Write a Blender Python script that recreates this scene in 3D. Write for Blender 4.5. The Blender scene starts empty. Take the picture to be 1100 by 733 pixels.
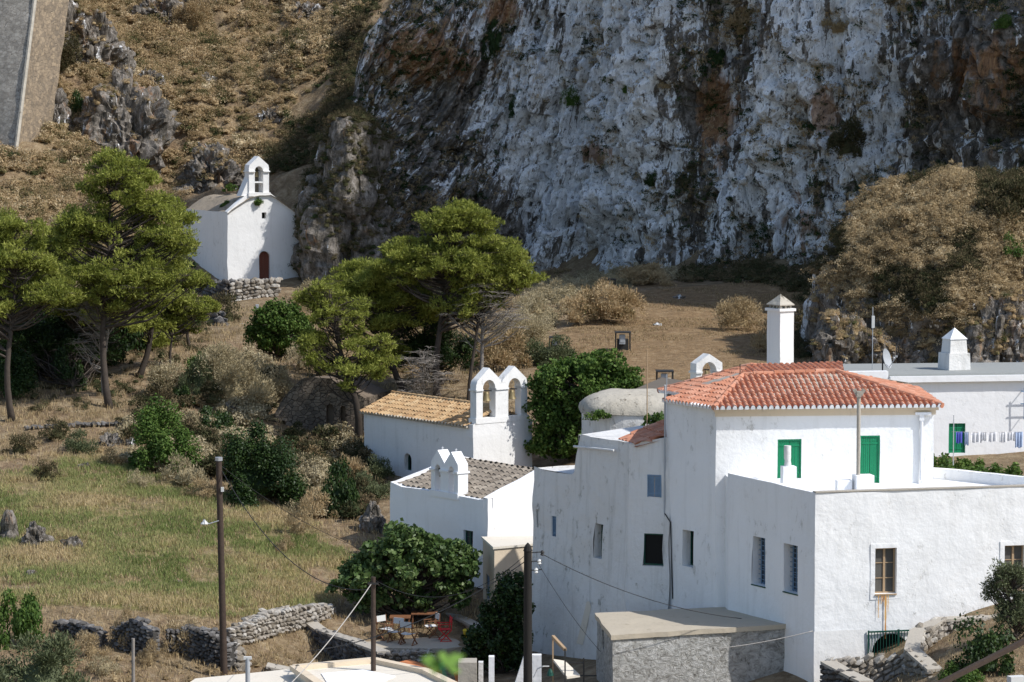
import bpy, bmesh, math, random
import numpy as np
from mathutils import Vector, Matrix
from mathutils.bvhtree import BVHTree
R = math.radians
scene = bpy.context.scene
col = scene.collection
rnd = random.Random(7)
rng = np.random.default_rng(7)

# ------------------------------------------------------------------ camera
FPX = 3400.0
CAMZ = 30.0
PITCH = math.atan((366.5-110.0)/FPX)
CP, SP = math.cos(PITCH), math.sin(PITCH)
cam_data = bpy.data.cameras.new('camera')
cam = bpy.data.objects.new('camera', cam_data)
col.objects.link(cam)
cam.location = (0, 0, CAMZ)
cam.rotation_euler = (math.pi/2-PITCH, 0, 0)
cam_data.sensor_width = 36.0
cam_data.lens = FPX/1100*36.0
cam_data.clip_start = 0.5
cam_data.clip_end = 5000
cam_data.dof.use_dof = True
cam_data.dof.focus_distance = 125
cam_data.dof.aperture_fstop = 8.0
scene.camera = cam

def ray(px, py):
    r = (px-550.0)/FPX; u = (366.5-py)/FPX
    return (r, CP+u*SP, -SP+u*CP)
def at(px, py, Y):
    d = ray(px, py); k = Y/d[1]
    return Vector((d[0]*k, Y, CAMZ+d[2]*k))
def xy(px, Y, py=400):
    p = at(px, py, Y); return (p.x, p.y)
def proj(x, y, z):
    dz = z-CAMZ
    f = y*CP-dz*SP; u = y*SP+dz*CP
    return 550+FPX*x/f, 366.5-FPX*u/f
def hit(px, py, A, B):
    # where the view ray meets the vertical wall line A->B : metres along, height
    d = ray(px, py)
    ex, ey = B[0]-A[0], B[1]-A[1]; L = math.hypot(ex, ey); ex /= L; ey /= L
    # k*d.xy = A + s*e
    det = d[0]*(-ey)+ex*d[1]
    k = (A[0]*(-ey)+ex*A[1])/det
    s = (d[0]*k-A[0])*ex+(d[1]*k-A[1])*ey
    return s, CAMZ+d[2]*k

# ------------------------------------------------------------------ noise
_perm = np.random.default_rng(3).permutation(4096)
_val = np.random.default_rng(4).random(4096)*2-1
def _h(i, j, k):
    a = _perm[i & 4095]; b = _perm[(a+j) & 4095]; return _val[_perm[(b+k) & 4095]]
def vnoise(x, y, z):
    x = np.asarray(x, float); y = np.asarray(y, float)+0*x; z = np.asarray(z, float)+0*x
    xi = np.floor(x).astype(int); yi = np.floor(y).astype(int); zi = np.floor(z).astype(int)
    fx = x-xi; fy = y-yi; fz = z-zi
    fx = fx*fx*(3-2*fx); fy = fy*fy*(3-2*fy); fz = fz*fz*(3-2*fz)
    r = 0
    for a in (0, 1):
        wa = fx if a else 1-fx
        for b in (0, 1):
            wb = fy if b else 1-fy
            for c in (0, 1):
                wc = fz if c else 1-fz
                r = r+wa*wb*wc*_h(xi+a, yi+b, zi+c)
    return r
def fbm(x, y, z, o=4, g=0.5):
    s = 0; a = 1.0; t = 0
    for i in range(o):
        s = s+a*vnoise(x+17.3*i, y+9.1*i, z+3.7*i); t += a; a *= g; x = x*2.03; y = y*2.03; z = z*2.03
    return s/t
def ridged(x, y, z, o=4):
    s = 0; a = 1.0; t = 0
    for i in range(o):
        s = s+a*(1-2*np.abs(vnoise(x+11.3*i, y+5.1*i, z+2.7*i))); t += a; a *= .5; x = x*2.1; y = y*2.1; z = z*2.1
    return s/t

def worley(x, y, z, flat2=False):
    # value of the nearest jittered cell, and the gap to the second nearest (0 at the cracks)
    x, y, z = np.broadcast_arrays(*[np.asarray(q, float) for q in (x, y, z)])
    xi = np.floor(x).astype(int); yi = np.floor(y).astype(int); zi = np.floor(z).astype(int)
    d1 = np.full(x.shape, 9.0); d2 = np.full(x.shape, 9.0); val = np.zeros(x.shape); gx_ = np.zeros(x.shape); gy_ = np.zeros(x.shape)
    for i in (-1, 0, 1):
        for j in (-1, 0, 1):
            for k in ((0,) if flat2 else (-1, 0, 1)):
                a_ = xi+i; b_ = yi+j; c_ = zi+k
                r1 = _h(a_, b_, c_)*.5+.5; r2 = _h(a_+77, b_, c_)*.5+.5; r3 = .5 if flat2 else _h(a_, b_+55, c_)*.5+.5; v = _h(a_, b_, c_+33)
                ex = x-a_-r1; ey = y-b_-r2; ez = 0 if flat2 else z-c_-r3
                dd = ex*ex+ey*ey+ez*ez; m = dd < d1
                d2 = np.where(m, d1, np.minimum(d2, dd)); val = np.where(m, v, val)
                tl = _h(a_+5, b_+9, c_)*ex+_h(a_+15, b_+4, c_)*ey
                gx_ = np.where(m, tl, gx_); d1 = np.where(m, dd, d1)
    return val, np.sqrt(d2)-np.sqrt(d1), gx_
# ------------------------------------------------------------------ materials
def mat(name, build, bump=None):
    m = bpy.data.materials.new(name); m.use_nodes = True
    nt = m.node_tree; nt.nodes.clear()
    out = nt.nodes.new('ShaderNodeOutputMaterial')
    b = nt.nodes.new('ShaderNodeBsdfPrincipled')
    b.inputs['Roughness'].default_value = 0.9
    b.inputs['Specular IOR Level'].default_value = 0.25
    nt.links.new(b.outputs[0], out.inputs[0])
    build(nt, b, out)
    return m
class NT:
    def __init__(s, nt): s.nt = nt; s.L = nt.links.new
    def n(s, t, **k):
        o = s.nt.nodes.new(t)
        for a, v in k.items(): setattr(o, a, v)
        return o
    def coord(s, scale=(1, 1, 1), loc=(0, 0, 0), rot=(0, 0, 0), gen='world'):
        if gen == 'world': c = s.n('ShaderNodeNewGeometry').outputs['Position']
        else: c = s.n('ShaderNodeTexCoord').outputs['Object']
        m = s.n('ShaderNodeMapping'); s.L(c, m.inputs[0]); m.inputs['Scale'].default_value = scale
        m.inputs['Location'].default_value = loc; m.inputs['Rotation'].default_value = rot
        return m.outputs[0]
    def noise(s, vec, scale=1, detail=4, rough=.55, dist=0):
        o = s.n('ShaderNodeTexNoise'); s.L(vec, o.inputs['Vector'])
        o.inputs['Scale'].default_value = scale; o.inputs['Detail'].default_value = detail
        o.inputs['Roughness'].default_value = rough; o.inputs['Distortion'].default_value = dist
        return o.outputs[0]
    def voro(s, vec, scale=1, feature='F1', out='Distance', rnd=1):
        o = s.n('ShaderNodeTexVoronoi', feature=feature); s.L(vec, o.inputs['Vector'])
        o.inputs['Scale'].default_value = scale; o.inputs['Randomness'].default_value = rnd
        return o.outputs[out]
    def ramp(s, v, stops):
        o = s.n('ShaderNodeValToRGB'); s.L(v, o.inputs[0])
        e = o.color_ramp.elements
        while len(e) < len(stops): e.new(.5)
        for i, (p, c) in enumerate(stops):
            e[i].position = p
            e[i].color = (c[0], c[1], c[2], 1) if not isinstance(c, (int, float)) else (c, c, c, 1)
        return o.outputs[0]
    def mix(s, f, a, b, mode='MIX'):
        o = s.n('ShaderNodeMix', data_type='RGBA', blend_type=mode)
        for sock, v in ((o.inputs[0], f), (o.inputs[6], a), (o.inputs[7], b)):
            if hasattr(v, 'links'): s.L(v, sock)
            elif isinstance(v, (int, float)): sock.default_value = v
            else: sock.default_value = (v[0], v[1], v[2], 1)
        return o.outputs[2]
    def math(s, op, a, b=0.0, clamp=False):
        o = s.n('ShaderNodeMath', operation=op, use_clamp=clamp)
        for sock, v in ((o.inputs[0], a), (o.inputs[1], b)):
            if hasattr(v, 'links'): s.L(v, sock)
            else: sock.default_value = v
        return o.outputs[0]
    def bump(s, h, strength=.5, dist=.05, normal=None):
        o = s.n('ShaderNodeBump'); s.L(h, o.inputs['Height'])
        o.inputs['Strength'].default_value = strength; o.inputs['Distance'].default_value = dist
        if normal: s.L(normal, o.inputs['Normal'])
        return o.outputs[0]
    def attr(s, name):
        o = s.n('ShaderNodeAttribute', attribute_name=name); return o.outputs['Fac']

def m_plaster(name, base=(.80, .79, .77), dirt=.5, grey=(.42, .41, .38), bumpy=.5, streak=.5):
    def f(nt, b, out):
        N = NT(nt); c = N.coord()
        big = N.noise(c, .55, 5, .6)
        st = N.noise(N.coord((3.5, 3.5, .35)), 1, 5, .6)
        fine = N.noise(c, 9, 4, .65)
        sp = N.noise(N.coord((1, 1, .6), (5, 3, 1)), 3.2, 6, .75)
        col1 = N.mix(N.ramp(big, [(.42, 0), (.72, .30*dirt)]), base, tuple(x*.86 for x in (base[0], base[1]*.985, base[2]*.95)))
        col2 = N.mix(N.ramp(st, [(.52, 0), (.78, .55*streak)]), col1, grey)
        m = N.math('MULTIPLY', N.ramp(sp, [(.57, 0), (.66, 1)]), N.ramp(big, [(.45, 0), (.62, 1)]))
        col3 = N.mix(N.math('MULTIPLY', m, .6*dirt), col2, (grey[0]*.7, grey[1]*.68, grey[2]*.62))
        N.L(col3, b.inputs['Base Color'])
        h = N.math('ADD', N.math('MULTIPLY', fine, .35), N.math('ADD', N.math('MULTIPLY', N.noise(c, 2.2, 3), 1.0), N.math('MULTIPLY', m, -.25)))
        N.L(N.bump(h, .55*bumpy, .07), b.inputs['Normal'])
        b.inputs['Roughness'].default_value = .92
    return mat(name, f)
def m_flat(name, c, rough=.6, var=.12, scale=6, metal=0, bump=0):
    def f(nt, b, out):
        N = NT(nt); v = N.noise(N.coord(), scale, 4, .6)
        N.L(N.mix(v, tuple(x*(1-var) for x in c), tuple(min(1, x*(1+var)) for x in c)), b.inputs['Base Color'])
        b.inputs['Roughness'].default_value = rough; b.inputs['Metallic'].default_value = metal
        if bump: N.L(N.bump(N.noise(N.coord(), scale*3, 4), bump, .02), b.inputs['Normal'])
    return mat(name, f)
def m_leaf(name, stops, trans=.25, rough=.65):
    def f(nt, b, out):
        N = NT(nt)
        c = N.ramp(N.attr('tint'), stops)
        N.L(c, b.inputs['Base Color']); b.inputs['Roughness'].default_value = rough
        t = N.n('ShaderNodeBsdfTranslucent'); N.L(c, t.inputs[0])
        mx = N.n('ShaderNodeMixShader'); mx.inputs[0].default_value = trans
        N.L(b.outputs[0], mx.inputs[1]); N.L(t.outputs[0], mx.inputs[2]); N.L(mx.outputs[0], out.inputs[0])
    return mat(name, f)

M = {}
M['white'] = m_plaster('whitewash', (.84, .84, .835), .9, (.50, .49, .46), .9, .45)
M['white_old'] = m_plaster('weathered_whitewash', (.72, .71, .69), 1.5, streak=1.1, bumpy=1.3)
M['white_clean'] = m_plaster('fresh_whitewash', (.85, .85, .855), .4, streak=.25, bumpy=.5)
M['white_chapel'] = m_plaster('chapel_whitewash', (.80, .79, .77), .8, streak=.45, bumpy=.7)
M['cream'] = m_plaster('cream_plaster', (.66, .55, .41), .4, (.4, .34, .27), .4, .3)
M['cream_roof'] = m_plaster('cream_screed', (.70, .64, .54), .7, (.42, .38, .32), .4, .1)
M['sandy_roof'] = m_plaster('sandy_screed', (.46, .40, .31), .9, (.28, .24, .19), .8, .1)
M['grey_roof'] = m_plaster('grey_screed', (.30, .31, .30), .8, (.18, .18, .17), .5, .1)
M['ruin'] = m_plaster('shade_dark_ruin_plaster', (.19, .15, .115), 2.0, (.07, .055, .04), 1.5, 1.6)  # colours darkened to paint the vault as standing in shade
M['stone_roof'] = m_plaster('mossy_stone_roof', (.33, .27, .20), 2.0, (.12, .10, .07), 1.6, .8)
M['vault'] = m_plaster('weathered_vault', (.48, .44, .37), 2.0, (.2, .18, .15), 1.6, 1.0)
M['green'] = m_flat('green_paint', (.012, .22, .10), .45, .15, 4)
M['dark_green'] = m_flat('dark_green_paint', (.012, .07, .05), .45, .15)
M['blue'] = m_flat('faded_blue_paint', (.16, .25, .36), .6, .15)
M['wood'] = m_flat('brown_wood', (.16, .055, .035), .7, .3, 9)
M['pole'] = m_flat('creosoted_wood', (.060, .042, .032), .8, .4, 7, bump=.4)
M['darkpole'] = m_flat('tarred_wood', (.02, .018, .016), .8, .3, 7, bump=.4)
M['iron'] = m_flat('dark_iron', (.035, .034, .033), .6, .2)
M['steel'] = m_flat('galvanised_steel', (.42, .43, .44), .45, .1, metal=.5)
M['grey'] = m_flat('grey_metal_paint', (.38, .40, .42), .5, .1)
M['glass'] = m_flat('window_glass', (.045, .05, .055), .12, .1)
M['curtain'] = m_flat('curtain_cloth', (.10, .095, .085), .9, .2, 12)
M['interior'] = m_flat('dark_interior', (.012, .012, .011), .9, .1)
M['tanwood'] = m_flat('tan_timber', (.40, .28, .17), .7, .2, 8)
M['bronze'] = m_flat('bell_bronze', (.24, .19, .10), .5, .3, metal=.4)
M['red'] = m_flat('red_paint', (.62, .03, .03), .5, .1)
M['redcloth'] = m_flat('red_canvas', (.62, .05, .05), .9, .1)
M['canvas'] = m_flat('white_canvas', (.62, .62, .60), .9, .05)
M['brownwood'] = m_flat('varnished_wood', (.22, .10, .05), .5, .2)
M['yellow'] = m_flat('yellow_plastic', (.65, .45, .03), .5, .1)
M['orange'] = m_flat('orange_clay', (.55, .20, .08), .8, .2)
M['cable'] = m_flat('cable_rubber', (.03, .03, .03), .6, .1)
M['palecable'] = m_flat('pale_cable', (.45, .42, .38), .6, .1)
M['concrete'] = m_plaster('concrete', (.42, .38, .32), 1, (.25, .22, .18), 1, .3)
M['lightstone'] = m_plaster('pink_render', (.40, .30, .25), 1.4, (.22, .17, .14), 1.2, .6)
for nm, c in (('cloth_blue', (.12, .14, .55)), ('cloth_white', (.8, .8, .82)), ('cloth_sky', (.45, .55, .75)), ('cloth_grey', (.35, .36, .4))):
    M[nm] = m_flat(nm, c, .95, .06)

def _tile(c1, c2, c3):
    def f(nt, b, out):
        N = NT(nt)
        t = N.attr('tint'); n = N.noise(N.coord(), 3.5, 5, .65)
        c = N.ramp(t, [(0, c1), (.5, c2), (1, c3)])
        c = N.mix(N.ramp(n, [(.42, 0), (.66, .6)]), c, tuple(x*.5+.03 for x in c2))
        N.L(c, b.inputs['Base Color']); b.inputs['Roughness'].default_value = .85
        N.L(N.bump(N.noise(N.coord(), 25, 3), .3, .01), b.inputs['Normal'])
    return f
M['tile_red'] = mat('red_clay_tiles', _tile((.46, .18, .10), (.56, .25, .155), (.63, .35, .245)))
M['tile_tan'] = mat('weathered_tan_tiles', _tile((.36, .21, .10), (.50, .32, .16), (.58, .42, .24)))
M['tile_grey'] = mat('weathered_grey_tiles', _tile((.17, .14, .11), (.26, .22, .175), (.36, .31, .25)))

def _rock(nt, b, out):
    N = NT(nt)
    rp = N.n('ShaderNodeAttribute', attribute_name='rp').outputs['Vector']
    def co(scale=(1, 1, 1), loc=(0, 0, 0)):
        m = N.n('ShaderNodeMapping'); N.L(rp, m.inputs[0]); m.inputs['Scale'].default_value = scale; m.inputs['Location'].default_value = loc
        return m.outputs[0]
    N.coord = co
    cv = N.coord((1, 1, .28)); ci = N.coord()
    white = N.attr('white'); orange = N.attr('orange')
    st = N.noise(N.coord((1, 1, .16)), 1.5, 9, .66, .5)
    st2 = N.noise(N.coord((1.6, 1.6, .42), (3, 7, 1)), 2.6, 9, .72, .9)
    big = N.noise(N.coord((1, 1, .22), (2, 9, 3)), .85, 7, .66, .7)
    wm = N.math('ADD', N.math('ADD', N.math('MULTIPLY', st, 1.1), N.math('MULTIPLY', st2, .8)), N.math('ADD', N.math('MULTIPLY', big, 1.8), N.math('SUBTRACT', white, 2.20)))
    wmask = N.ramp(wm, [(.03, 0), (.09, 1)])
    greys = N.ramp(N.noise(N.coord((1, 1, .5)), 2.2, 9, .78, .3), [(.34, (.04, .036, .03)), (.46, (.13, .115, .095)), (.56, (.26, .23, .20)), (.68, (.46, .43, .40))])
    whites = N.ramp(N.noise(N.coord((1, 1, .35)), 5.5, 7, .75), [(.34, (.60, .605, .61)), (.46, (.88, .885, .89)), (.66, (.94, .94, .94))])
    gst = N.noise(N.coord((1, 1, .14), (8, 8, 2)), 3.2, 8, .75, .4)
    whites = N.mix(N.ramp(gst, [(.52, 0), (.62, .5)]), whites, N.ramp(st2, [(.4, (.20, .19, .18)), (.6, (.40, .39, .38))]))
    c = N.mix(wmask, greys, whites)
    on = N.math('ADD', N.noise(N.coord((1, 1, .35), (9, 1, 4)), 1.1, 7, .65, .5), N.math('SUBTRACT', orange, .5))
    om = N.ramp(on, [(.42, 0), (.54, 1)])
    c = N.mix(N.math('MULTIPLY', om, .8), c, N.ramp(st2, [(.38, (.22, .10, .045)), (.62, (.50, .28, .13))]))
    pit = N.noise(N.coord((1, 1, .6), (1, 2, 8)), 3.6, 8, .78)
    c = N.mix(N.ramp(pit, [(.575, 0), (.605, .92)]), c, (.030, .029, .026))
    pit2 = N.noise(N.coord((1, 1, .6), (4, 2, 3)), 1.1, 9, .78)
    c = N.mix(N.ramp(pit2, [(.57, 0), (.60, .85)]), c, N.ramp(N.noise(N.coord(), 6, 5, .7), [(.35, (.045, .042, .022)), (.65, (.15, .105, .06))]))
    sp3 = N.noise(N.coord((1, 1, .7), (7, 2, 5)), 10, 6, .8)
    c = N.mix(N.ramp(sp3, [(.595, 0), (.625, .85)]), c, (.045, .042, .035))
    N.L(c, b.inputs['Base Color']); b.inputs['Roughness'].default_value = .95
    h = N.math('ADD', N.math('MULTIPLY', st, .8), N.math('ADD', N.math('MULTIPLY', st2, .8), N.math('MULTIPLY', pit, -1.0)))
    N.L(N.bump(h, .7, .22), b.inputs['Normal'])
M['rock'] = mat('limestone', _rock)

def _stone(c1, c2, c3, sc):
    def f(nt, b, out):
        N = NT(nt); c = N.coord((1, 1, 1.35))
        t = N.attr('tint')
        cc = N.ramp(t, [(0, c1), (.5, c2), (1, c3)])
        n = N.noise(N.coord(), 7, 6, .7)
        cc = N.mix(N.ramp(n, [(.4, 0), (.7, .6)]), cc, tuple(x*.5 for x in c2))
        N.L(cc, b.inputs['Base Color']); b.inputs['Roughness'].default_value = .95
        N.L(N.bump(N.noise(N.coord(), 9, 6, .7), .7, .05), b.inputs['Normal'])
    return f
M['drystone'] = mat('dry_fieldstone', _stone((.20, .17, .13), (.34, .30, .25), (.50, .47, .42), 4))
M['drystone_dark'] = mat('shade_dark_fieldstone', _stone((.05, .047, .043), (.12, .112, .105), (.24, .23, .22), 4))  # darker fieldstone copy; on shade-side walls the shade is in the colour

def _masonry(c1, c2, mortar, sc, lo=.02, hi=.10):
    def f(nt, b, out):
        N = NT(nt)
        v = N.coord((1, 1, 1.5))
        v2 = N.n('ShaderNodeMix', data_type='VECTOR')
        d = N.voro(v, sc, 'DISTANCE_TO_EDGE'); colr = N.voro(v, sc, 'F1', 'Color')
        cc = N.mix(N.ramp(colr, [(0, 0), (1, 1)]), c1, c2)
        n = N.noise(N.coord(), 2.0, 7, .7)
        cc = N.mix(N.ramp(n, [(.4, 0), (.7, .7)]), cc, tuple(x*.6 for x in c1))
        edge = N.ramp(d, [(lo, 0), (hi, 1)])
        cc = N.mix(edge, mortar, cc)
        N.L(cc, b.inputs['Base Color']); b.inputs['Roughness'].default_value = .95
        h = N.math('ADD', edge, N.math('MULTIPLY', N.noise(N.coord(), 10, 5, .7), .8))
        N.L(N.bump(h, .8, .06), b.inputs['Normal'])
    return f
M['rubble'] = mat('mortared_rubble', _masonry((.20, .18, .15), (.42, .38, .33), (.13, .12, .10), 4.2))
M['darkrubble'] = mat('dark_rubble', _masonry((.07, .068, .065), (.22, .21, .20), (.03, .028, .026), 5.5))
def _shedwall(nt, b, out):
    N = NT(nt); c = N.coord()
    n = N.noise(N.coord((1, 1, 1.3)), 3.5, 8, .75, 1.2); n2 = N.noise(c, 9, 6, .7)
    cc = N.ramp(n, [(.3, (.16, .15, .13)), (.46, (.40, .39, .36)), (.6, (.62, .61, .58)), (.72, (.34, .32, .28))])
    cc = N.mix(N.ramp(N.noise(N.coord((1, 1, .5), (3, 3, 3)), 8, 6, .7), [(.58, 0), (.66, .7)]), cc, (.07, .06, .05))
    N.L(cc, b.inputs['Base Color']); b.inputs['Roughness'].default_value = .95
    N.L(N.bump(N.math('ADD', n, N.math('MULTIPLY', n2, .5)), 1.0, .16), b.inputs['Normal'])
M['ruin_stone'] = mat('shade_dark_ruin_masonry', _masonry((.11, .09, .07), (.27, .22, .17), (.07, .055, .045), 3.4, .0, .07))  # kept as dark as the vault plaster, shade painted into the stone
M['shedwall'] = mat('rough_cast_stone', _shedwall)
M['fort_shade'] = mat('shade_greyed_fortress_masonry', _masonry((.26, .24, .21), (.46, .43, .38), (.24, .22, .2), 3.0, .0, .03))  # grey copy of the fortress masonry, shade put into its colour
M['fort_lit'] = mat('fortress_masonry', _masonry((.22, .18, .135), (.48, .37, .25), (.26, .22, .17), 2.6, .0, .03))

def _ground(nt, b, out):
    N = NT(nt); c = N.coord()
    g = N.attr('grass'); meadow = N.attr('meadow')
    n1 = N.noise(c, .35, 6, .6, .3); n2 = N.noise(c, 1.7, 7, .7, .4); n3 = N.noise(c, 7, 5, .7)
    soil = N.ramp(n2, [(.30, (.135, .088, .052)), (.5, (.25, .175, .105)), (.68, (.38, .295, .19))])
    green = N.ramp(N.noise(c, 2.5, 6, .7), [(.35, (.115, .12, .035)), (.6, (.24, .21, .08))])
    c1 = N.mix(N.math('MULTIPLY', g, N.ramp(n1, [(.40, 0), (.58, 1)])), soil, green)
    stub = N.ramp(N.noise(N.coord((1, 1, 1)), 2.2, 8, .75), [(.32, (.16, .098, .05)), (.55, (.285, .19, .10)), (.72, (.42, .32, .20))])
    c1 = N.mix(meadow, c1, stub)
    c1 = N.mix(N.ramp(n3, [(.60, 0), (.68, .6)]), c1, (.42, .37, .29))
    c1 = N.mix(N.ramp(N.noise(c, 4, 6, .7), [(.57, 0), (.7, .65)]), c1, (.085, .062, .038))
    N.L(c1, b.inputs['Base Color']); b.inputs['Roughness'].default_value = 1
    N.L(N.bump(N.math('ADD', n2, N.math('MULTIPLY', n3, .5)), .8, .25), b.inputs['Normal'])
M['ground'] = mat('dry_ground', _ground)
M['bark'] = m_flat('grey_bark', (.07, .056, .046), .95, .45, 5, bump=.5)
M['deadwood'] = m_flat('bleached_bark', (.25, .225, .20), .95, .3, 5, bump=.3)
M['darkbark'] = m_flat('dark_bark', (.05, .04, .032), .95, .3, 5)
M['pine'] = m_leaf('pine_needles', [(0, (.09, .115, .022)), (.45, (.25, .28, .05)), (1, (.46, .47, .12))], .42)
M['leaf_fig'] = m_leaf('fig_leaves', [(0, (.04, .075, .02)), (.5, (.09, .145, .04)), (1, (.20, .26, .10))], .25, .45)
M['leaf_dark'] = m_leaf('dark_leaves', [(0, (.010, .022, .006)), (.5, (.022, .046, .010)), (1, (.055, .09, .02))], .15, .5)
M['leaf_green'] = m_leaf('bright_leaves', [(0, (.03, .07, .012)), (.5, (.075, .135, .022)), (1, (.16, .22, .05))], .25)
M['leaf_olive'] = m_leaf('grey_green_leaves', [(0, (.055, .07, .03)), (.5, (.11, .13, .06)), (1, (.21, .23, .12))], .2)
M['dry'] = m_leaf('dry_twigs', [(0, (.20, .17, .10)), (.5, (.42, .35, .21)), (1, (.60, .52, .35))], .30, .9)
M['scrub'] = m_leaf('mixed_scrub', [(0, (.07, .08, .028)), (.2, (.20, .165, .075)), (.45, (.42, .30, .165)), (.8, (.56, .43, .25)), (1, (.66, .55, .36))], .33, .9)
M['shade_scrub'] = m_leaf('green_brown_shade_scrub', [(0, (.03, .045, .014)), (.5, (.085, .075, .035)), (1, (.19, .14, .08))], .15, .9)  # green-brown scrub; in shadow zones the shade is put into this colour
M['straw'] = m_leaf('straw_seedheads', [(0, (.21, .15, .08)), (.4, (.40, .30, .165)), (.8, (.56, .44, .26)), (1, (.68, .57, .38))], .33, .9)
M['grass'] = m_leaf('meadow_grass', [(0, (.22, .26, .085)), (.45, (.38, .38, .16)), (.72, (.48, .40, .20)), (1, (.58, .46, .27))], .40, .9)

# ------------------------------------------------------------------ object helpers
def props(o, label=None, cat=None, group=None, kind=None):
    if label: o['label'] = label
    if cat: o['category'] = cat
    if group: o['group'] = group
    if kind: o['kind'] = kind
    return o
def rootloc(o):
    while o.parent is not None: o = o.parent
    return np.array(o.location)
def empty(name, loc, label=None, cat=None, group=None):
    o = bpy.data.objects.new(name, None); col.objects.link(o)
    o.location = loc; o.empty_display_size = .2
    return props(o, label, cat, group)
def np_mesh(name, V, Fs, m, tint=None, smooth=False, attrs=None, sharp=None):
    me = bpy.data.meshes.new(name)
    V = np.asarray(V, dtype=np.float32)
    if isinstance(Fs, np.ndarray):
        k = Fs.shape[1]; nl = Fs.size; starts = np.arange(0, nl, k); tot = np.full(len(Fs), k); loops = Fs.ravel()
    else:
        tot = np.array([len(f) for f in Fs]); loops = np.array([i for f in Fs for i in f]); starts = np.concatenate([[0], np.cumsum(tot)[:-1]]); nl = len(loops)
    me.vertices.add(len(V)); me.vertices.foreach_set('co', V.ravel())
    me.loops.add(nl); me.loops.foreach_set('vertex_index', loops.astype(np.int32))
    me.polygons.add(len(tot)); me.polygons.foreach_set('loop_start', starts.astype(np.int32))
    try: me.polygons.foreach_set('loop_total', tot.astype(np.int32))
    except Exception: pass
    me.update(calc_edges=True)
    if smooth: me.polygons.foreach_set('use_smooth', np.ones(len(tot), bool))
    else: me.polygons.foreach_set('use_smooth', np.zeros(len(tot), bool))
    if sharp is not None:
        me.set_sharp_from_angle(angle=R(sharp))
    if tint is not None:
        a = me.attributes.new('tint', 'FLOAT', 'FACE'); a.data.foreach_set('value', np.asarray(tint, np.float32))
    for k_, v_ in (attrs or {}).items():
        if k_ == 'rp':
            a = me.attributes.new('rp', 'FLOAT_VECTOR', 'POINT'); a.data.foreach_set('vector', np.asarray(v_, np.float32).ravel()); continue
        a = me.attributes.new(k_, 'FLOAT', 'POINT'); a.data.foreach_set('value', np.asarray(v_, np.float32))
    me.materials.append(m)
    me.validate()
    return me
def np_obj(name, V, Fs, m, parent=None, loc=None, **k):
    V = np.asarray(V, float).reshape(-1, 3)
    if parent is not None: off = rootloc(parent)
    elif loc is not None: off = np.array(loc, float)
    else: off = np.array([0, 0, 0.])
    me = np_mesh(name, V-off, Fs, m, **k)
    o = bpy.data.objects.new(name, me); col.objects.link(o)
    if parent is not None: o.parent = parent
    else: o.location = off
    return o
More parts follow.
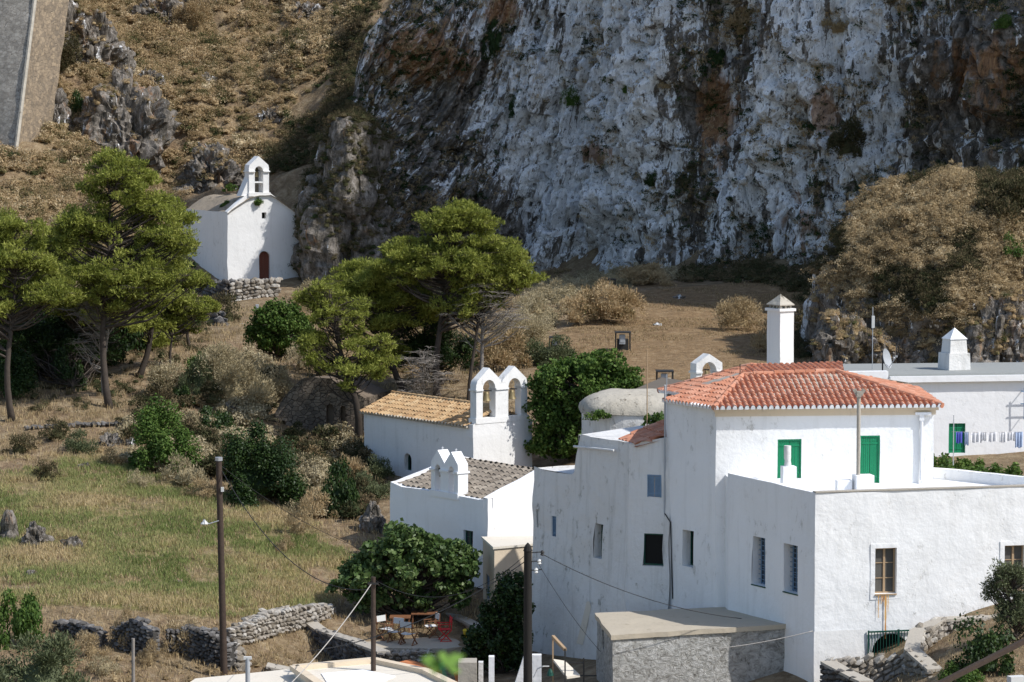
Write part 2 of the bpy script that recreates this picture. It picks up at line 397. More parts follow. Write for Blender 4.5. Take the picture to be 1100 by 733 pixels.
class MB:
    def __init__(s): s.v = []; s.f = []; s.t = []
    def add(s, V, F, t=None):
        b = len(s.v); s.v.extend([tuple(p) for p in V]); s.f.extend([tuple(i+b for i in f) for f in F])
        s.t.extend([rnd.random() if t is None else t]*len(F)); return s
    def hexa(s, p):   # 8 points: bottom 4 CCW, top 4
        return s.add(p, [(3, 2, 1, 0), (4, 5, 6, 7), (0, 1, 5, 4), (1, 2, 6, 5), (2, 3, 7, 6), (3, 0, 4, 7)])
    def box(s, c, size, rz=0, rx=0, ry=0):
        m = Matrix.Rotation(rz, 3, 'Z') @ Matrix.Rotation(rx, 3, 'X') @ Matrix.Rotation(ry, 3, 'Y')
        c = Vector(c); x, y, z = (q/2 for q in size)
        P = [c+m@Vector(q) for q in ((-x, -y, -z), (x, -y, -z), (x, y, -z), (-x, y, -z), (-x, -y, z), (x, -y, z), (x, y, z), (-x, y, z))]
        return s.hexa(P)
    def prism(s, poly, z0, z1, top=None):
        n = len(poly); t = top or poly
        V = [(p[0], p[1], z0) for p in poly]+[(p[0], p[1], z1) for p in t]
        return s.add(V, [tuple(range(n-1, -1, -1)), tuple(range(n, 2*n))]+[(i, (i+1) % n, n+(i+1) % n, n+i) for i in range(n)])
    def tube(s, pts, r, seg=8, cap=True):
        pts = [Vector(p) for p in pts]; n = len(pts)
        rs = r if isinstance(r, (list, tuple)) else [r]*n
        V = []; F = []
        for i, p in enumerate(pts):
            t = (pts[min(i+1, n-1)]-pts[max(i-1, 0)])
            if t.length < 1e-9: t = Vector((0, 0, 1))
            t.normalize()
            a = t.cross(Vector((0, 0, 1)) if abs(t.z) < .9 else Vector((1, 0, 0))).normalized(); b_ = t.cross(a)
            for k in range(seg):
                w = 2*math.pi*k/seg; V.append(p+(a*math.cos(w)+b_*math.sin(w))*rs[i])
        for i in range(n-1):
            for k in range(seg):
                F.append((i*seg+k, i*seg+(k+1) % seg, (i+1)*seg+(k+1) % seg, (i+1)*seg+k))
        if cap: F.append(tuple(range(seg-1, -1, -1))); F.append(tuple((n-1)*seg+k for k in range(seg)))
        return s.add(V, F)
    def bar(s, a, b, w, h=None):
        a = Vector(a); b = Vector(b); h = h or w; t = (b-a).normalized()
        x = t.cross(Vector((0, 0, 1)) if abs(t.z) < .95 else Vector((0, 1, 0))).normalized()*(w/2); y = t.cross(x).normalized()*(h/2)
        return s.hexa([a-x-y, a+x-y, a+x+y, a-x+y, b-x-y, b+x-y, b+x+y, b-x+y])
    def lathe(s, c, prof, seg=16):
        V = []; F = []
        for (r_, z) in prof:
            for k in range(seg):
                w = 2*math.pi*k/seg; V.append((c[0]+r_*math.cos(w), c[1]+r_*math.sin(w), c[2]+z))
        for i in range(len(prof)-1):
            for k in range(seg): F.append((i*seg+k, i*seg+(k+1) % seg, (i+1)*seg+(k+1) % seg, (i+1)*seg+k))
        F.append(tuple(range(seg-1, -1, -1))); F.append(tuple((len(prof)-1)*seg+k for k in range(seg)))
        return s.add(V, F)
    def build(s, name, m, parent=None, smooth=False, sharp=None, loc=None, tint=False):
        if isinstance(m, str): m = M[m]
        o = np_obj(name, s.v, s.f, m, parent, loc, smooth=smooth, sharp=sharp, tint=s.t if tint else None)
        return o
# ------------------------------------------------------------------ terrain
CT = [(0,733,108),(110,733,108),(20,700,111),(150,700,112),(290,705,114),(352,722,115),(333,716,117),(400,745,111),(300,716,113),(230,727,110),(350,650,120),(200,650,116),(60,650,116),
(-150,700,111),(-150,600,123),(-150,480,141),(0,600,123),(150,600,124),(300,600,126),(380,600,128),(0,550,131),(150,550,131),(300,550,134),(380,560,133),
(0,500,139),(150,500,139),(300,500,142),(0,458,146),(150,458,146),(-150,440,150),(250,470,147),(340,478,150),(340,400,158),(250,430,152),(0,430,150),(100,430,150),(200,420,154),
(0,380,162),(100,370,164),(220,370,166),(300,385,165),(380,420,156),(450,430,152),(550,430,150),(450,380,168),
(260,330,196),(300,318,200),(250,306,204),(350,320,198),(200,330,198),(100,330,190),(0,330,190),(-150,330,190),
(200,230,226),(280,200,230),(0,230,212),(0,200,218),(0,170,224),(60,165,226),(100,150,229),(100,100,236),(200,100,240),(300,60,250),(200,0,258),(100,0,256),(0,60,240),(-150,100,235),(-200,0,260),
(400,0,250),(385,90,228),(370,150,222),(395,40,238),(340,180,221),(330,60,240),(0,0,250),(600,310,190),(700,300,196),(780,290,202),(600,360,170),(700,370,166),(800,370,166),(700,400,155),(860,400,155),(640,450,148),(600,460,146),
(400,300,208),(350,302,204),(450,300,210),(560,292,216),(640,288,213),(900,300,192),(1000,300,188),(1150,330,178),
(573,733,113),(660,760,101),(600,740,100),(405,697,116.7),(512,697,116.7),(425,673,121.7),(490,673,121.7),(378,682,119.8),(455,685,119.2),(500,640,125),(420,590,129),(520,600,127),(480,540,136),(391,515,145),(470,525,141),(560,520,140),
(900,775,101),(860,775,101),(930,745,102),(780,770,100),(940,695,103.5),(1050,690,99),(1100,660,101),(1000,733,97),(1050,500,127),(1000,480,131),(1150,500,124),(950,600,112),(800,500,125),(740,470,135),(1100,400,150),(1200,600,110)]
cx = []; 
for px, py, Y in CT:
    p = at(px, py, Y); cx.append((p.x, p.y, p.z))
for p in [(-30,90,7.5),(-10,92,8),(0,98,8.6),(10,90,8.5),(25,90,9.5),(-30,60,4),(0,60,4),(40,60,5),(-80,60,6),(80,60,8),(0,20,1),(-60,10,1),(60,10,1),(-90,120,14),(-90,180,22),(-90,240,36),(-90,300,52),
          (0,300,56),(50,300,60),(100,300,60),(-40,300,52),(90,200,40),(90,150,24),(70,120,17),(45,110,15),(45,130,17),(45,150,19),(60,90,10),(-3,240,41),(2,250,44),(12,240,48),(25,230,49),(-8,262,43),(-40,340,62),(40,350,64),(0,420,66),(-100,420,66),(100,420,66)]:
    cx.append(p)
cx = np.array(cx)
def _phi(d2): return np.sqrt(d2+9.0)
_D = ((cx[:, None, :2]-cx[None, :, :2])**2).sum(-1)
_n = len(cx)
_A = np.zeros((_n+3, _n+3)); _A[:_n, :_n] = _phi(_D)-np.eye(_n)*1.5; _A[:_n, _n] = 1; _A[:_n, _n+1:] = cx[:, :2]; _A[_n, :_n] = 1; _A[_n+1:, :_n] = cx[:, :2].T
_w = np.linalg.solve(_A, np.concatenate([cx[:, 2], np.zeros(3)]))
_r = _phi(_D)@_w[:_n]+_w[_n]+cx[:, :2]@_w[_n+1:]-cx[:, 2]
for i_ in np.argsort(-np.abs(_r))[:12]: print('resid', CT[i_] if i_ < len(CT) else cx[i_], round(float(_r[i_]), 2))
def height(x, y, fine=True):
    x = np.atleast_1d(np.asarray(x, float)).ravel(); y = np.atleast_1d(np.asarray(y, float)).ravel()
    out = np.empty(len(x))
    for s in range(0, len(x), 20000):
        a = x[s:s+20000]; b = y[s:s+20000]
        d = (a[:, None]-cx[None, :, 0])**2+(b[:, None]-cx[None, :, 1])**2
        out[s:s+20000] = _phi(d)@_w[:_n]+_w[_n]+_w[_n+1]*a+_w[_n+2]*b
    out = out+.16*fbm(x/2.3, y/2.3, 0, 4)
    k = np.clip((y-205)/25, 0, 1)*np.clip((-x+2)/10, 0, 1)
    out = out+k*(2.2*fbm(x/7, y/7, 5, 4)+1.0*ridged(x/3.2, y/3.2, 3, 3))
    out = out+.35*np.clip((y-146)/10, 0, 1)*np.clip((200-y)/10, 0, 1)*np.clip((-x-2)/6, 0, 1)*fbm(x/3.5, y/3.5, 9, 3)
    # far from the village the land is smoothed off
    far = np.clip((np.hypot(x, y-150)-260)/200, 0, 1)
    return out*(1-far)+far*np.clip(np.where(y > 150, 60, 0), 0, 60)
_gY = np.arange(88, 300, .4)
def ground(px, py, Ymin=90):
    d = ray(px, py); Ys = _gY[_gY >= Ymin]; k = Ys/d[1]
    X = d[0]*k; Z = CAMZ+d[2]*k; H = height(X, Ys)
    idx = np.nonzero(Z <= H)[0]
    i = idx[0] if len(idx) else len(Ys)-1
    return Vector((X[i], Ys[i], H[i]))
def gz(x, y): return float(height(x, y)[0])

def axis(lo, hi, step, ext):
    a = list(np.arange(lo, hi+step/2, step)); s = step; q = a[-1]
    while q < ext[1]: s *= 1.35; q += s; a.append(q)
    s = step; q = a[0]; pre = []
    while q > ext[0]: s *= 1.35; q -= s; pre.append(q)
    return np.array(pre[::-1]+a)
gx = axis(-46, 44, .36, (-700, 700)); gy = axis(92, 268, .36, (-60, 1200))
GX, GY = np.meshgrid(gx, gy); GZ = height(GX.ravel(), GY.ravel())
nx, ny = len(gx), len(gy)
V = np.stack([GX.ravel(), GY.ravel(), GZ], 1)
ii, jj = np.meshgrid(np.arange(nx-1), np.arange(ny-1)); a = (jj*nx+ii).ravel()
F = np.stack([a, a+1, a+nx+1, a+nx], 1)
ppx, ppy = proj(V[:, 0], np.maximum(V[:, 1], 40), V[:, 2])
def inpoly(px, py, poly):
    px = np.asarray(px); py = np.asarray(py); c = np.zeros(px.shape, bool); n = len(poly)
    for i in range(n):
        x1, y1 = poly[i]; x2, y2 = poly[(i+1) % n]
        cnd = ((y1 > py) != (y2 > py)); xx = (x2-x1)*(py-y1)/((y2-y1) if y2 != y1 else 1e-9)+x1
        c ^= cnd & (px < xx)
    return c
FIELD = [(-400, 500), (100, 488), (160, 510), (330, 555), (400, 620), (345, 655), (250, 668), (120, 652), (-400, 640)]
MEADOW = [(575, 415), (575, 372), (650, 330), (690, 312), (800, 303), (885, 300), (885, 420), (650, 470)]
grass = np.clip(1.0*inpoly(ppx, ppy, FIELD)+.12, 0, 1); meadow = 1.0*(inpoly(ppx, ppy, MEADOW) & (V[:, 1] > 140) & (V[:, 1] < 215))
g = np_obj('ground', V, F, M['ground'], smooth=True, attrs={'grass': grass, 'meadow': meadow}); props(g, kind='structure')
print('terrain', len(V))

# ------------------------------------------------------------------ cliff
def path_pts(pts, step_in, step_out, inside):
    P = [np.array(p, float) for p in pts]; out = [P[0]]
    for a_, b_ in zip(P[:-1], P[1:]):
        L = np.hypot(*(b_-a_)); m_ = (a_+b_)/2
        st = step_in if inside(m_) else step_out
        n = max(1, int(L/st))
        for k in range(1, n+1): out.append(a_+(b_-a_)*k/n)
    return np.array(out)
CB = [(95,100),(72,125),(48,158),(36,176),(xy(1100,184)),(xy(1000,190)),(xy(880,197)),(xy(800,202)),(xy(740,206)),(xy(640,213)),(xy(560,216)),(xy(480,216)),(xy(420,214)),(-10.6,212),(-12.4,212),(-13.2,215.5),(-12.4,222),(-10,230),(-6.5,240),(-3,250),(2,262)]
# smooth the base line
cb = path_pts(CB, .145, 1.2, lambda m: m[0] < 32)
for _ in range(160):
    cb[1:-1] = cb[1:-1]*.5+.25*(cb[:-2]+cb[2:])
dv = np.gradient(cb, axis=0); dv /= np.linalg.norm(dv, axis=1)[:, None]
nrm = np.stack([-dv[:, 1], dv[:, 0]], 1)    # path runs right->left seen from the camera
nrm *= -1 if nrm[len(cb)//3, 1] > 0 else 1
ku = np.ones(60)/60
nrm = np.stack([np.convolve(np.pad(nrm[:, i], 30, 'edge'), ku, 'same')[30:-30] for i in (0, 1)], 1); nrm /= np.linalg.norm(nrm, axis=1)[:, None]
u = np.concatenate([[0], np.cumsum(np.linalg.norm(np.diff(cb, axis=0), axis=1))])
topz = np.interp(cb[:, 0], [-20, -13, -12, -10.5, -9, -6, -2, 10, 16, 22, 37, 42, 49, 100], [26, 26, 28, 32, 35, 38.5, 42, 48, 54, 84, 80, 52, 47, 44])  # unseen rim shaped into a high peak to throw shade on the chapel
gzb = height(cb[:, 0], cb[:, 1], )-1.5
vz = np.concatenate([np.arange(0, 25, .16), np.arange(25, 34, .6)])
vn = len(vz)
UU, VVv = np.meshgrid(np.arange(len(cb)), np.arange(vn))
frac = (vz/vz[-1])
Z = gzb[None, :]+frac[:, None]*(topz-gzb)[None, :]
# keep vertical steps regular in the visible band
H = Z-gzb[None, :]
Uc = np.broadcast_to(u[None, :], Z.shape)
Xc = np.broadcast_to(cb[None, :, 0], Z.shape); lm = np.clip((9-Xc)/14, 0, 1); U0 = Uc; Uc = Uc+.62*H*lm
d = 2.1*fbm(Uc/9, Z/16, 1, 3)+1.25*ridged(Uc/4.2, Z/11, 4, 3)+.62*fbm(Uc/1.5, Z/3.0, 7, 4)+.42*ridged(Uc/.9+Z*.15, Z/2.6, 2, 3)+.30*fbm(Uc/.45, Z/.7, 9, 3)+.75*ridged(Uc/2.1, Z/9, 12, 4)+.45*ridged(Uc/.8, Z/4.0, 15, 3)+.5*np.clip(fbm(Uc/1.6, Z/1.1, 51, 3)*2, -.6, .6)
w1, g1, t1_ = worley(Uc/1.7+.5*fbm(Uc/2, Z/2, 61, 2), Z/3.4+.5*fbm(Uc/2, Z/2, 71, 2), 0*Z, True)
w2, g2, t2_ = worley(Uc/.75+.4*fbm(Uc, Z, 63, 2), Z/1.35, 0*Z+3, True)
d += .42*w1+.75*t1_-.45*np.exp(-(g1/.10)**2)+.17*w2+.32*t2_-.16*np.exp(-(g2/.12)**2)
# ledges and hollows
d += .5*np.clip(fbm(Uc/3.0, Z/1.4, 31, 3), 0, 1)
upx, upy = proj(np.broadcast_to(cb[None, :, 0], Z.shape), np.broadcast_to(cb[None, :, 1], Z.shape), Z)
def blob(x, y, rx, ry, a): return a*np.exp(-(((upx-x)/rx)**2+((upy-y)/ry)**2))
d += blob(1090, 50, 75, 75, 3.2)+blob(1085, 140, 28, 14, -3.4)+blob(1000, 150, 30, 60, -1.0)
d += blob(455, 45, 60, 35, 2.6)+blob(455, 95, 40, 16, -1.6)+blob(700, 60, 34, 130, 2.0)+blob(865, 30, 30, 70, 2.4)+blob(840, 150, 22, 90, 1.2)
d += blob(770, 120, 22, 70, -1.5)+blob(945, 120, 22, 80, -1.4)+blob(620, 150, 22, 150, -.8)+blob(420, 200, 30, 60, .9)
lean = .10*H+.0006*H**2
leftf = np.clip((-cb[:, 0]-4)/6, 0, 1)[None, :]
lean = lean+leftf*.12*H
d = d*np.clip((226-cb[:, 1])/12, .22, 1)[None, :]
off = d-lean
PX = cb[None, :, 0]+nrm[None, :, 0]*off; PY = cb[None, :, 1]+nrm[None, :, 1]*off
PZ = Z+.18*fbm(Uc/.7, Z/.7, 44, 3)
# plateau rows behind the rim
rows = [(PX, PY, PZ)]
nu = len(cb)
inward = -nrm
ex = []
for q, (dist, dz) in enumerate([(1.0, .5), (3, 1.0), (7, 1.6), (14, 1.5)]):
    lowk = np.clip((44-topz)/4, 0, 1)*(cb[:, 0] < 10)
    ix = inward[:, 0]*(1-lowk)+lowk*.75; iy = inward[:, 1]*(1-lowk)+lowk*.65
    xx = PX[-1]+ix*dist; yy = PY[-1]+iy*dist; zz = PZ[-1]+dz+.4*fbm(u/3, q, 0, 3)
    tz = height(xx, yy)-(.15 if q else -.3)
    ex.append((xx[None], yy[None], (zz*(1-lowk)+lowk*np.minimum(zz, np.maximum(tz, zz-(1.2+q*3))))[None]))
PX = np.concatenate([PX]+[e[0] for e in ex]); PY = np.concatenate([PY]+[e[1] for e in ex]); PZ = np.concatenate([PZ]+[e[2] for e in ex])
nr = PX.shape[0]
CV = np.stack([PX.ravel(), PY.ravel(), PZ.ravel()], 1)
ii, jj = np.meshgrid(np.arange(nu-1), np.arange(nr-1)); a = (jj*nu+ii).ravel()
CF = np.stack([a+1, a, a+nu, a+nu+1], 1)
cpx, cpy = proj(CV[:, 0], CV[:, 1], CV[:, 2])
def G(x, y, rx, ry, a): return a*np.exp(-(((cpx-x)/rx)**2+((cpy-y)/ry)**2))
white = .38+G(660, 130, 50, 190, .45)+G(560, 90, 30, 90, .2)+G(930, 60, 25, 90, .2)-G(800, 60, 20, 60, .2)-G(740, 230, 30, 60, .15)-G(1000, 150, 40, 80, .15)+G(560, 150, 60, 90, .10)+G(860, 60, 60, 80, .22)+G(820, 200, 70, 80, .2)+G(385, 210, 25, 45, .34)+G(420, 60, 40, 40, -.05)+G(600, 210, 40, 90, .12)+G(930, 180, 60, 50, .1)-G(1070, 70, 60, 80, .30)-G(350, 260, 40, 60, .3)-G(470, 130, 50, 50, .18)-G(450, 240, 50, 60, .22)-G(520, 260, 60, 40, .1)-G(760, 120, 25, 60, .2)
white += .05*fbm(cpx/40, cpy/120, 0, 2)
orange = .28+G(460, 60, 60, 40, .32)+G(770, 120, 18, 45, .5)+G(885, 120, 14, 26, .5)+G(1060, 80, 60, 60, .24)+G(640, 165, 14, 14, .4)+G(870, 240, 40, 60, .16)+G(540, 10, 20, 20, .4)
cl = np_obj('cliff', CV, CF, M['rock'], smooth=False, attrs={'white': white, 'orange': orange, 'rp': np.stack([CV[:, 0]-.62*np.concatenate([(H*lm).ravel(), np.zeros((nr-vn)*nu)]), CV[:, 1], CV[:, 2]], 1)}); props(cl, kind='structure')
print('cliff', len(CV))
cliff_bvh = BVHTree.FromPolygons([tuple(v) for v in CV], [tuple(int(q) for q in f) for f in CF])

# ------------------------------------------------------------------ knoll
def lump(c, r, nu_, nv_, amp, seed, zmin=-.4):
    th = np.linspace(0, 2*math.pi, nu_, endpoint=False); ph = np.linspace(zmin, 1, nv_)*math.pi/2
    TH, PH = np.meshgrid(th, ph)
    n = np.stack([np.cos(TH)*np.cos(PH), np.sin(TH)*np.cos(PH), np.sin(PH)], -1)
    p = n*np.array(r)
    s = max(r)
    q = p+np.array(c)
    dd = amp*(fbm(q[..., 0]/(s*.38), q[..., 1]/(s*.38), q[..., 2]/(s*.45)+seed, 4)*1.0+.6*ridged(q[..., 0]/(s*.2), q[..., 1]/(s*.2), q[..., 2]/(s*.3)+seed, 4)+.16*fbm(q[..., 0]/(s*.05), q[..., 1]/(s*.05), q[..., 2]/(s*.06)+seed, 3))
    w_, g_, t_ = worley(q[..., 0]/(s*.26), q[..., 1]/(s*.26), q[..., 2]/(s*.34)+seed)
    dd = dd+amp*(.34*w_+.4*t_-.25*np.exp(-(g_/.09)**2))
    q = q+n*dd[..., None]
    V = q.reshape(-1, 3); ii, jj = np.meshgrid(np.arange(nu_), np.arange(nv_-1)); i2 = (ii+1) % nu_
    F = np.stack([(jj*nu_+ii).ravel(), (jj*nu_+i2).ravel(), ((jj+1)*nu_+i2).ravel(), ((jj+1)*nu_+ii).ravel()], 1)
    return V, F
kc = at(1015, 330, 163)
KV, KF = lump((kc.x, 163, 17.2), (6.9, 10, 8.4), 260, 120, .95, 2)
sc = KV[:, 0] > kc.x                       # the knoll runs on to the right, out of frame
KV[sc, 0] = kc.x+(KV[sc, 0]-kc.x)*2.2
kpx, kpy = proj(KV[:, 0], KV[:, 1], KV[:, 2])
kn = np_obj('rocky_knoll', KV, KF, M['rock'], smooth=True, attrs={'white': .22+.0*kpx, 'orange': .33+.0*kpx, 'rp': KV}); props(kn, kind='structure')
spur_bvh = None
knoll_bvh = BVHTree.FromPolygons([tuple(v) for v in KV], [tuple(int(q) for q in f) for f in KF])
def bhit(bvh, px, py):
    d_ = Vector(ray(px, py)).normalized()
    r_ = bvh.ray_cast(Vector((0, 0, CAMZ)), d_, 900)
    return r_[0], r_[1]

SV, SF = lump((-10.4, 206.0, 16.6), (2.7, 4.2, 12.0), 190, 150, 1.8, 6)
sp_ = np_obj('rocky_spur', SV, SF, M['rock'], smooth=False, attrs={'white': np.full(len(SV), .05), 'orange': np.full(len(SV), .30), 'rp': SV}); props(sp_, kind='structure')  # rock tone set dark to paint the shade the spur does not receive
def rock_thing(px, py, w, h, label, Y=None, name='rock_outcrop', cat='rock', white_=.4, orange_=.36, amp=.42, depth=.8, group=None):
    g_ = ground(px, py) if Y is None else at(px, py, Y)
    s = FPX/g_.y; rx = w/2/s; rz = h/s
    V, F = lump((g_.x, g_.y+rx*depth*.6, g_.z-.1), (rx, rx*depth, rz), 110 if w > 25 else 28, 50 if w > 25 else 12, amp*min(rx, rz)*1.2, px*.37, -.3)
    o = np_obj(name, V, F, M['rock'], loc=(g_.x, g_.y, g_.z), smooth=False, attrs={'white': np.full(len(V), white_*.45), 'orange': np.full(len(V), orange_), 'rp': V})
    return props(o, label, cat, group)

# ------------------------------------------------------------------ building helpers
def wob(P, amp):
    P = np.asarray(P, float).reshape(-1, 3)
    x, y, z = P[:, 0]/.9, P[:, 1]/.9, P[:, 2]/.9
    return P+amp*np.stack([fbm(x, y, z, 2), fbm(x+40, y, z, 2), .5*fbm(x, y+40, z, 2)], 1)
def wall(mb, A, B, z0, top, ops=(), cell=.35, batter=0.0, amp=.03, through=False, back=0):
    """outward side is to the right of A->B; ops: (s0,s1,z0,z1,depth,arch)"""
    A = np.array(A[:2], float); B = np.array(B[:2], float); L = np.hypot(*(B-A)); e = (B-A)/L; n = np.array([e[1], -e[0]])
    if not hasattr(top, '__len__'): top = [(0, top), (L, top)]
    ts = [t[0] for t in top]; tz = [t[1] for t in top]
    zmax = max(tz)
    S = {0.0, L}
    for k in range(1, int(L/cell)+1): S.add(L*k/(int(L/cell)+1))
    for t in ts:
        if 0 < t < L: S.add(t)
    Zs = {z0, 1e9}
    zmin_top = min(tz)
    k = z0+cell
    while k < zmin_top-.15: Zs.add(k); k += cell
    for o in ops:
        S.add(o[0]); S.add(o[1]); Zs.add(o[2]); Zs.add(o[3])
    def clean(vals, keep):
        vals = sorted(vals); out = []
        for v in vals:
            if out and v-out[-1] < .04:
                if v in keep and out[-1] not in keep: out[-1] = v
                elif v in keep: out.append(v)
                continue
            out.append(v)
        return out
    kS = {0.0, L} | {o[0] for o in ops} | {o[1] for o in ops} | set(ts); kZ = {z0, 1e9} | {o[2] for o in ops} | {o[3] for o in ops}
    S = clean(S, kS); Zs = clean(Zs, kZ)
    def P(s, z, dpt=0):
        zt = np.interp(s, ts, tz)
        zz = zt if z > 1e8 else min(z, zt)
        b = batter*(zmax-zz)
        q = A+e*s+n*(b-dpt); return (q[0], q[1], zz)
    V = []; F = []; idx = {}
    def vid(i, j):
        if (i, j) not in idx: idx[(i, j)] = len(V); V.append(P(S[i], Zs[j]))
        return idx[(i, j)]
    for i in range(len(S)-1):
        for j in range(len(Zs)-1):
            sm = (S[i]+S[i+1])/2; zm = (Zs[j]+Zs[j+1])/2 if Zs[j+1] < 1e8 else Zs[j]+.01
            if any(o[0] < sm < o[1] and o[2] < zm < o[3] for o in ops): continue
            F.append((vid(i, j), vid(i+1, j), vid(i+1, j+1), vid(i, j+1)))
    for o in ops:
        s0, s1, a0, a1 = o[:4]; dp = o[4] if len(o) > 4 else .25; arch = o[5] if len(o) > 5 else False
        if not arch: ring = [(s0, a0), (s1, a0), (s1, a1), (s0, a1)]
        else:
            r_ = (s1-s0)/2; zs = max(a0, a1-r_); ry = a1-zs; K = 12
            arc = [((s0+s1)/2+r_*math.cos(math.pi*q/K), zs+ry*math.sin(math.pi*q/K)) for q in range(K+1)]
            ring = [(s0, a0), (s1, a0)]+arc
            for q in range(K):
                cs = s1 if q < K/2 else s0
                b0 = len(V); V += [P(cs, a1), P(*arc[q]), P(*arc[q+1])]; F.append((b0, b0+1, b0+2))
            b0 = len(V); V += [P(s1, a1), P(*arc[K//2]), P(s0, a1)]; F.append((b0, b0+2, b0+1))
        m_ = len(ring); b0 = len(V)
        V += [P(s, z) for s, z in ring]+[P(s, z, dp) for s, z in ring]
        F += [(b0+q, b0+(q+1) % m_, b0+m_+(q+1) % m_, b0+m_+q) for q in range(m_)]
    V = wob(V, amp) if amp else V
    mb.add(V, F)
    def place(s, z, out=0.0):
        zz = z; b = batter*(zmax-zz); q = A+e*s+n*(b+out); return Vector((q[0], q[1], z))
    return place
def offs(poly, t):
    n = len(poly); out = []
    for i in range(n):
        p0 = np.array(poly[i-1][:2]); p1 = np.array(poly[i][:2]); p2 = np.array(poly[(i+1) % n][:2])
        a = (p1-p0)/np.linalg.norm(p1-p0); b = (p2-p1)/np.linalg.norm(p2-p1)
        na = np.array([-a[1], a[0]]); nb = np.array([-b[1], b[0]])
        k = (na+nb); k = k/max(.3, (1+na@nb)); out.append(tuple(p1+k*t))
    return out
def caps(mb, poly, tops, t, zin, skip=()):
    """parapet top and inner face; tops: z at each corner or list of profiles per edge"""
    q = offs(poly, t); n = len(poly)
    for i in range(n):
        if i in skip: continue
        j = (i+1) % n; ti = tops[i]
        L = math.dist(poly[i][:2], poly[j][:2])
        prof = ti if hasattr(ti, '__len__') else [(0, ti), (L, ti)]
        K = max(2, int(L/.4)); ss = sorted(set([k/K for k in range(K+1)]+[min(1, max(0, s/L)) for s, _ in prof]))
        V = []; F = []
        for k, f_ in enumerate(ss):
            z = np.interp(f_*L, [s for s, _ in prof], [z_ for _, z_ in prof])
            o = [poly[i][c]+(poly[j][c]-poly[i][c])*f_ for c in (0, 1)]; w = [q[i][c]+(q[j][c]-q[i][c])*f_ for c in (0, 1)]
            V += [(o[0], o[1], z), (w[0], w[1], z), (w[0], w[1], zin)]
        for k in range(len(ss)-1):
            a_ = 3*k; F += [(a_, a_+3, a_+4, a_+1), (a_+1, a_+4, a_+5, a_+2)]
        mb.add(wob(V, .03), F)
    return q
def corner(px, Y, py=500): return xy(px, Y, py)

def tiles(parent, name, mk, poly, along, up, w=.23, course=.36, r=.055, lift=.02, eave=True, mortar=None, seed=0):
    """poly: 3D planar convex polygon; along/up: unit directions in plane (eave direction, up-slope)."""
    A_ = np.array(along, float); A_ /= np.linalg.norm(A_); U_ = np.array(up, float); U_ -= A_*(U_@A_); U_ /= np.linalg.norm(U_)
    N_ = np.cross(A_, U_); N_ *= 1 if N_[2] > 0 else -1
    O = np.array(poly[0], float); P2 = [((np.array(p)-O)@A_, (np.array(p)-O)@U_) for p in poly]
    amin = min(p[0] for p in P2); amax = max(p[0] for p in P2); bmin = min(p[1] for p in P2)
    sub = 8
    na = int((amax-amin)/w*sub)
    if na < 2: return None
    As = np.linspace(amin+1e-4, amax-1e-4, na+1)
    def rng_(a):
        ys = []
        for k in range(len(P2)):
            (x1, y1), (x2, y2) = P2[k], P2[(k+1) % len(P2)]
            if (x1-a)*(x2-a) <= 0 and abs(x1-x2) > 1e-9: ys.append(y1+(y2-y1)*(a-x1)/(x2-x1))
        return (min(ys), max(ys)) if ys else (0, 0)
    V = []; F = []; T = []
    lr = random.Random(seed+5)
    tint = {}
    for i in range(na):
        a0, a1 = As[i], As[i+1]; r0 = rng_(a0); r1 = rng_(a1)
        kcol = int((i+.5)/sub)
        lo = min(r0[0], r1[0]); hi = max(r0[1], r1[1])
        c = math.floor((lo-bmin)/course)
        while bmin+c*course < hi:
            bs, be = bmin+c*course, bmin+(c+1)*course
            q = []
            for (a_, rr, ph) in ((a0, r0, i), (a1, r1, i+1)):
                for b_, top in ((bs, 0), (be, 1)):
                    b2 = min(max(b_, rr[0]), rr[1])
                    f_ = (b2-bs)/course
                    x = (ph % sub)/sub
                    prof = abs(math.sin(math.pi*x))*r*2-r*.7
                    jit = (hash((kcol, c, seed)) % 97)/97*.03
                    q.append(O+A_*a_+U_*b2+N_*(prof+lift+(1-f_)*.035+jit))
            key = (kcol, c)
            if key not in tint: tint[key] = min(1, max(0, lr.gauss(.5, .26)))
            b0 = len(V); V += [q[0], q[2], q[3], q[1]]; F.append((b0, b0+1, b0+2, b0+3)); T.append(tint[key])
            # lower lip of the course
            if bs >= r0[0]-1e-6 and bs >= r1[0]-1e-6:
                b0 = len(V); V += [q[0], q[2], q[2]-N_*.05, q[0]-N_*.05]; F.append((b0, b0+1, b0+2, b0+3)); T.append(tint[key]*.6)
            c += 1
    o = np_obj(name, np.array(V), F, M[mk], parent, tint=T)
    if mortar:
        mb = MB(); k = 0
        n_t = int((amax-amin)/w)
        for k in range(n_t):
            a_ = amin+(k+.5)*(amax-amin)/n_t; rr = rng_(a_)
            c_ = O+A_*a_+U_*(rr[0]-.012)+N_*lift
            pts = []
            for q in range(7):
                w_ = math.pi*q/6; pts.append(c_+A_*math.cos(w_)*w*.36+N_*(math.sin(w_)*r*1.7+.0))
            pts2 = [p+U_*.1 for p in pts]
            base = [c_+A_*w*.36-N_*.05, c_-A_*w*.36-N_*.05]; base2 = [p+U_*.1 for p in base]
            ring = pts+[base[1], base[0]]; ring2 = pts2+[base2[1], base2[0]]; m_ = len(ring)
            mb.add(ring+ring2, [tuple(range(m_))]+[(q, (q+1) % m_, m_+(q+1) % m_, m_+q) for q in range(m_)])
        mb.build('eave_mortar', mortar, o)
    return o

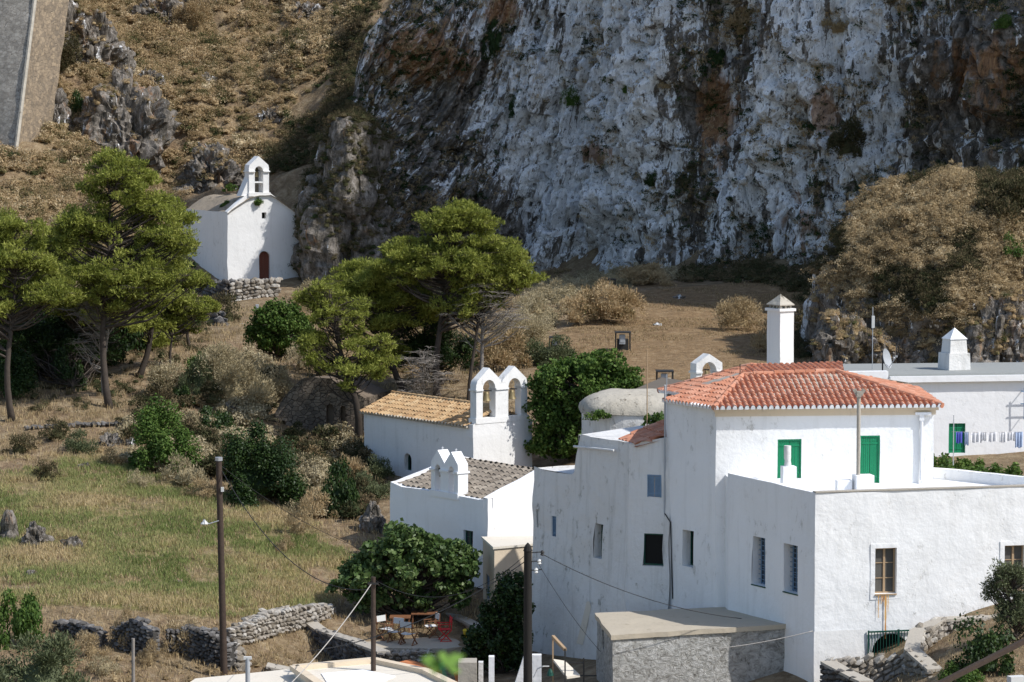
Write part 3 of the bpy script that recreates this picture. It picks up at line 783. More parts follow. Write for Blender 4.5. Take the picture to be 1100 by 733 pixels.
def bell_gable(mb, A, B, z0, zsh, zap, t, n=1, r_frac=.30, spring=.62, gable=True, pillar=None):
    """free-standing arched belfry wall from A to B; n arches, each bay with its own little gable"""
    A = np.array(A[:2], float); B = np.array(B[:2], float); L = np.hypot(*(B-A)); e = (B-A)/L; nn = np.array([-e[1], e[0]])
    def P(s, z, b): q = A+e*s+nn*(t*b); return (q[0], q[1], z)
    w = L/n
    for k in range(n):
        s0 = k*w; s1 = s0+w; c = (s0+s1)/2; r_ = w*r_frac
        zs = z0+(zsh-z0)*spring*1.0; zb = z0+.12
        K = 12
        arc = [(c-r_*math.cos(math.pi*q/K), zs+r_*1.15*math.sin(math.pi*q/K)) for q in range(K+1)]
        inner = [(c-r_, zb)]+arc+[(c+r_, zb)]
        L1 = zsh-zs; L2 = math.hypot(w/2, zap-zsh); tot = 2*L1+2*L2
        def outl(d):
            if d < L1: return (s0, zs+d)
            d -= L1
            if d < L2: return (s0+w/2*d/L2, zsh+(zap-zsh)*d/L2)
            d -= L2
            if d < L2: return (c+w/2*d/L2, zap-(zap-zsh)*d/L2)
            d -= L2
            return (s1, zsh-d)
        fr = [q/K for q in range(K+1)]
        outer = [(s0, zb)]+[outl(tot*f) for f in fr]+[(s1, zb)]
        m_ = len(inner); V = []
        for b in (0, 1):
            V += [P(s, z, b) for s, z in inner]+[P(s, z, b) for s, z in outer]
        F = []
        for q in range(m_-1):
            F.append((q, q+1, m_+q+1, m_+q)); F.append((2*m_+q, 2*m_+m_+q, 2*m_+m_+q+1, 2*m_+q+1))
            F.append((q, 2*m_+q, 2*m_+q+1, q+1)); F.append((m_+q, m_+q+1, 3*m_+q+1, 3*m_+q))
        mb.add(V, F)
    # sill block
    mb.hexa([P(-.06, z0-.12, -.12), P(L+.06, z0-.12, -.12), P(L+.06, z0-.12, 1.12), P(-.06, z0-.12, 1.12), P(-.06, z0+.12, -.12), P(L+.06, z0+.12, -.12), P(L+.06, z0+.12, 1.12), P(-.06, z0+.12, 1.12)])
    # drip course at the springing
    for k in range(n+1):
        s_ = k*w; a_ = max(0, s_-(w*(.5-r_frac)))-.04*(k == 0); b_ = min(L, s_+w*(.5-r_frac))+.04*(k == n)
        z_ = z0+(zsh-z0)*spring
        mb.hexa([P(a_, z_-.05, -.14), P(b_, z_-.05, -.14), P(b_, z_-.05, 1.14), P(a_, z_-.05, 1.14), P(a_, z_+.03, -.14), P(b_, z_+.03, -.14), P(b_, z_+.03, 1.14), P(a_, z_+.03, 1.14)])
def bell(parent, c, r, h):
    o = MB().lathe(c, [(r, 0), (r*.93, h*.08), (r*.72, h*.3), (r*.58, h*.65), (r*.45, h*.88), (r*.12, h)], 16).build('bell', 'bronze', parent, smooth=True, sharp=40)
    MB().bar((c[0]-r*1.2, c[1], c[2]+h*1.06), (c[0]+r*1.2, c[1], c[2]+h*1.06), .05).build('yoke', 'iron', o)
    MB().tube([(c[0], c[1], c[2]+h*.7), (c[0], c[1], c[2]-h*.08)], [.01, .03], 6).build('clapper', 'iron', o)

def window(parent, A, B, s0, s1, z0, z1, dp, style, n_out=0.0, nm='window', batter=0.0, zmax=0.0):
    A = np.array(A[:2], float); B = np.array(B[:2], float); L = np.hypot(*(B-A)); e = (B-A)/L; n = np.array([e[1], -e[0]])
    bt = batter*(zmax-(z0+z1)/2)
    def P(s, z, o): q = A+e*s+n*(o+bt); return Vector((q[0], q[1], z))
    def bx(mb, a, b, c, d, o0, o1): mb.hexa([P(a, c, o1), P(b, c, o1), P(b, c, o0), P(a, c, o0), P(a, d, o1), P(b, d, o1), P(b, d, o0), P(a, d, o0)])
    w = s1-s0; h = z1-z0; q = -dp+.005
    if style in ('shutter_green', 'shutter_dark', 'door_wood', 'shutter_blue'):
        mk = {'shutter_green': 'green', 'shutter_dark': 'dark_green', 'door_wood': 'wood', 'shutter_blue': 'blue'}[style]
        fr = MB(); f_ = .045
        for (a, b, c, d) in ((s0, s0+f_, z0, z1), (s1-f_, s1, z0, z1), (s0+f_, s1-f_, z1-f_, z1)): bx(fr, a, b, c, d, q, q+.06)
        F = fr.build(nm, mk, parent)
        for k in (0, 1):
            lf = MB(); a = s0+f_+k*(w/2-f_)+.006; b = a+w/2-f_-.012
            for m_ in range(4):
                aa = a+(b-a)*m_/4; bx(lf, aa+.004, aa+(b-a)/4-.004, z0+.01, z1-f_-.01, q+.002, q+.026)
            for zz in (z0+h*.12, z0+h*.82): bx(lf, a, b, zz, zz+.07, q+.026, q+.042)
            lf.build('shutter' if 'door' not in style else 'door_leaf', mk, F)
    elif style == 'dark':
        fr = MB()
        for (a, b, c, d) in ((s0, s0+.05, z0, z1), (s1-.05, s1, z0, z1), (s0+.05, s1-.05, z1-.05, z1), (s0+.05, s1-.05, z0, z0+.05)): bx(fr, a, b, c, d, q, q+.05)
        F = fr.build(nm, 'dark_green', parent)
        p = MB(); bx(p, s0+.05, s1-.05, z0+.05, z1-.05, q-.02, q); p.build('pane', 'interior', F)
    else:
        fm = {'casement': 'canvas', 'old': 'tanwood', 'grid': 'blue', 'greenframe': 'dark_green'}[style]
        fr = MB(); t = .05
        for (a, b, c, d) in ((s0, s0+t, z0, z1), (s1-t, s1, z0, z1), (s0+t, s1-t, z1-t, z1), (s0+t, s1-t, z0, z0+t)): bx(fr, a, b, c, d, q, q+.05)
        bx(fr, (s0+s1)/2-.035, (s0+s1)/2+.035, z0+t, z1-t, q, q+.055)
        for k in (1, 2):
            zz = z0+h*k/3
            bx(fr, s0+t, (s0+s1)/2-.035, zz-.012, zz+.012, q, q+.045); bx(fr, (s0+s1)/2+.035, s1-t, zz-.012, zz+.012, q, q+.045)
        F = fr.build(nm, fm, parent)
        p = MB(); bx(p, s0+t, s1-t, z0+t, z1-t, q+.015, q+.02); p.build('pane', 'glass' if style != 'old' else 'curtain', F)
        if style == 'grid':
            gr = MB()
            for k in range(1, 5): bx(gr, s0+w*k/5-.012, s0+w*k/5+.012, z0, z1, q+.10, q+.124)
            for k in range(1, 10): bx(gr, s0, s1, z0+h*k/10-.01, z0+h*k/10+.01, q+.124, q+.144)
            gr.build('grille', 'blue', F)
    return F
def sill(parent, A, B, s0, s1, z, mk='white', out=.05, nm='sill', th=.07):
    A = np.array(A[:2], float); B = np.array(B[:2], float); L = np.hypot(*(B-A)); e = (B-A)/L; n = np.array([e[1], -e[0]])
    def P(s, z_, o): q = A+e*s+n*o; return Vector((q[0], q[1], z_))
    mb = MB(); mb.hexa([P(s0, z-th, out), P(s1, z-th, out), P(s1, z-th, -.1), P(s0, z-th, -.1), P(s0, z, out), P(s1, z, out), P(s1, z, -.1), P(s0, z, -.1)])
    return mb.build(nm, mk, parent)
def op(A, B, x0, y0, x1, y1, dp=.25, arch=False):
    """opening from its pixel corners (left, top, right, bottom)"""
    sa, za = hit(x0, (y0+y1)/2, A, B); sb, zb = hit(x1, (y0+y1)/2, A, B)
    xm = (x0+x1)/2
    _, zt = hit(xm, y0, A, B); _, zb_ = hit(xm, y1, A, B)
    return [min(sa, sb), max(sa, sb), zb_, zt, dp, arch]
# ================================================================== BIG WHITE HOUSE
K_ = corner(876, 103, 530); Fr = xy(1185, 105.4, 530); P1 = xy(1027, 109.9, 500); Rr = xy(1003, 108.9, 440)
J_ = xy(782, 107.6, 515); M_ = xy(769, 108.2, 440); L_ = xy(716, 110.6, 436)
house = empty('village_house', (K_[0], K_[1]+3, 11.0), 'large white two-storey house with a red hipped tile roof and a walled roof terrace', 'house')
zT = at(876, 530, 103).z; zFloor = zT-.38
def perim(a, b): return math.dist(a, b)
low = MB()
lowpoly = [K_, Fr, P1, (Rr[0]-.3, 110.6), (M_[0]+.6, 110.8), J_]
z0 = 9.0
# front face
o1 = op(K_, Fr, 940, 589, 963, 638, .22); o2 = op(K_, Fr, 1079, 586, 1101, 634, .22); o3 = op(K_, Fr, 936, 681, 978, 712, .35, True)
o3[2] -= .5
pl_f = wall(low, K_, Fr, z0, zT, [o1, o2, o3], amp=.035)
wall(low, Fr, P1, z0, zT, amp=.03)
wall(low, P1, lowpoly[3], z0, zT, amp=.03)
o4 = op(J_, K_, 808, 577, 822, 629, .42); o5 = op(J_, K_, 842, 585, 857, 637, .42)
LJ = perim(J_, K_)
wall(low, J_, K_, z0, [(0, zT+.12), (LJ*.5, zT+.07), (LJ, zT)], [o4, o5], amp=.035)
M2 = (M_[0]+.25, 109.5)
wall(low, M2, J_, z0, zT-.02, amp=.03)
capp = [K_, Fr, P1, lowpoly[3], (M_[0]+.6, 110.8), J_]
caps(low, capp, [zT, zT, zT, zT, zT, [(0, zT+.12), (LJ*.5, zT+.07), (LJ, zT)]], .24, zFloor-.1, skip=(3, 4))
lw = low.build('lower_wall', 'white', house, smooth=True, sharp=35)
q = offs(capp, .2)
fl = MB(); n_ = len(q); fl.add([(p[0], p[1], zFloor) for p in q], [tuple(range(n_))]); fl.build('terrace_floor', 'white_clean', house)
# thin grey capping line on the parapet
cp = MB(); qq = offs([K_, Fr, P1], -.03)
for a, b in ((K_, Fr),):
    e = np.array(b)-np.array(a); e /= np.linalg.norm(e); n = np.array([e[1], -e[0]])
    A3 = np.array(a)+n*.035; B3 = np.array(b)+n*.035; A4 = np.array(a)-n*.27; B4 = np.array(b)-n*.27
    cp.hexa([(A3[0], A3[1], zT+.012), (B3[0], B3[1], zT+.012), (B4[0], B4[1], zT+.012), (A4[0], A4[1], zT+.012), (A3[0], A3[1], zT+.05), (B3[0], B3[1], zT+.05), (B4[0], B4[1], zT+.05), (A4[0], A4[1], zT+.05)])
cp.build('parapet_coping', 'concrete', house)
# windows of the lower storey
for o in (o1, o2):
    w_ = window(house, K_, Fr, o[0], o[1], o[2], o[3], .22, 'old')
    sm = MB(); A = np.array(K_); B = np.array(Fr); e = (B-A)/np.linalg.norm(B-A); n = np.array([e[1], -e[0]])
    def P(s, z, oo): q_ = A+e*s+n*oo; return Vector((q_[0], q_[1], z))
    for (a, b, c, d) in ((o[0]-.16, o[0]-.002, o[2]-.18, o[3]+.15), (o[1]+.002, o[1]+.16, o[2]-.18, o[3]+.15), (o[0]-.002, o[1]+.002, o[3]+.002, o[3]+.15), (o[0]-.002, o[1]+.002, o[2]-.18, o[2]-.03)):
        sm.hexa([P(a, c, .012), P(b, c, .012), P(b, c, -.08), P(a, c, -.08), P(a, d, .012), P(b, d, .012), P(b, d, -.08), P(a, d, -.08)])
    sm.build('window_surround', 'white', w_)
    sill(w_, K_, Fr, o[0], o[1], o[2], 'tanwood', .06, th=.04)
# rust runs under the first window : stains on the wall, thin sheets of run-down rust
def _rust(nt, b, out):
    N = NT(nt); c = N.coord((18, 18, 1.0))
    t = N.attr('tint'); n = N.noise(c, 1, 5, .6)
    N.L(N.ramp(n, [(.35, (.50, .20, .04)), (.65, (.72, .48, .20))]), b.inputs['Base Color'])
M['rust'] = mat('rust_stain', _rust)
ru = MB()
A = np.array(K_); B = np.array(Fr); e = (B-A)/np.linalg.norm(B-A); n = np.array([e[1], -e[0]])
for sx, ln, wd in ((.15, .75, .035), (.28, .3, .03), (.48, 1.45, .075), (.60, .55, .03), (.36, .22, .05)):
    s = o1[0]+(o1[1]-o1[0])*sx
    K = 10; V = []; Fc = []
    for k in range(K+1):
        z = o1[2]-.04-ln*k/K; ww = wd*(1-.55*k/K)*(1+.3*math.sin(k*2.1+sx*9))
        for sg in (-1, 1):
            p = A+e*(s+sg*ww/2)+n*(.052 if z > o1[2]-.19 else .05); V.append((p[0], p[1], z))
    for k in range(K): Fc.append((2*k, 2*k+1, 2*k+3, 2*k+2))
    ru.add(V, Fc)
ru.build('rust_streak', 'rust', house)
for o in (o4, o5):
    w_ = window(house, J_, K_, o[0], o[1], o[2], o[3], .40, 'grid')
    sill(w_, J_, K_, o[0]-.03, o[1]+.03, o[2], 'dark_green', .03, th=.04)
# arch grille
gr = MB()
def Pf(s, z, oo): q_ = A+e*s+n*oo; return (q_[0], q_[1], z)
sa, _ = hit(932, 690, K_, Fr); sb, _ = hit(976, 690, K_, Fr); gz0 = o3[2]+.1; _, gz1 = hit(950, 678, K_, Fr)
k = sa
while k < sb:
    gr.bar(Pf(k, gz0, .08), Pf(k, gz1, .08), .022); k += .105
gr.bar(Pf(sa, gz1, .08), Pf(sb+.1, gz1, .08), .05); gr.bar(Pf(sa, gz0+.15, .08), Pf(sb, gz0+.15, .08), .04)
gr.bar(Pf(sa, gz0, .08), Pf(sa, gz1+.05, .08), .05); gr.bar(Pf(sa+(sb-sa)*.73, gz0, .085), Pf(sa+(sb-sa)*.73, gz1+.05, .085), .07)
gr.build('arch_grille', 'dark_green', house)
dk = MB(); s0_, s1_ = o3[0], o3[1]
dk.hexa([Pf(s0_-.1, o3[2]-.1, -.36), Pf(s1_+.1, o3[2]-.1, -.36), Pf(s1_+.1, o3[2]-.1, -.4), Pf(s0_-.1, o3[2]-.1, -.4), Pf(s0_-.1, o3[3]+.1, -.36), Pf(s1_+.1, o3[3]+.1, -.36), Pf(s1_+.1, o3[3]+.1, -.4), Pf(s0_-.1, o3[3]+.1, -.4)])
dk.build('cellar_opening', 'interior', house)
# low rough plinth
pl = MB(); _, zp = hit(905, 677, K_, Fr); sp1, _ = hit(931, 690, K_, Fr)
plp = wall(pl, (K_[0]+n[0]*.035-e[0]*.03, K_[1]+n[1]*.035), (K_[0]+n[0]*.035+e[0]*sp1, K_[1]+n[1]*.035+e[1]*sp1), z0, zp, amp=.03, cell=.2)
pl.build('plinth', 'white_chapel', house)

# upper storey
zE = at(769, 440, 108.2).z+.02
Rb = (Rr[0]+.2, 117.5); Lb = xy(714, 117.5, 430)
upm = MB()
w1 = op(M_, Rr, 835, 472, 861, 514, .12); w2 = op(M_, Rr, 924, 468, 945, 524, .12)
sfl = zFloor+.02
w1[2] = max(w1[2], sfl); w2[2] = sfl
wall(upm, M_, Rr, 9.2, zE, [w1, w2], amp=.02)
wall(upm, Rr, Rb, 9.2, zE, amp=.02)
wall(upm, Rb, Lb, 9.2, zE, amp=.02)
LLb = perim(Lb, L_); zE2 = at(709, 421, 116).z
wall(upm, Lb, L_, 9.2, [(0, zE2), (LLb*.6, zE2-.02), (LLb, zE)], amp=.02)
w3 = op(L_, M_, 733, 570, 745, 609, .42)
wall(upm, L_, M_, 9.2, zE, [w3], amp=.03)
upm.build('upper_wall', 'white', house, smooth=True, sharp=35)
for o in (w1, w2): window(house, M_, Rr, o[0], o[1], o[2], o[3], .07, 'shutter_green')
window(house, L_, M_, w3[0], w3[1], w3[2], w3[3], .40, 'dark')
# cornice
cn = MB()
def band(mb, poly, zz0, zz1, out, closed=True, edges=None):
    q_ = offs(poly, -out); n_ = len(poly)
    for i in (edges if edges is not None else range(n_)):
        j = (i+1) % n_
        a, b, c, d = poly[i], poly[j], q_[j], q_[i]
        mb.hexa([(d[0], d[1], zz0), (c[0], c[1], zz0), (b[0], b[1], zz0), (a[0], a[1], zz0), (d[0], d[1], zz1), (c[0], c[1], zz1), (b[0], b[1], zz1), (a[0], a[1], zz1)])
up_poly = [M_, Rr, Rb, Lb, L_]
band(cn, up_poly, zE-.10, zE+.03, .16, edges=(0,)); band(cn, up_poly, zE-.26, zE-.102, .07, edges=(0,))
cn.build('cornice', 'cream', house)
# roofs
ov = .30
eN = np.array([Rr[0]-M_[0], Rr[1]-M_[1]]); eN /= np.linalg.norm(eN); nN = np.array([eN[1], -eN[0]])
dL = np.array([L_[0]-M_[0], L_[1]-M_[1]]); dL /= np.linalg.norm(dL); nL = np.array([dL[1], -dL[0]]); nL *= -1 if nL[0] > 0 else 1
zR = zE+.03
Mo = np.array(M_)+nN*ov-eN*.06; Ro = np.array(Rr)+nN*ov+eN*.25; Lo = np.array(L_)+nL*.12
A1 = at(798, 404, 111.0); A2 = at(898, 400, 111.4)
Me = np.array([Mo[0]+nL[0]*.08, Mo[1]+nL[1]*.08, zR]); Re = np.array([Ro[0], Ro[1], zR]); Le = np.array([Lo[0]+dL[0]*.1, Lo[1]+dL[1]*.1, zR])
A1 = np.array(A1); A2 = np.array(A2)
rb = at(900, 412, 114.0)
roofm = MB()
Rbk = np.array([Rr[0]+.25, 115.2, zR])
roofm.add([Me, Re, A2, A1], [(0, 1, 2, 3)]); roofm.add([Le, Me, A1], [(0, 1, 2)]); roofm.add([Re, Rbk, A2], [(0, 1, 2)])
roofm.build('roof_deck', 'concrete', house)
tiles(house, 'roof', 'tile_red', [Me, Re, A2, A1], eN.tolist()+[0], A1-Me, w=.21, course=.34, r=.05, mortar='white_clean', seed=1)
tiles(house, 'roof', 'tile_red', [Le, Me, A1], Me-Le, A1-(Me+Le)/2, w=.21, course=.34, r=.05, mortar='white_clean', seed=2)
tiles(house, 'roof', 'tile_red', [Re, Rbk, A2], Rbk-Re, A2-(Re+Rbk)/2, w=.21, course=.34, r=.05, seed=3)
# second roof behind
B0 = np.array(at(707, 421, 115.6)); B1 = np.array(at(748, 427, 111.2)); B2 = np.array(at(806, 394, 113.6)); B3 = np.array(at(905, 399, 114.2))
C1_ = A1+np.array([-.15, .1, -.02]); C2_ = A2+np.array([.3, .1, -.05])
rd2 = MB(); rd2.add([B0, B1, C1_, B2], [(0, 1, 2, 3)]); rd2.add([C1_, C2_, B3, B2], [(0, 1, 2, 3)]);
Bk0 = np.array([B0[0]+.4, 119.0, B0[2]-.2]); Bk1 = np.array([Rr[0]+.3, 118.0, zR]); rd2.add([B2, B3, Bk1, Bk0], [(0, 1, 2, 3)]); rd2.add([B0, B2, Bk0], [(0, 1, 2)]); rd2.add([B3, C2_, Bk1], [(0, 1, 2)])
rd2.build('roof_deck', 'concrete', house)
tiles(house, 'rear_roof', 'tile_red', [B0, B1, C1_, B2], B1-B0, B2-B0, w=.21, course=.33, r=.05, mortar='white_clean', seed=4)
tiles(house, 'rear_roof', 'tile_red', [C1_, C2_, B3, B2], C2_-C1_, B2-C1_, w=.21, course=.33, r=.05, seed=5)
# ridge and hip caps
for nm, a, b in (('ridge_tiles', B2, B3), ('ridge_tiles', A1, A2), ('hip_tiles', Me, A1), ('hip_tiles', Re, A2), ('hip_tiles', B0, B2)):
    mb = MB(); a = Vector(a); b = Vector(b); n__ = max(2, int((b-a).length/.36))
    for k in range(n__):
        p = a+(b-a)*(k/n__); p2 = a+(b-a)*((k+1.08)/n__); up = Vector((0, 0, .045+.012*(k % 2)))
        mb.tube([p+up, p2+up*.9], [.10, .085], 8)
    mb.build(nm, 'tile_red', house, tint=True)

# west wing: two battered faces, stepped top
z00 = 9.2
Wc = xy(677, 111.0, 476); Wl = xy(575, 116.0, 505); Wr = (L_[0]+.15, L_[1]-.12)
zW = at(677, 476, 111).z; zWlo = at(577, 505, 115.8).z
wing = MB()
LW = perim(Wl, Wc); sSt, _ = hit(618, 480, Wl, Wc)
wa = op(Wl, Wc, 579, 547, 581, 567, .2); wb = op(Wl, Wc, 595.5, 554, 600, 576, .2); wc = op(Wl, Wc, 641, 563, 650, 599, .4)
wall(wing, Wl, Wc, z00, [(0, zWlo+.12), (.5, zWlo+.02), (sSt-.25, zWlo+.06), (sSt-.02, zWlo+.12), (sSt+.12, zWlo+.75), (sSt+.32, zW+.02), (LW, zW)], [wa, wb, wc], batter=.035, amp=.07, cell=.3)
LR = perim(Wc, Wr)
we = op(Wc, Wr, 696, 510, 711, 534, .12); wd = op(Wc, Wr, 692, 573, 714, 607, .16)
wall(wing, Wc, Wr, z00, [(0, zW), (LR, zW+.30)], [we, wd], batter=.035, amp=.07, cell=.3)
Wb = (Wc[0]+1.0, 117.2); Wbl = (Wl[0]+2.6, Wl[1]+1.3)
wall(wing, Wbl, Wl, z00, zWlo+.06, amp=.05)
e1_ = (np.array(Wc)-np.array(Wl))/LW; n1_ = np.array([e1_[1], -e1_[0]]); e2_ = (np.array(Wr)-np.array(Wc))/LR; n2_ = np.array([e2_[1], -e2_[0]])
V = []; F = []
for k in range(31):
    zq_ = z00+(zW-z00)*k/30; b1_ = .035*(zW-zq_); b2_ = .035*(zW+.30-zq_); nm_ = (n1_+n2_)/np.linalg.norm(n1_+n2_)
    for nn_, bb_, inn in ((n1_, b1_-.03, -e1_*.12), (nm_, (b1_+b2_)/2+.06, 0), (n2_, b2_-.03, e2_*.12)):
        q_ = np.array(Wc)+nn_*bb_+inn; V.append((q_[0], q_[1], zq_))
for k in range(30):
    for m_ in (0, 1): F.append((3*k+m_, 3*k+m_+1, 3*k+m_+4, 3*k+m_+3))
wing.add(wob(V, .07), F)
# tops
sx = sSt/LW; St = (Wl[0]+(Wc[0]-Wl[0])*(sx+.03), Wl[1]+(Wc[1]-Wl[1])*(sx+.03)); Stb = (St[0]+2.4, St[1]+3.3)
e_ = np.array([Wc[0]-Wl[0], Wc[1]-Wl[1]]); e_ /= np.linalg.norm(e_); nb_ = np.array([-e_[1], e_[0]])
def tri(mb, pts): mb.add([tuple(p) for p in pts], [tuple(range(len(pts)))])
tri(wing, [(Wl[0], Wl[1], zWlo+.05), (St[0], St[1], zWlo+.05), (Stb[0], Stb[1], zWlo-.06), (Wbl[0], Wbl[1], zWlo-.06)])
tri(wing, [(St[0], St[1], zW), (Wc[0], Wc[1], zW), (Wr[0], Wr[1]+.2, zW), (Wr[0]+.1, 116.5, zW), (Stb[0], Stb[1], zW)])
tri(wing, [(St[0], St[1], zWlo-.2), (Stb[0], Stb[1], zWlo-.2), (Stb[0], Stb[1], zW), (St[0], St[1], zW)])
wing.build('wing_wall', 'white_old', house, smooth=True, sharp=35)
zz = max(zWlo+.12, zW)
window(house, Wl, Wc, wa[0], wa[1], wa[2], wa[3], .18, 'grid' if False else 'dark', batter=.035, zmax=zW+.02)
window(house, Wl, Wc, wb[0], wb[1], wb[2], wb[3], .10, 'shutter_blue', batter=.035, zmax=zW+.02)
window(house, Wl, Wc, wc[0], wc[1], wc[2], wc[3], .38, 'greenframe', batter=.035, zmax=zW+.02)
w_ = window(house, Wc, Wr, we[0], we[1], we[2], we[3], .06, 'shutter_blue', batter=.035, zmax=zW+.42)
w_ = window(house, Wc, Wr, wd[0], wd[1], wd[2], wd[3], .14, 'dark', batter=.035, zmax=zW+.42)
# lean-to tile roof over the wing
p0 = np.array(at(664, 474, 112.3)); p1 = np.array(at(683, 479, 110.75)); p2 = np.array(at(716, 470, 110.6)); p3 = np.array(at(716, 452, 113.2))
tiles(house, 'lean_to_roof', 'tile_red', [p0, p1, p2, p3], p1-p0, p3-p0, w=.30, course=.55, r=.05, seed=8)
lt = MB(); tri(lt, [p0-[0, 0, .05], p1-[0, 0, .05], p2-[0, 0, .05], p3-[0, 0, .05]]); lt.build('lean_to_deck', 'tile_red', house, tint=True)
lt = MB(); tri(lt, [p1-[-.05, -.12, .04], p2-[0, -.1, .04], p2-[0, -.1, 1.0], p1-[-.05, -.12, 1.0]]); lt.build('gable_infill', 'white_old', house)
# gutter-like pipe on the wing
s_a, z_a = hit(621, 480, Wl, Wc); s_b, z_b = hit(664, 480, Wl, Wc)
def Pw(s, z, o): q_ = np.array(Wl)+e_*s-nb_*o; return (q_[0], q_[1], z)
MB().tube([Pw(s_a, z_a+.02, .18), Pw((s_a+s_b)/2, z_a+.06, .18), Pw(s_b, z_a+.1, .18)], .045).build('wing_pipe', 'white_old', house)
# batter niche (pale blocked arch) is shallow: a buttress-like sloped recess
# drainpipe
a_ = at(715, 428, 110.4)
MB().tube([(L_[0]-.06, L_[1]-.12, zE+.6), (L_[0]-.06, L_[1]-.12, zE-3.0), (L_[0]-.06, L_[1]-.14, 14.6)], .03, 8).build('drainpipe', 'grey', house)
MB().tube([(L_[0]-.06, L_[1]-.14, 15.6), (L_[0]+.14, L_[1]-.30, 15.3), (L_[0]+.18, L_[1]-.35, 13.9), (L_[0]+.22, L_[1]-.37, 12.6)], .022, 6).build('cable_run', 'cable', house)
# downpipe at the right end of the upper front
pr = at(990, 446, 108.80)
mb = MB(); mb.tube([(pr.x, pr.y-.02, zE-.35), (pr.x, pr.y-.02, sfl+.1), (pr.x, pr.y-.2, sfl+.05)], .055, 8); mb.box((pr.x+.05, pr.y-.06, zE-.22), (.55, .10, .10)); mb.box((pr.x, pr.y-.03, zE-.36), (.16, .10, .2)); mb.build('downpipe', 'white_clean', house)
# parapet piers on the terrace
pp = at(847, 520, 106.0); 
mb = MB(); mb.box((pp.x, pp.y, zFloor+.45), (.46, .42, .95), rz=.15); mb.build('parapet_pier', 'white_clean', house, smooth=False)
mb = MB(); mb.tube([(pp.x-.03, pp.y, zFloor+.92), (pp.x-.03, pp.y, zFloor+1.12), (pp.x-.04, pp.y, zFloor+1.2), (pp.x-.04, pp.y, zFloor+1.62)], [.13, .10, .12, .12], 12); mb.build('vent_pot', 'white_old', house, smooth=True, sharp=50)
pq = at(924, 522, 105.6)
mb = MB(); mb.box((pq.x+.1, pq.y, zFloor+.33), (.62, .5, .7), rz=.2); mb.box((pq.x-.55, pq.y+.05, zFloor+.25), (.5, .4, .5), rz=.1); mb.build('parapet_pier', 'white_clean', house)
st = MB(); st.tube([(pq.x-.07, pq.y, zFloor+.6), (pq.x-.07, pq.y, zFloor+3.35)], .065, 12); st.box((pq.x-.07, pq.y, zFloor+3.4), (.16, .16, .2)); st.box((pq.x-.17, pq.y, zFloor+3.47), (.12, .1, .22), ry=-.5); st.box((pq.x+.05, pq.y, zFloor+3.47), (.12, .1, .22), ry=.5)
props(st.build('clothes_post', 'concrete', loc=(pq.x, pq.y, zFloor+.6), smooth=True, sharp=40), 'pale concrete post with a forked head rising from the roof terrace', 'post')
# chimney
ch = MB(); c0 = at(838, 396, 116.0); zc0 = 19.0; zc1 = at(838, 334, 116).z
s = .47
bp = [(c0.x-.04, 115.45), (c0.x+.52, 115.75), (c0.x+.06, 116.4), (c0.x-.50, 116.1)]
cw = .98
ang = .50
def rot(px_, py_, a): return (px_*math.cos(a)-py_*math.sin(a), px_*math.sin(a)+py_*math.cos(a))
def sq(c, w, d, a): return [(c[0]+rot(x*w/2, y*d/2, a)[0], c[1]+rot(x*w/2, y*d/2, a)[1]) for x, y in ((-1, -1), (1, -1), (1, 1), (-1, 1))]
cc = (c0.x, 116.0)
chim = empty('rooftop_chimney', (cc[0], cc[1], zc0), 'tall square white chimney with a little pyramid cap behind the red roof', 'chimney')
mb = MB(); P_ = sq(cc, .62, .80, .55)
for i in range(4):
    wall(mb, P_[i], P_[(i+1) % 4], zc0, zc1, amp=.02)
mb.prism(sq(cc, .60, .78, .55), zc0, zc1-.01); mb.build('shaft', 'white_chapel', chim, smooth=True, sharp=40)
mb = MB(); mb.prism(sq(cc, .74, .92, .55), zc1+.002, zc1+.10); mb.build('cap_slab', 'white_chapel', chim)
for x in (-.22, 0, .22):
    for y in (-.3, -.1, .1, .3):
        if abs(x) > .1 or abs(y) > .2:
            r_ = rot(x, y, .55); mb = MB(); mb.box((cc[0]+r_[0], cc[1]+r_[1], zc1+.155), (.07, .07, .11), rz=.55); mb.build('vent_block', 'vault', chim)
mb = MB(); P_ = sq(cc, .66, .84, .55); apx = (cc[0], cc[1], zc1+.62); zb = zc1+.211
mb.prism(P_, zb, zb+.03); mb.add([(p[0], p[1], zb+.032) for p in P_]+[apx], [(0, 1, 4), (1, 2, 4), (2, 3, 4), (3, 0, 4), (3, 2, 1, 0)]); mb.build('pyramid_cap', 'vault', chim)
mb = MB(); q1 = (cc[0]+.45, cc[1]-.1, zc1-.12); mb.bar(q1, (q1[0], q1[1], q1[2]-.3), .03); mb.bar(q1, (q1[0]+.28, q1[1]-.05, q1[2]), .03); mb.bar((q1[0], q1[1], q1[2]-.3), (q1[0]+.22, q1[1]-.05, q1[2]-.3), .03); mb.build('iron_bracket', 'iron', chim)

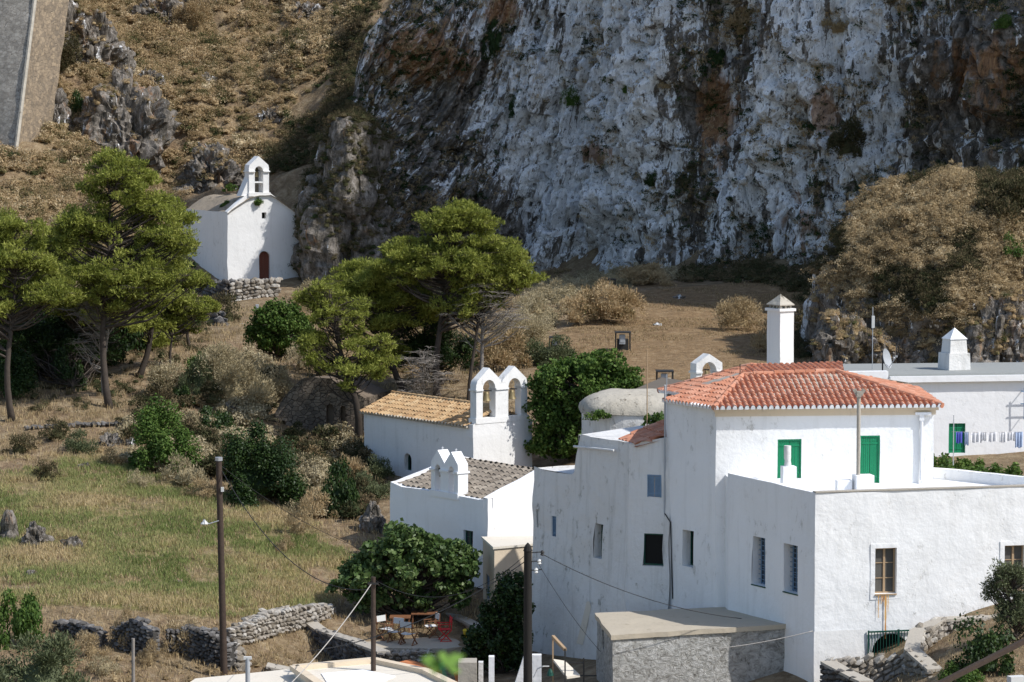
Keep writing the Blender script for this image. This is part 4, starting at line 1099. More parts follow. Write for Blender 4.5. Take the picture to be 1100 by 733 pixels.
# ================================================================== SHED
shed = empty('stone_shed', (3.9, 103.5, 9.5), 'flat-roofed rough stone shed with a sandy roof slab against the big house', 'shed')
S1 = xy(658, 103.0, 690); S2 = xy(850, 104.6, 680); S0 = xy(641, 107.4, 665); S3 = xy(835, 108.5, 660)
zs = at(657, 683, 103).z; zs2 = at(848, 671, 104.5).z
mb = MB(); ww = op(S0, S1, 646, 675, 649, 698, .15)
wall(mb, S1, S2, 8.0, [(0, zs-.1), (perim(S1, S2), zs2-.1)], amp=.07, cell=.22)
wall(mb, S0, S1, 8.0, zs-.1, [ww], amp=.06, cell=.22)
mb.build('wall', 'shedwall', shed, smooth=True, sharp=45)
dkm = MB(); e2 = np.array(S1)-np.array(S0); e2 /= np.linalg.norm(e2); n2 = np.array([e2[1], -e2[0]])
def Ps(s, z, o): q_ = np.array(S0)+e2*s+n2*o; return (q_[0], q_[1], z)
dkm.hexa([Ps(ww[0]-.05, ww[2]-.05, -.15), Ps(ww[1]+.05, ww[2]-.05, -.15), Ps(ww[1]+.05, ww[2]-.05, -.2), Ps(ww[0]-.05, ww[2]-.05, -.2), Ps(ww[0]-.05, ww[3]+.05, -.15), Ps(ww[1]+.05, ww[3]+.05, -.15), Ps(ww[1]+.05, ww[3]+.05, -.2), Ps(ww[0]-.05, ww[3]+.05, -.2)]); dkm.build('window_slit', 'interior', shed)
sl = MB(); q_ = offs([S1, S2, S3, S0], -.07)
n1 = 16; V = []
for i in range(n1+1):
    for j in range(9):
        a = i/n1; b = j/8
        x = (q_[0][0]*(1-a)+q_[1][0]*a)*(1-b)+(q_[3][0]*(1-a)+q_[2][0]*a)*b; y = (q_[0][1]*(1-a)+q_[1][1]*a)*(1-b)+(q_[3][1]*(1-a)+q_[2][1]*a)*b
        V.append((x, y, (zs*(1-a)+zs2*a)+.03))
V = wob(V, .05).tolist(); Fq = [(i*9+j, (i+1)*9+j, (i+1)*9+j+1, i*9+j+1) for i in range(n1) for j in range(8)]
b0 = len(V); low_ = [(v[0], v[1], v[2]-.16) for v in V]; V2 = V+low_
for i in range(n1): Fq.append((i*9, (i+1)*9, (i+1)*9+b0, i*9+b0))
for j in range(8): Fq.append((j, j+1, j+1+b0, j+b0))
sl.add(V2, Fq); sl.build('roof_slab', 'sandy_roof', shed)

# ================================================================== CHAPELS
def stone_coping(mb, a, b, z_a, z_b, w=.3, th=.08):
    a = Vector((a[0], a[1], z_a)); b = Vector((b[0], b[1], z_b)); mb.bar(a, b, w, th)
# --- chapel with twin belfry
ca = xy(391, 146.0, 450); cb_ = xy(508, 139.0, 458); cc_ = xy(572, 141.2, 455); cd = (ca[0]+cc_[0]-cb_[0], ca[1]+cc_[1]-cb_[1])
ch1 = empty('twin_belfry_chapel', (cb_[0]-1.5, cb_[1]+3, 12.8), 'white chapel with a tan tiled gable roof and a double-arched belfry', 'chapel')
ze = at(508, 461, 139).z; zf = at(508, 457, 139).z+.02
mb = MB(); oc = op(ca, cb_, 434, 487, 442, 506, .3, True)
wall(mb, ca, cb_, 12.2, ze, [oc], amp=.04)
zr = ze+.78; Lf = perim(cb_, cc_)
wall(mb, cb_, cc_, 12.2, [(0, zf), (Lf*.06, zf+.1), (Lf*.5, zf+.16), (Lf*.94, zf+.1), (Lf, zf)], amp=.04)
wall(mb, cc_, cd, 12.2, ze, amp=.03); wall(mb, cd, ca, 12.2, [(0, ze), (Lf/2, zr), (Lf, ze)], amp=.03)
q1 = [cb_, cc_]; ef = (np.array(cc_)-np.array(cb_))/Lf; nf = np.array([-ef[1], ef[0]])
mb.hexa([(cb_[0], cb_[1], zf-.6), (cc_[0], cc_[1], zf-.6), (cc_[0]+nf[0]*.5, cc_[1]+nf[1]*.5, zf-.6), (cb_[0]+nf[0]*.5, cb_[1]+nf[1]*.5, zf-.6), (cb_[0], cb_[1], zf), (cc_[0], cc_[1], zf), (cc_[0]+nf[0]*.5, cc_[1]+nf[1]*.5, zf), (cb_[0]+nf[0]*.5, cb_[1]+nf[1]*.5, zf)])
mb.build('wall', 'white_chapel', ch1, smooth=True, sharp=35)
window(ch1, ca, cb_, oc[0], oc[1], oc[2], oc[3]-.1, .28, 'dark', nm='window')
ma = np.array([(ca[0]+cd[0])/2, (ca[1]+cd[1])/2, zr+.03]); mf = np.array([(cb_[0]+cc_[0])/2, (cb_[1]+cc_[1])/2, zr+.03])+np.array([nf[0], nf[1], 0])*.3
el = np.array(cb_)-np.array(ca); el /= np.linalg.norm(el); nl_ = np.array([el[1], -el[0]])
ea = np.array([ca[0]+nl_[0]*.14-el[0]*.1, ca[1]+nl_[1]*.14-el[1]*.1, ze+.03]); eb = np.array([cb_[0]+nl_[0]*.14-el[0]*.25, cb_[1]+nl_[1]*.14-el[1]*.25, ze+.03])
ma2 = ma-np.array([el[0], el[1], 0])*.1
tiles(ch1, 'roof', 'tile_tan', [ea, eb, mf, ma2], eb-ea, ma2-ea, w=.25, course=.34, r=.05, seed=11, mortar='vault')
er = np.array([cd[0]-nl_[0]*.14, cd[1]-nl_[1]*.14, ze+.03]); ec = np.array([cc_[0]-nl_[0]*.14, cc_[1]-nl_[1]*.14, ze+.03])+np.array([nf[0], nf[1], 0])*.3
tiles(ch1, 'roof', 'tile_tan', [ec, er, ma2, mf], er-ec, ma2-er, w=.25, course=.34, r=.05, seed=12)
rk = MB(); rk.add([ea, eb, mf, ma2, ec, er], [(0, 1, 2, 3), (3, 2, 4, 5)]); rk.build('roof_deck', 'vault', ch1)
mb = MB(); a = Vector(ma2); b = Vector(mf)
for k in range(20): mb.tube([a+(b-a)*(k/20)+Vector((0, 0, .06)), a+(b-a)*((k+1.08)/20)+Vector((0, 0, .05))], [.1, .085], 8)
mb.build('ridge_tiles', 'tile_tan', ch1, tint=True)
g0 = np.array(cb_)+ef*.22+nf*.03; g1 = np.array(cb_)+ef*(Lf-.28)+nf*.03
zt0 = zf+.13; zsh = at(516, 411, 139.2).z; zap = at(528, 396, 139.3).z
mb = MB(); bell_gable(mb, g0, g1, zt0, zsh, zap, .42, 2, .25, .80)
bg = mb.build('belfry', 'white_chapel', ch1, smooth=True, sharp=35)
wB = math.dist(g0, g1)
for k in (0, 1):
    p = g0+ef*wB*(.25+.5*k)+nf*.2; zb = zt0+(zsh-zt0)*.50
    bell(bg, (p[0], p[1], zb), .20, .42)
# little crosses on a chapel
def cross(parent, p, s, mk='white_clean'):
    mb = MB(); mb.box((p[0], p[1], p[2]+s*.5), (s*.16, s*.12, s)); mb.box((p[0], p[1], p[2]+s*.66), (s*.62, s*.11, s*.17)); mb.build('cross', mk, parent)

# --- chapel with grey roof
ga = xy(419, 129.3, 520); gb = xy(524, 124.0, 536); gc = xy(597, 126.6, 500); gd = (ga[0]+gc[0]-gb[0], ga[1]+gc[1]-gb[1])
ch2 = empty('grey_roof_chapel', (gb[0], gb[1]+2, 11.7), 'low white chapel with a mossy grey tile roof and small side belfry', 'chapel')
zb_ = at(524, 536, 124).z; zpk = at(572, 509, 125.7).z+.12
za_ = at(419, 519, 129.3).z
Lg = perim(ga, gb); Lh = perim(gb, gc)
mb = MB(); og = op(ga, gb, 498, 570, 508, 592, .2)
sB0, _ = hit(463, 530, ga, gb); sB1, _ = hit(492, 530, ga, gb)
wall(mb, ga, gb, 10.8, [(0, za_+.05), (Lg*.12, za_-.08), (Lg*.35, zb_-.06), (Lg*.9, zb_-.10), (Lg, zb_)], [og], amp=.05)
prof = [(0, zb_), (Lh*.25, zb_+.30), (Lh*.5, zb_+.55), (Lh*.75, zpk-.06), (Lh, zpk)]
wall(mb, gb, gc, 10.8, prof, amp=.04)
Wd = 2*Lh
gc2 = (gb[0]+(gc[0]-gb[0])*2, gb[1]+(gc[1]-gb[1])*2); gd2 = (ga[0]+gc2[0]-gb[0], ga[1]+gc2[1]-gb[1])
wall(mb, gc, gc2, 10.8, [(0, zpk), (Lh, zb_)], amp=.03); wall(mb, gd2, ga, 10.8, [(0, zb_), (Lh, zpk-.1), (2*Lh, za_)], amp=.03); wall(mb, gc2, gd2, 10.8, zb_)
eg = (np.array(gb)-np.array(ga))/Lg; ng = np.array([-eg[1], eg[0]]); eh = (np.array(gc)-np.array(gb))/Lh; nh = np.array([-eh[1], eh[0]])
# wall tops (white copings)
def coping_strip(mb, a, b, prof_, inw, t):
    V = []; F = []; ss = [p[0] for p in prof_]; L = math.dist(a, b)
    for k, (s, z) in enumerate(prof_):
        p = np.array(a)+(np.array(b)-np.array(a))*s/L; V += [(p[0], p[1], z), (p[0]+inw[0]*t, p[1]+inw[1]*t, z+.02), (p[0]+inw[0]*t, p[1]+inw[1]*t, z-.4)]
    for k in range(len(prof_)-1): a_ = 3*k; F += [(a_, a_+3, a_+4, a_+1), (a_+1, a_+4, a_+5, a_+2)]
    mb.add(wob(V, .04), F)
coping_strip(mb, ga, gb, [(0, za_+.05), (Lg*.12, za_-.08), (Lg*.35, zb_-.06), (Lg*.9, zb_-.10), (Lg, zb_)], ng, .26)
coping_strip(mb, gb, gc, prof, nh, .26)
coping_strip(mb, gc, gc2, [(0, zpk), (Lh, zb_)], nh, .26)
coping_strip(mb, gd2, ga, [(0, zb_), (Lh, zpk-.1), (2*Lh, za_)], eg, .26)
mb.build('wall', 'white_clean', ch2, smooth=True, sharp=35)
window(ch2, ga, gb, og[0], og[1], og[2], og[3], .16, 'greenframe')
zl = zb_-.16; zu = zpk-.22
r0 = np.array([*(np.array(ga)+ng*.2+eg*.2), zl+.05]); r1 = np.array([*(np.array(gb)+ng*.2-eg*.2), zl]); r2 = np.array([*(np.array(gc)-eg*.2), zu]); r3 = np.array([*(np.array(gc)-eg*(Lg-.2)), zu-.02])
tiles(ch2, 'roof', 'tile_grey', [r0, r1, r2, r3], r1-r0, r3-r0, w=.36, course=.42, r=.055, seed=14)
r4 = np.array([*(np.array(gc2)-ng*.0-eg*.2), zl]); r5 = np.array([*(np.array(gd2)+eg*.2), zl])
tiles(ch2, 'roof', 'tile_grey', [r4, r5, r3, r2], r5-r4, r3-r5, w=.36, course=.42, r=.055, seed=15)
rk = MB(); rk.add([r0, r1, r2, r3, r4, r5], [(0, 1, 2, 3), (3, 2, 4, 5)]); rk.build('roof_deck', 'vault', ch2)
h0 = np.array(ga)+eg*sB0+ng*.0; h1 = np.array(ga)+eg*sB1
h0 = h0-ng*.0; zg0 = zb_-.12; zgs = at(470, 497, 126.5).z; zga = at(472, 484, 126.5).z
mb = MB(); bell_gable(mb, h0, h1, zg0, zgs, zga, .50, 2, .20, .76)
bg = mb.build('belfry', 'white_clean', ch2, smooth=True, sharp=35)
for k in (0, 1):
    p = h0+(h1-h0)*(.25+.5*k)+ng*.25
    cross(bg, (p[0], p[1], zga-.03), .15)
p = h0+(h1-h0)*.25+ng*.25; bell(bg, (p[0], p[1], zg0+(zgs-zg0)*.52), .14, .3)

# --- upper chapel on the slope
ua = xy(196, 210.0, 230); ub = xy(244, 203.5, 228); uc = xy(324, 205.6, 235); ud = (ua[0]+uc[0]-ub[0], ua[1]+uc[1]-ub[1])
ch3 = empty('hillside_chapel', (ub[0], ub[1]+4, 18.0), 'white chapel under the cliff with a brown door and a single tall belfry', 'chapel')
ze3 = at(244, 228, 203.5).z; zt3 = at(283, 207, 204.4).z
Lu = perim(ua, ub); Lv = perim(ub, uc)
mb = MB(); od = op(ub, uc, 278, 270, 290, 301, .3, True); oh = op(ub, uc, 281, 228.5, 286, 235, .4)
prof = [(0, ze3), (Lv*.26, zt3-.12), (Lv*.42, zt3), (Lv*.58, zt3-.03), (Lv*.88, ze3+.05), (Lv*.97, ze3-.35), (Lv, ze3-.6)]
wall(mb, ub, uc, 16.6, prof, [od, oh], amp=.05)
wall(mb, ua, ub, 15.5, ze3, amp=.05)
wall(mb, uc, ud, 16.0, ze3-.4, amp=.05)
ev = (np.array(uc)-np.array(ub))/Lv; nv = np.array([-ev[1], ev[0]]); eu = (np.array(ub)-np.array(ua))/Lu
coping_strip(mb, ub, uc, prof, nv, .5)
mb.build('wall', 'white_chapel', ch3, smooth=True, sharp=35)
w_ = window(ch3, ub, uc, od[0], od[1], od[2]-.02, od[3]-.05, .26, 'door_wood', nm='door')
dk3 = MB(); p = np.array(ub)+ev*((oh[0]+oh[1])/2)+nv*.42; dk3.box((p[0], p[1], (oh[2]+oh[3])/2), (.6, .02, .7), rz=math.atan2(ev[1], ev[0])); dk3.build('vent_opening', 'interior', ch3)
# vaulted stony roof: ridge set back behind the facade
V = []; K = 14; Nn = 12
for i in range(Nn+1):
    for k in range(K+1):
        a = k/K; b = i/Nn*(Lu)
        p = np.array(ub)*(1-a)+np.array(uc)*a-eu*(b-.2)
        zz = ze3-.08+(zt3-ze3-.1)*float(np.interp(a, [0, .28, .42, .58, .88, 1], [0, .85, 1, .98, .1, -.3]))*(1-.10*b/Lu)
        V.append((p[0], p[1], zz+.10*float(vnoise(p[0]*1.3, p[1]*1.3, 2))))
Fq = [(i*(K+1)+k, i*(K+1)+k+1, (i+1)*(K+1)+k+1, (i+1)*(K+1)+k) for i in range(Nn) for k in range(K)]
np_obj('roof', V, Fq, M['stone_roof'], ch3, smooth=True)
f0 = np.array(ub)+ev*(Lv*.34); f1 = np.array(ub)+ev*(Lv*.635)
sA, _ = hit(267.5, 200, ub, uc); sB, _ = hit(289, 200, ub, uc)
f0 = np.array(ub)+ev*sA; f1 = np.array(ub)+ev*sB
zf0 = zt3-.12; zfs = at(270, 178, 204.4).z; zfa = at(278, 168, 204.4).z
mb = MB(); bell_gable(mb, f0, f1, zf0, zfs, zfa, .85, 1, .21, .80)
zm = zf0+(zfs-zf0)*.42; p = (f0+f1)/2+nv*.47
mb.box((p[0], p[1], zm), (math.dist(f0, f1)*.7, .9, .09), rz=math.atan2(ev[1], ev[0]))
# buttress foot at the left of the belfry
q0 = f0-ev*.55; mb.add([(q0[0], q0[1]+.1, zf0-.1), (f0[0], f0[1]+.1, zf0-.1), (f0[0], f0[1]+.1, zf0+1.1), (q0[0]+nv[0]*.9, q0[1]+nv[1]*.9, zf0-.1), (f0[0]+nv[0]*.9, f0[1]+nv[1]*.9, zf0-.1), (f0[0]+nv[0]*.9, f0[1]+nv[1]*.9, zf0+1.1)], [(0, 1, 2), (3, 5, 4), (0, 2, 5, 3)])
bg = mb.build('belfry', 'white_chapel', ch3, smooth=True, sharp=35)
bell(bg, (p[0], p[1], zm+.35), .17, .36)

# --- arched belfry peeping over the roof, with its chapel
b0 = xy(748, 134.0, 400); b1 = xy(776, 134.6, 400)
ch4 = empty('small_arched_belfry_chapel', ((b0[0]+b1[0])/2, 135.5, 15.0), 'little white single-arch belfry peeping over the red roof', 'chapel')
zb0 = at(760, 414, 134).z; zbs = at(750, 391, 134).z; zba = at(762, 381, 134).z
e4 = (np.array(b1)-np.array(b0)); e4 /= np.linalg.norm(e4); n4 = np.array([-e4[1], e4[0]])
f_ = [tuple(np.array(b0)-e4*1.1), tuple(np.array(b1)+e4*1.1), tuple(np.array(b1)+e4*1.1+n4*4), tuple(np.array(b0)-e4*1.1+n4*4)]
mb = MB(); L4 = math.dist(f_[0], f_[1])
for i in range(4): wall(mb, f_[i], f_[(i+1) % 4], 14.3, [(0, zb0-.6), (math.dist(f_[i], f_[(i+1) % 4])/2, zb0-(.0 if i % 2 == 0 else .6)), (math.dist(f_[i], f_[(i+1) % 4]), zb0-.6)], amp=.03)
mb.build('wall', 'white_chapel', ch4, smooth=True, sharp=35)
rr = MB(); m0 = ((f_[0][0]+f_[1][0])/2, (f_[0][1]+f_[1][1])/2, zb0+.0); m1 = ((f_[2][0]+f_[3][0])/2, (f_[2][1]+f_[3][1])/2, zb0)
rr.add([(f_[0][0], f_[0][1], zb0-.58), m0, m1, (f_[3][0], f_[3][1], zb0-.58), (f_[1][0], f_[1][1], zb0-.58), (f_[2][0], f_[2][1], zb0-.58)], [(0, 1, 2, 3), (1, 4, 5, 2)]); rr.build('roof', 'tile_grey', ch4, tint=True)
mb = MB(); bell_gable(mb, b0, b1, zb0, zbs, zba, .5, 1, .28, .60); bg = mb.build('belfry', 'white_old', ch4, smooth=True, sharp=35)
p = (np.array(b0)+np.array(b1))/2+n4*.25; bell(bg, (p[0], p[1], zb0+.35), .11, .25)

# ================================================================== DOMED OUTBUILDING
dc = xy(690, 134.5, 440)
dome = empty('vaulted_outbuilding', (dc[0], dc[1], 15.5), 'weathered whitewashed outbuilding with a low pale domed roof', 'outbuilding')
zd = at(640, 446, 132).z; ztop = at(680, 419, 134).z
mb = MB(); N_ = 28; rx_, ry_ = 2.6, 2.3
ring = [(dc[0]+rx_*math.copysign(abs(math.cos(t))**.7, math.cos(t)), dc[1]+ry_*math.copysign(abs(math.sin(t))**.7, math.sin(t))) for t in [2*math.pi*k/N_ for k in range(N_)]]
for k in range(N_): wall(mb, ring[k], ring[(k+1) % N_], 14.6, zd, amp=.05, cell=.3)
mb.build('wall', M['white_old'], dome, smooth=True, sharp=40)
V = []; Fq = []; rows_ = 9
for j in range(rows_+1):
    f_ = j/rows_; rr_ = 1.06*math.cos(f_*math.pi/2)**.75 if j < rows_ else .001; zz = zd-.02+(ztop-zd)*math.sin(f_*math.pi/2)**.85
    for k in range(N_):
        V.append((dc[0]+(ring[k][0]-dc[0])*rr_, dc[1]+(ring[k][1]-dc[1])*rr_, zz))
for j in range(rows_):
    for k in range(N_): Fq.append((j*N_+k, j*N_+(k+1) % N_, (j+1)*N_+(k+1) % N_, (j+1)*N_+k))
np_obj('domed_roof', wob(V, .28), Fq, M['vault'], dome, smooth=True)
dd = MB()
for px_, py_ in ((631, 457), (655, 455), (677, 456), (644, 458)):
    pass

# ================================================================== CREAM BUILDING BETWEEN THE CHAPEL AND THE WING
k0 = xy(519, 123.6, 590); k1 = xy(531, 120.8, 590); k2 = xy(597, 122.3, 590); k3 = xy(590, 123.8, 590)
crm = empty('cream_annex', (k1[0]+1, k1[1]+1.5, 9.5), 'cream plastered annex wall with a stepped top beside the white wing', 'annex')
zk = at(531, 590, 120.8).z; mb = MB(); o_ = op(k0, k1, 522, 618, 526, 645, .15)
wall(mb, k1, k2, 8.8, zk, amp=.02); wall(mb, k0, k1, 8.8, zk, [o_], amp=.02); wall(mb, k3, k0, 8.8, zk, amp=.02)
mb.build('wall', 'cream', crm, smooth=True, sharp=35)
mb = MB(); mb.prism(offs([k0, k1, k2, k3], -.06), zk+.003, zk+.09); mb.build('coping', 'cream_roof', crm)
mb = MB(); j0 = at(533, 634, 119.6); j1 = at(548, 634, 119.8); mb.hexa([(j0.x, 119.4, 8.8), (j1.x+.8, 119.6, 8.8), (j1.x+.8, 120.7, 8.8), (j0.x, 120.5, 8.8), (j0.x, 119.4, j0.z), (j1.x+.8, 119.6, j0.z-.4), (j1.x+.8, 120.7, j0.z-.4), (j0.x, 120.5, j0.z)]); mb.build('low_step', 'white_clean', crm)
window(crm, k0, k1, o_[0], o_[1], o_[2], o_[3], .12, 'shutter_blue')

# ================================================================== WHITE HOUSE BEHIND, RIGHT
h_l = xy(880, 127.5, 405); h_r = xy(1200, 129.5, 402); h_rb = xy(1200, 134.5, 400); h_lb = xy(868, 133.0, 400)
hb = empty('flat_roofed_white_house', ((h_l[0]+h_r[0])/2, 130, 14.8), 'long white flat-roofed house with a green door and a line of washing', 'house')
zh = at(1000, 405, 128).z
mb = MB(); oD = op(h_l, h_r, 1019, 455, 1037, 487, .15)
wall(mb, h_l, h_r, 14.0, zh, [oD], amp=.02, cell=.5)
wall(mb, h_lb, h_l, 14.0, zh, amp=.02); wall(mb, h_r, h_rb, 14.0, zh); wall(mb, h_rb, h_lb, 14.0, zh)
mb.build('wall', 'white_clean', hb, smooth=True, sharp=35)
window(hb, h_l, h_r, oD[0], oD[1], oD[2], oD[3], .12, 'shutter_green', nm='door')
mb = MB(); q_ = offs([h_l, h_r, h_rb, h_lb], -.02); mb.prism(q_, zh+.003, zh+.10); mb.build('roof_slab', 'grey_roof', hb)
lp = MB(); a = at(956, 404, 127.9); e5 = (np.array(h_r)-np.array(h_l)); e5 /= np.linalg.norm(e5); n5 = np.array([e5[1], -e5[0]])
s5, _ = hit(955, 405, h_l, h_r); L5 = math.dist(h_l, h_r)
def P5(s, z, o): q_ = np.array(h_l)+e5*s+n5*o; return (q_[0], q_[1], z)
lp.hexa([P5(s5, zh-.22, .22), P5(L5, zh-.22, .22), P5(L5, zh-.22, .03), P5(s5, zh-.22, .03), P5(s5, zh+.02, .22), P5(L5, zh+.02, .22), P5(L5, zh+.02, .03), P5(s5, zh+.02, .03)]); lp.build('roof_edge', 'white_clean', hb)
lp = MB(); lp.hexa([P5(s5-1.9, zh-.3, .03), P5(s5-.04, zh-.3, .03), P5(s5-.04, zh-.3, -.3), P5(s5-1.9, zh-.3, -.3), P5(s5-1.9, zh+.24, .03), P5(s5-.04, zh+.24, .03), P5(s5-.04, zh+.24, -.3), P5(s5-1.9, zh+.24, -.3)]); lp.build('parapet', 'white_clean', hb)
# bracket on the wall
mb = MB(); s6, z6 = hit(1094, 420, h_l, h_r)
for (z_, l_) in ((z6, 1.0), (z6-.5, 1.0)): mb.bar(P5(s6, z_, .3), P5(s6+l_, z_, .3), .035)
mb.bar(P5(s6+.15, z6+.15, .3), P5(s6+.15, z6-1.15, .3), .035); mb.bar(P5(s6+.15, z6-1.1, .3), P5(s6+.6, z6-.5, .3), .03); mb.bar(P5(s6+.15, z6, .3), P5(s6+.15, z6, 0), .03)
mb.build('wall_bracket', 'blue', hb)
# obelisk chimney
oc_ = (at(1025, 390, 130.5).x, 130.5)
ob = empty('stepped_chimney', (oc_[0], oc_[1], zh+.10), 'stubby stepped white chimney with a pointed cap on the grey flat roof', 'chimney')
zt = [zh+.102, at(1025, 379, 130.5).z, at(1025, 364, 130.5).z, at(1025, 352, 130.5).z]
mb = MB(); mb.prism(sq(oc_, 1.0, 1.0, .35), zt[0], zt[1], sq(oc_, .95, .95, .35)); mb.build('base', 'white_old', ob)
mb = MB(); mb.prism(sq(oc_, .80, .80, .35), zt[1]+.002, zt[2], sq(oc_, .72, .72, .35)); mb.build('shaft', 'white_old', ob)
mb = MB(); P_ = sq(oc_, .80, .80, .35); mb.add([(p[0], p[1], zt[2]+.003) for p in P_]+[(oc_[0], oc_[1], zt[3])], [(0, 1, 4), (1, 2, 4), (2, 3, 4), (3, 0, 4), (3, 2, 1, 0)]); mb.build('pointed_cap', 'white_clean', ob)
# dish
dp_ = at(948, 398, 129.3)
dsh = empty('satellite_dish', (dp_.x, dp_.y, zh+.1), 'round grey satellite dish on a short mast above the flat roof', 'satellite dish')
MB().tube([(dp_.x, dp_.y, zh+.1), (dp_.x, dp_.y, zh+.75)], .03).build('mast', 'iron', dsh)
V = []; Fq = []
ax = Vector((.85, -.45, .25)).normalized(); s1v = ax.cross(Vector((0, 0, 1))).normalized(); s2v = ax.cross(s1v)
cD = Vector((dp_.x+.08, dp_.y-.05, zh+.62))
for j in range(6):
    for k in range(20):
        r_ = .42*j/5; t = 2*math.pi*k/20; V.append(cD+s1v*r_*math.cos(t)+s2v*r_*math.sin(t)+ax*(.12*(j/5)**2))
for j in range(5):
    for k in range(20): Fq.append((j*20+k, j*20+(k+1) % 20, (j+1)*20+(k+1) % 20, (j+1)*20+k))
mb = MB(); mb.add(V, Fq); mb.add([v-ax*.02 for v in V], Fq); mb.build('reflector', 'grey', dsh, smooth=True)
mb = MB(); mb.bar(cD+s2v*.38+ax*.1, cD+ax*.52, .025); mb.box(cD+ax*.52, (.1, .08, .08)); mb.build('feed_arm', 'steel', dsh)
# ================================================================== FOLIAGE
def quads(C, a, b):
    n = len(C); V = np.empty((n, 4, 3)); V[:, 0] = C-a; V[:, 1] = C-b; V[:, 2] = C+a; V[:, 3] = C+b
    return V.reshape(-1, 3), np.arange(4*n).reshape(n, 4)
def unit(v): return v/np.maximum(1e-9, np.linalg.norm(v, axis=-1, keepdims=True))
def leaves(C, out, l, w, g, up=.3, rand=.8, spike=False):
    """diamond leaves; spike: long axis follows the outward direction, otherwise the leaf faces outward"""
    n = len(C); r = g.normal(size=(n, 3))
    if spike:
        a = unit(out+np.array([0, 0, up])+r*rand*.6); b = unit(np.cross(a, g.normal(size=(n, 3))))
    else:
        nn = unit(out+np.array([0, 0, up])+r*rand); a = unit(np.cross(nn, g.normal(size=(n, 3)))); b = np.cross(nn, a)
    s = g.uniform(.65, 1.25, (n, 1))
    return quads(C, a*s*l/2, b*s*w/2)
class Cloud:
    def __init__(s): s.V = []; s.F = []; s.T = []; s.n = 0
    def add(s, V, F, T):
        s.V.append(V); s.F.append(F+s.n); s.T.append(np.broadcast_to(np.asarray(T, float), (len(F),))); s.n += len(V)
    def get(s): return np.concatenate(s.V), np.concatenate(s.F), np.clip(np.concatenate(s.T), 0, 1)
    def obj(s, name, m, parent=None, loc=None):
        V, F, T = s.get(); return np_obj(name, V, F, M[m], parent, loc, tint=T)
def core(c, r, seed, nu_=10, nv_=6):
    th = np.arange(nu_)*2*math.pi/nu_; ph = np.linspace(-.3, 1, nv_)*math.pi/2
    TH, PH = np.meshgrid(th, ph); n = np.stack([np.cos(TH)*np.cos(PH), np.sin(TH)*np.cos(PH), np.sin(PH)], -1)
    V = (n*np.array(r)*(1+.18*np.random.default_rng(seed).normal(size=n.shape[:2]))[..., None]+np.array(c)).reshape(-1, 3)
    ii, jj = np.meshgrid(np.arange(nu_), np.arange(nv_-1)); i2 = (ii+1) % nu_
    return V, np.stack([(jj*nu_+ii).ravel(), (jj*nu_+i2).ravel(), ((jj+1)*nu_+i2).ravel(), ((jj+1)*nu_+ii).ravel()], 1)
def bush_geo(rx, ry, rz, n, l, w, seed, lobes=7, spike=False, cored=True):
    g = np.random.default_rng(seed); cl_ = Cloud()
    per = n//(lobes+1)
    for k in range(lobes+1):
        if k == 0: c = np.array([g.uniform(-.15, .15)*rx, 0, rz*.28]); r = np.array([rx*.6, ry*.6, rz*.42])
        else:
            t = 2*math.pi*(k+g.uniform(-.3, .3))/lobes; q = g.uniform(.2, .95)
            s_ = g.uniform(.18, .42); q = g.uniform(.1, 1.2)
            c = np.array([math.cos(t)*rx*.78*math.sqrt(q), math.sin(t)*ry*.78*math.sqrt(q), rz*(.10+.58*(1-q)**.8+g.uniform(-.05, .2))])
            r = np.array([rx*s_*1.1, ry*s_*1.1, rz*s_*g.uniform(.8, 1.2)])
        d_ = unit(g.normal(size=(per, 3))); d_[:, 2] = np.where(d_[:, 2] < -.35, -d_[:, 2], d_[:, 2])
        C = c+d_*r*(.62+.62*g.random((per, 1))**1.3)
        C[:, 2] = np.maximum(C[:, 2], .02)
        V, F = leaves(C, d_, l, w, g, spike=spike)
        cl_.add(V, F, g.normal(.5+g.uniform(-.16, .16), .17, len(F)))
        if cored and k == 0:
            V, F = core(c, r*.62, seed+k, 9, 5); cl_.add(V, F, .38)
    return cl_.get()
_b = {}
def bush_mesh(kind, var):
    key = (kind, var)
    if key in _b: return _b[key]
    P = {'dry': (900, .15, .035, True, 'dry'), 'straw': (900, .16, .035, True, 'straw'), 'green': (1500, .12, .08, False, 'leaf_green'), 'dark': (1500, .12, .08, False, 'leaf_dark'), 'olive': (1300, .14, .05, True, 'leaf_olive'), 'scrub': (900, .15, .045, True, 'scrub'), 'shade': (900, .14, .05, True, 'shade_scrub'), 'weed': (500, .2, .03, True, 'straw')}[kind]
    V, F, T = bush_geo(1, .9, 1.0, P[0]*2, P[1]*.8, P[2]*.8, 100+var*13+len(kind), 8, P[3])
    me = np_mesh(kind+'_bush', V, F, M[P[4]], tint=T); _b[key] = me; return me
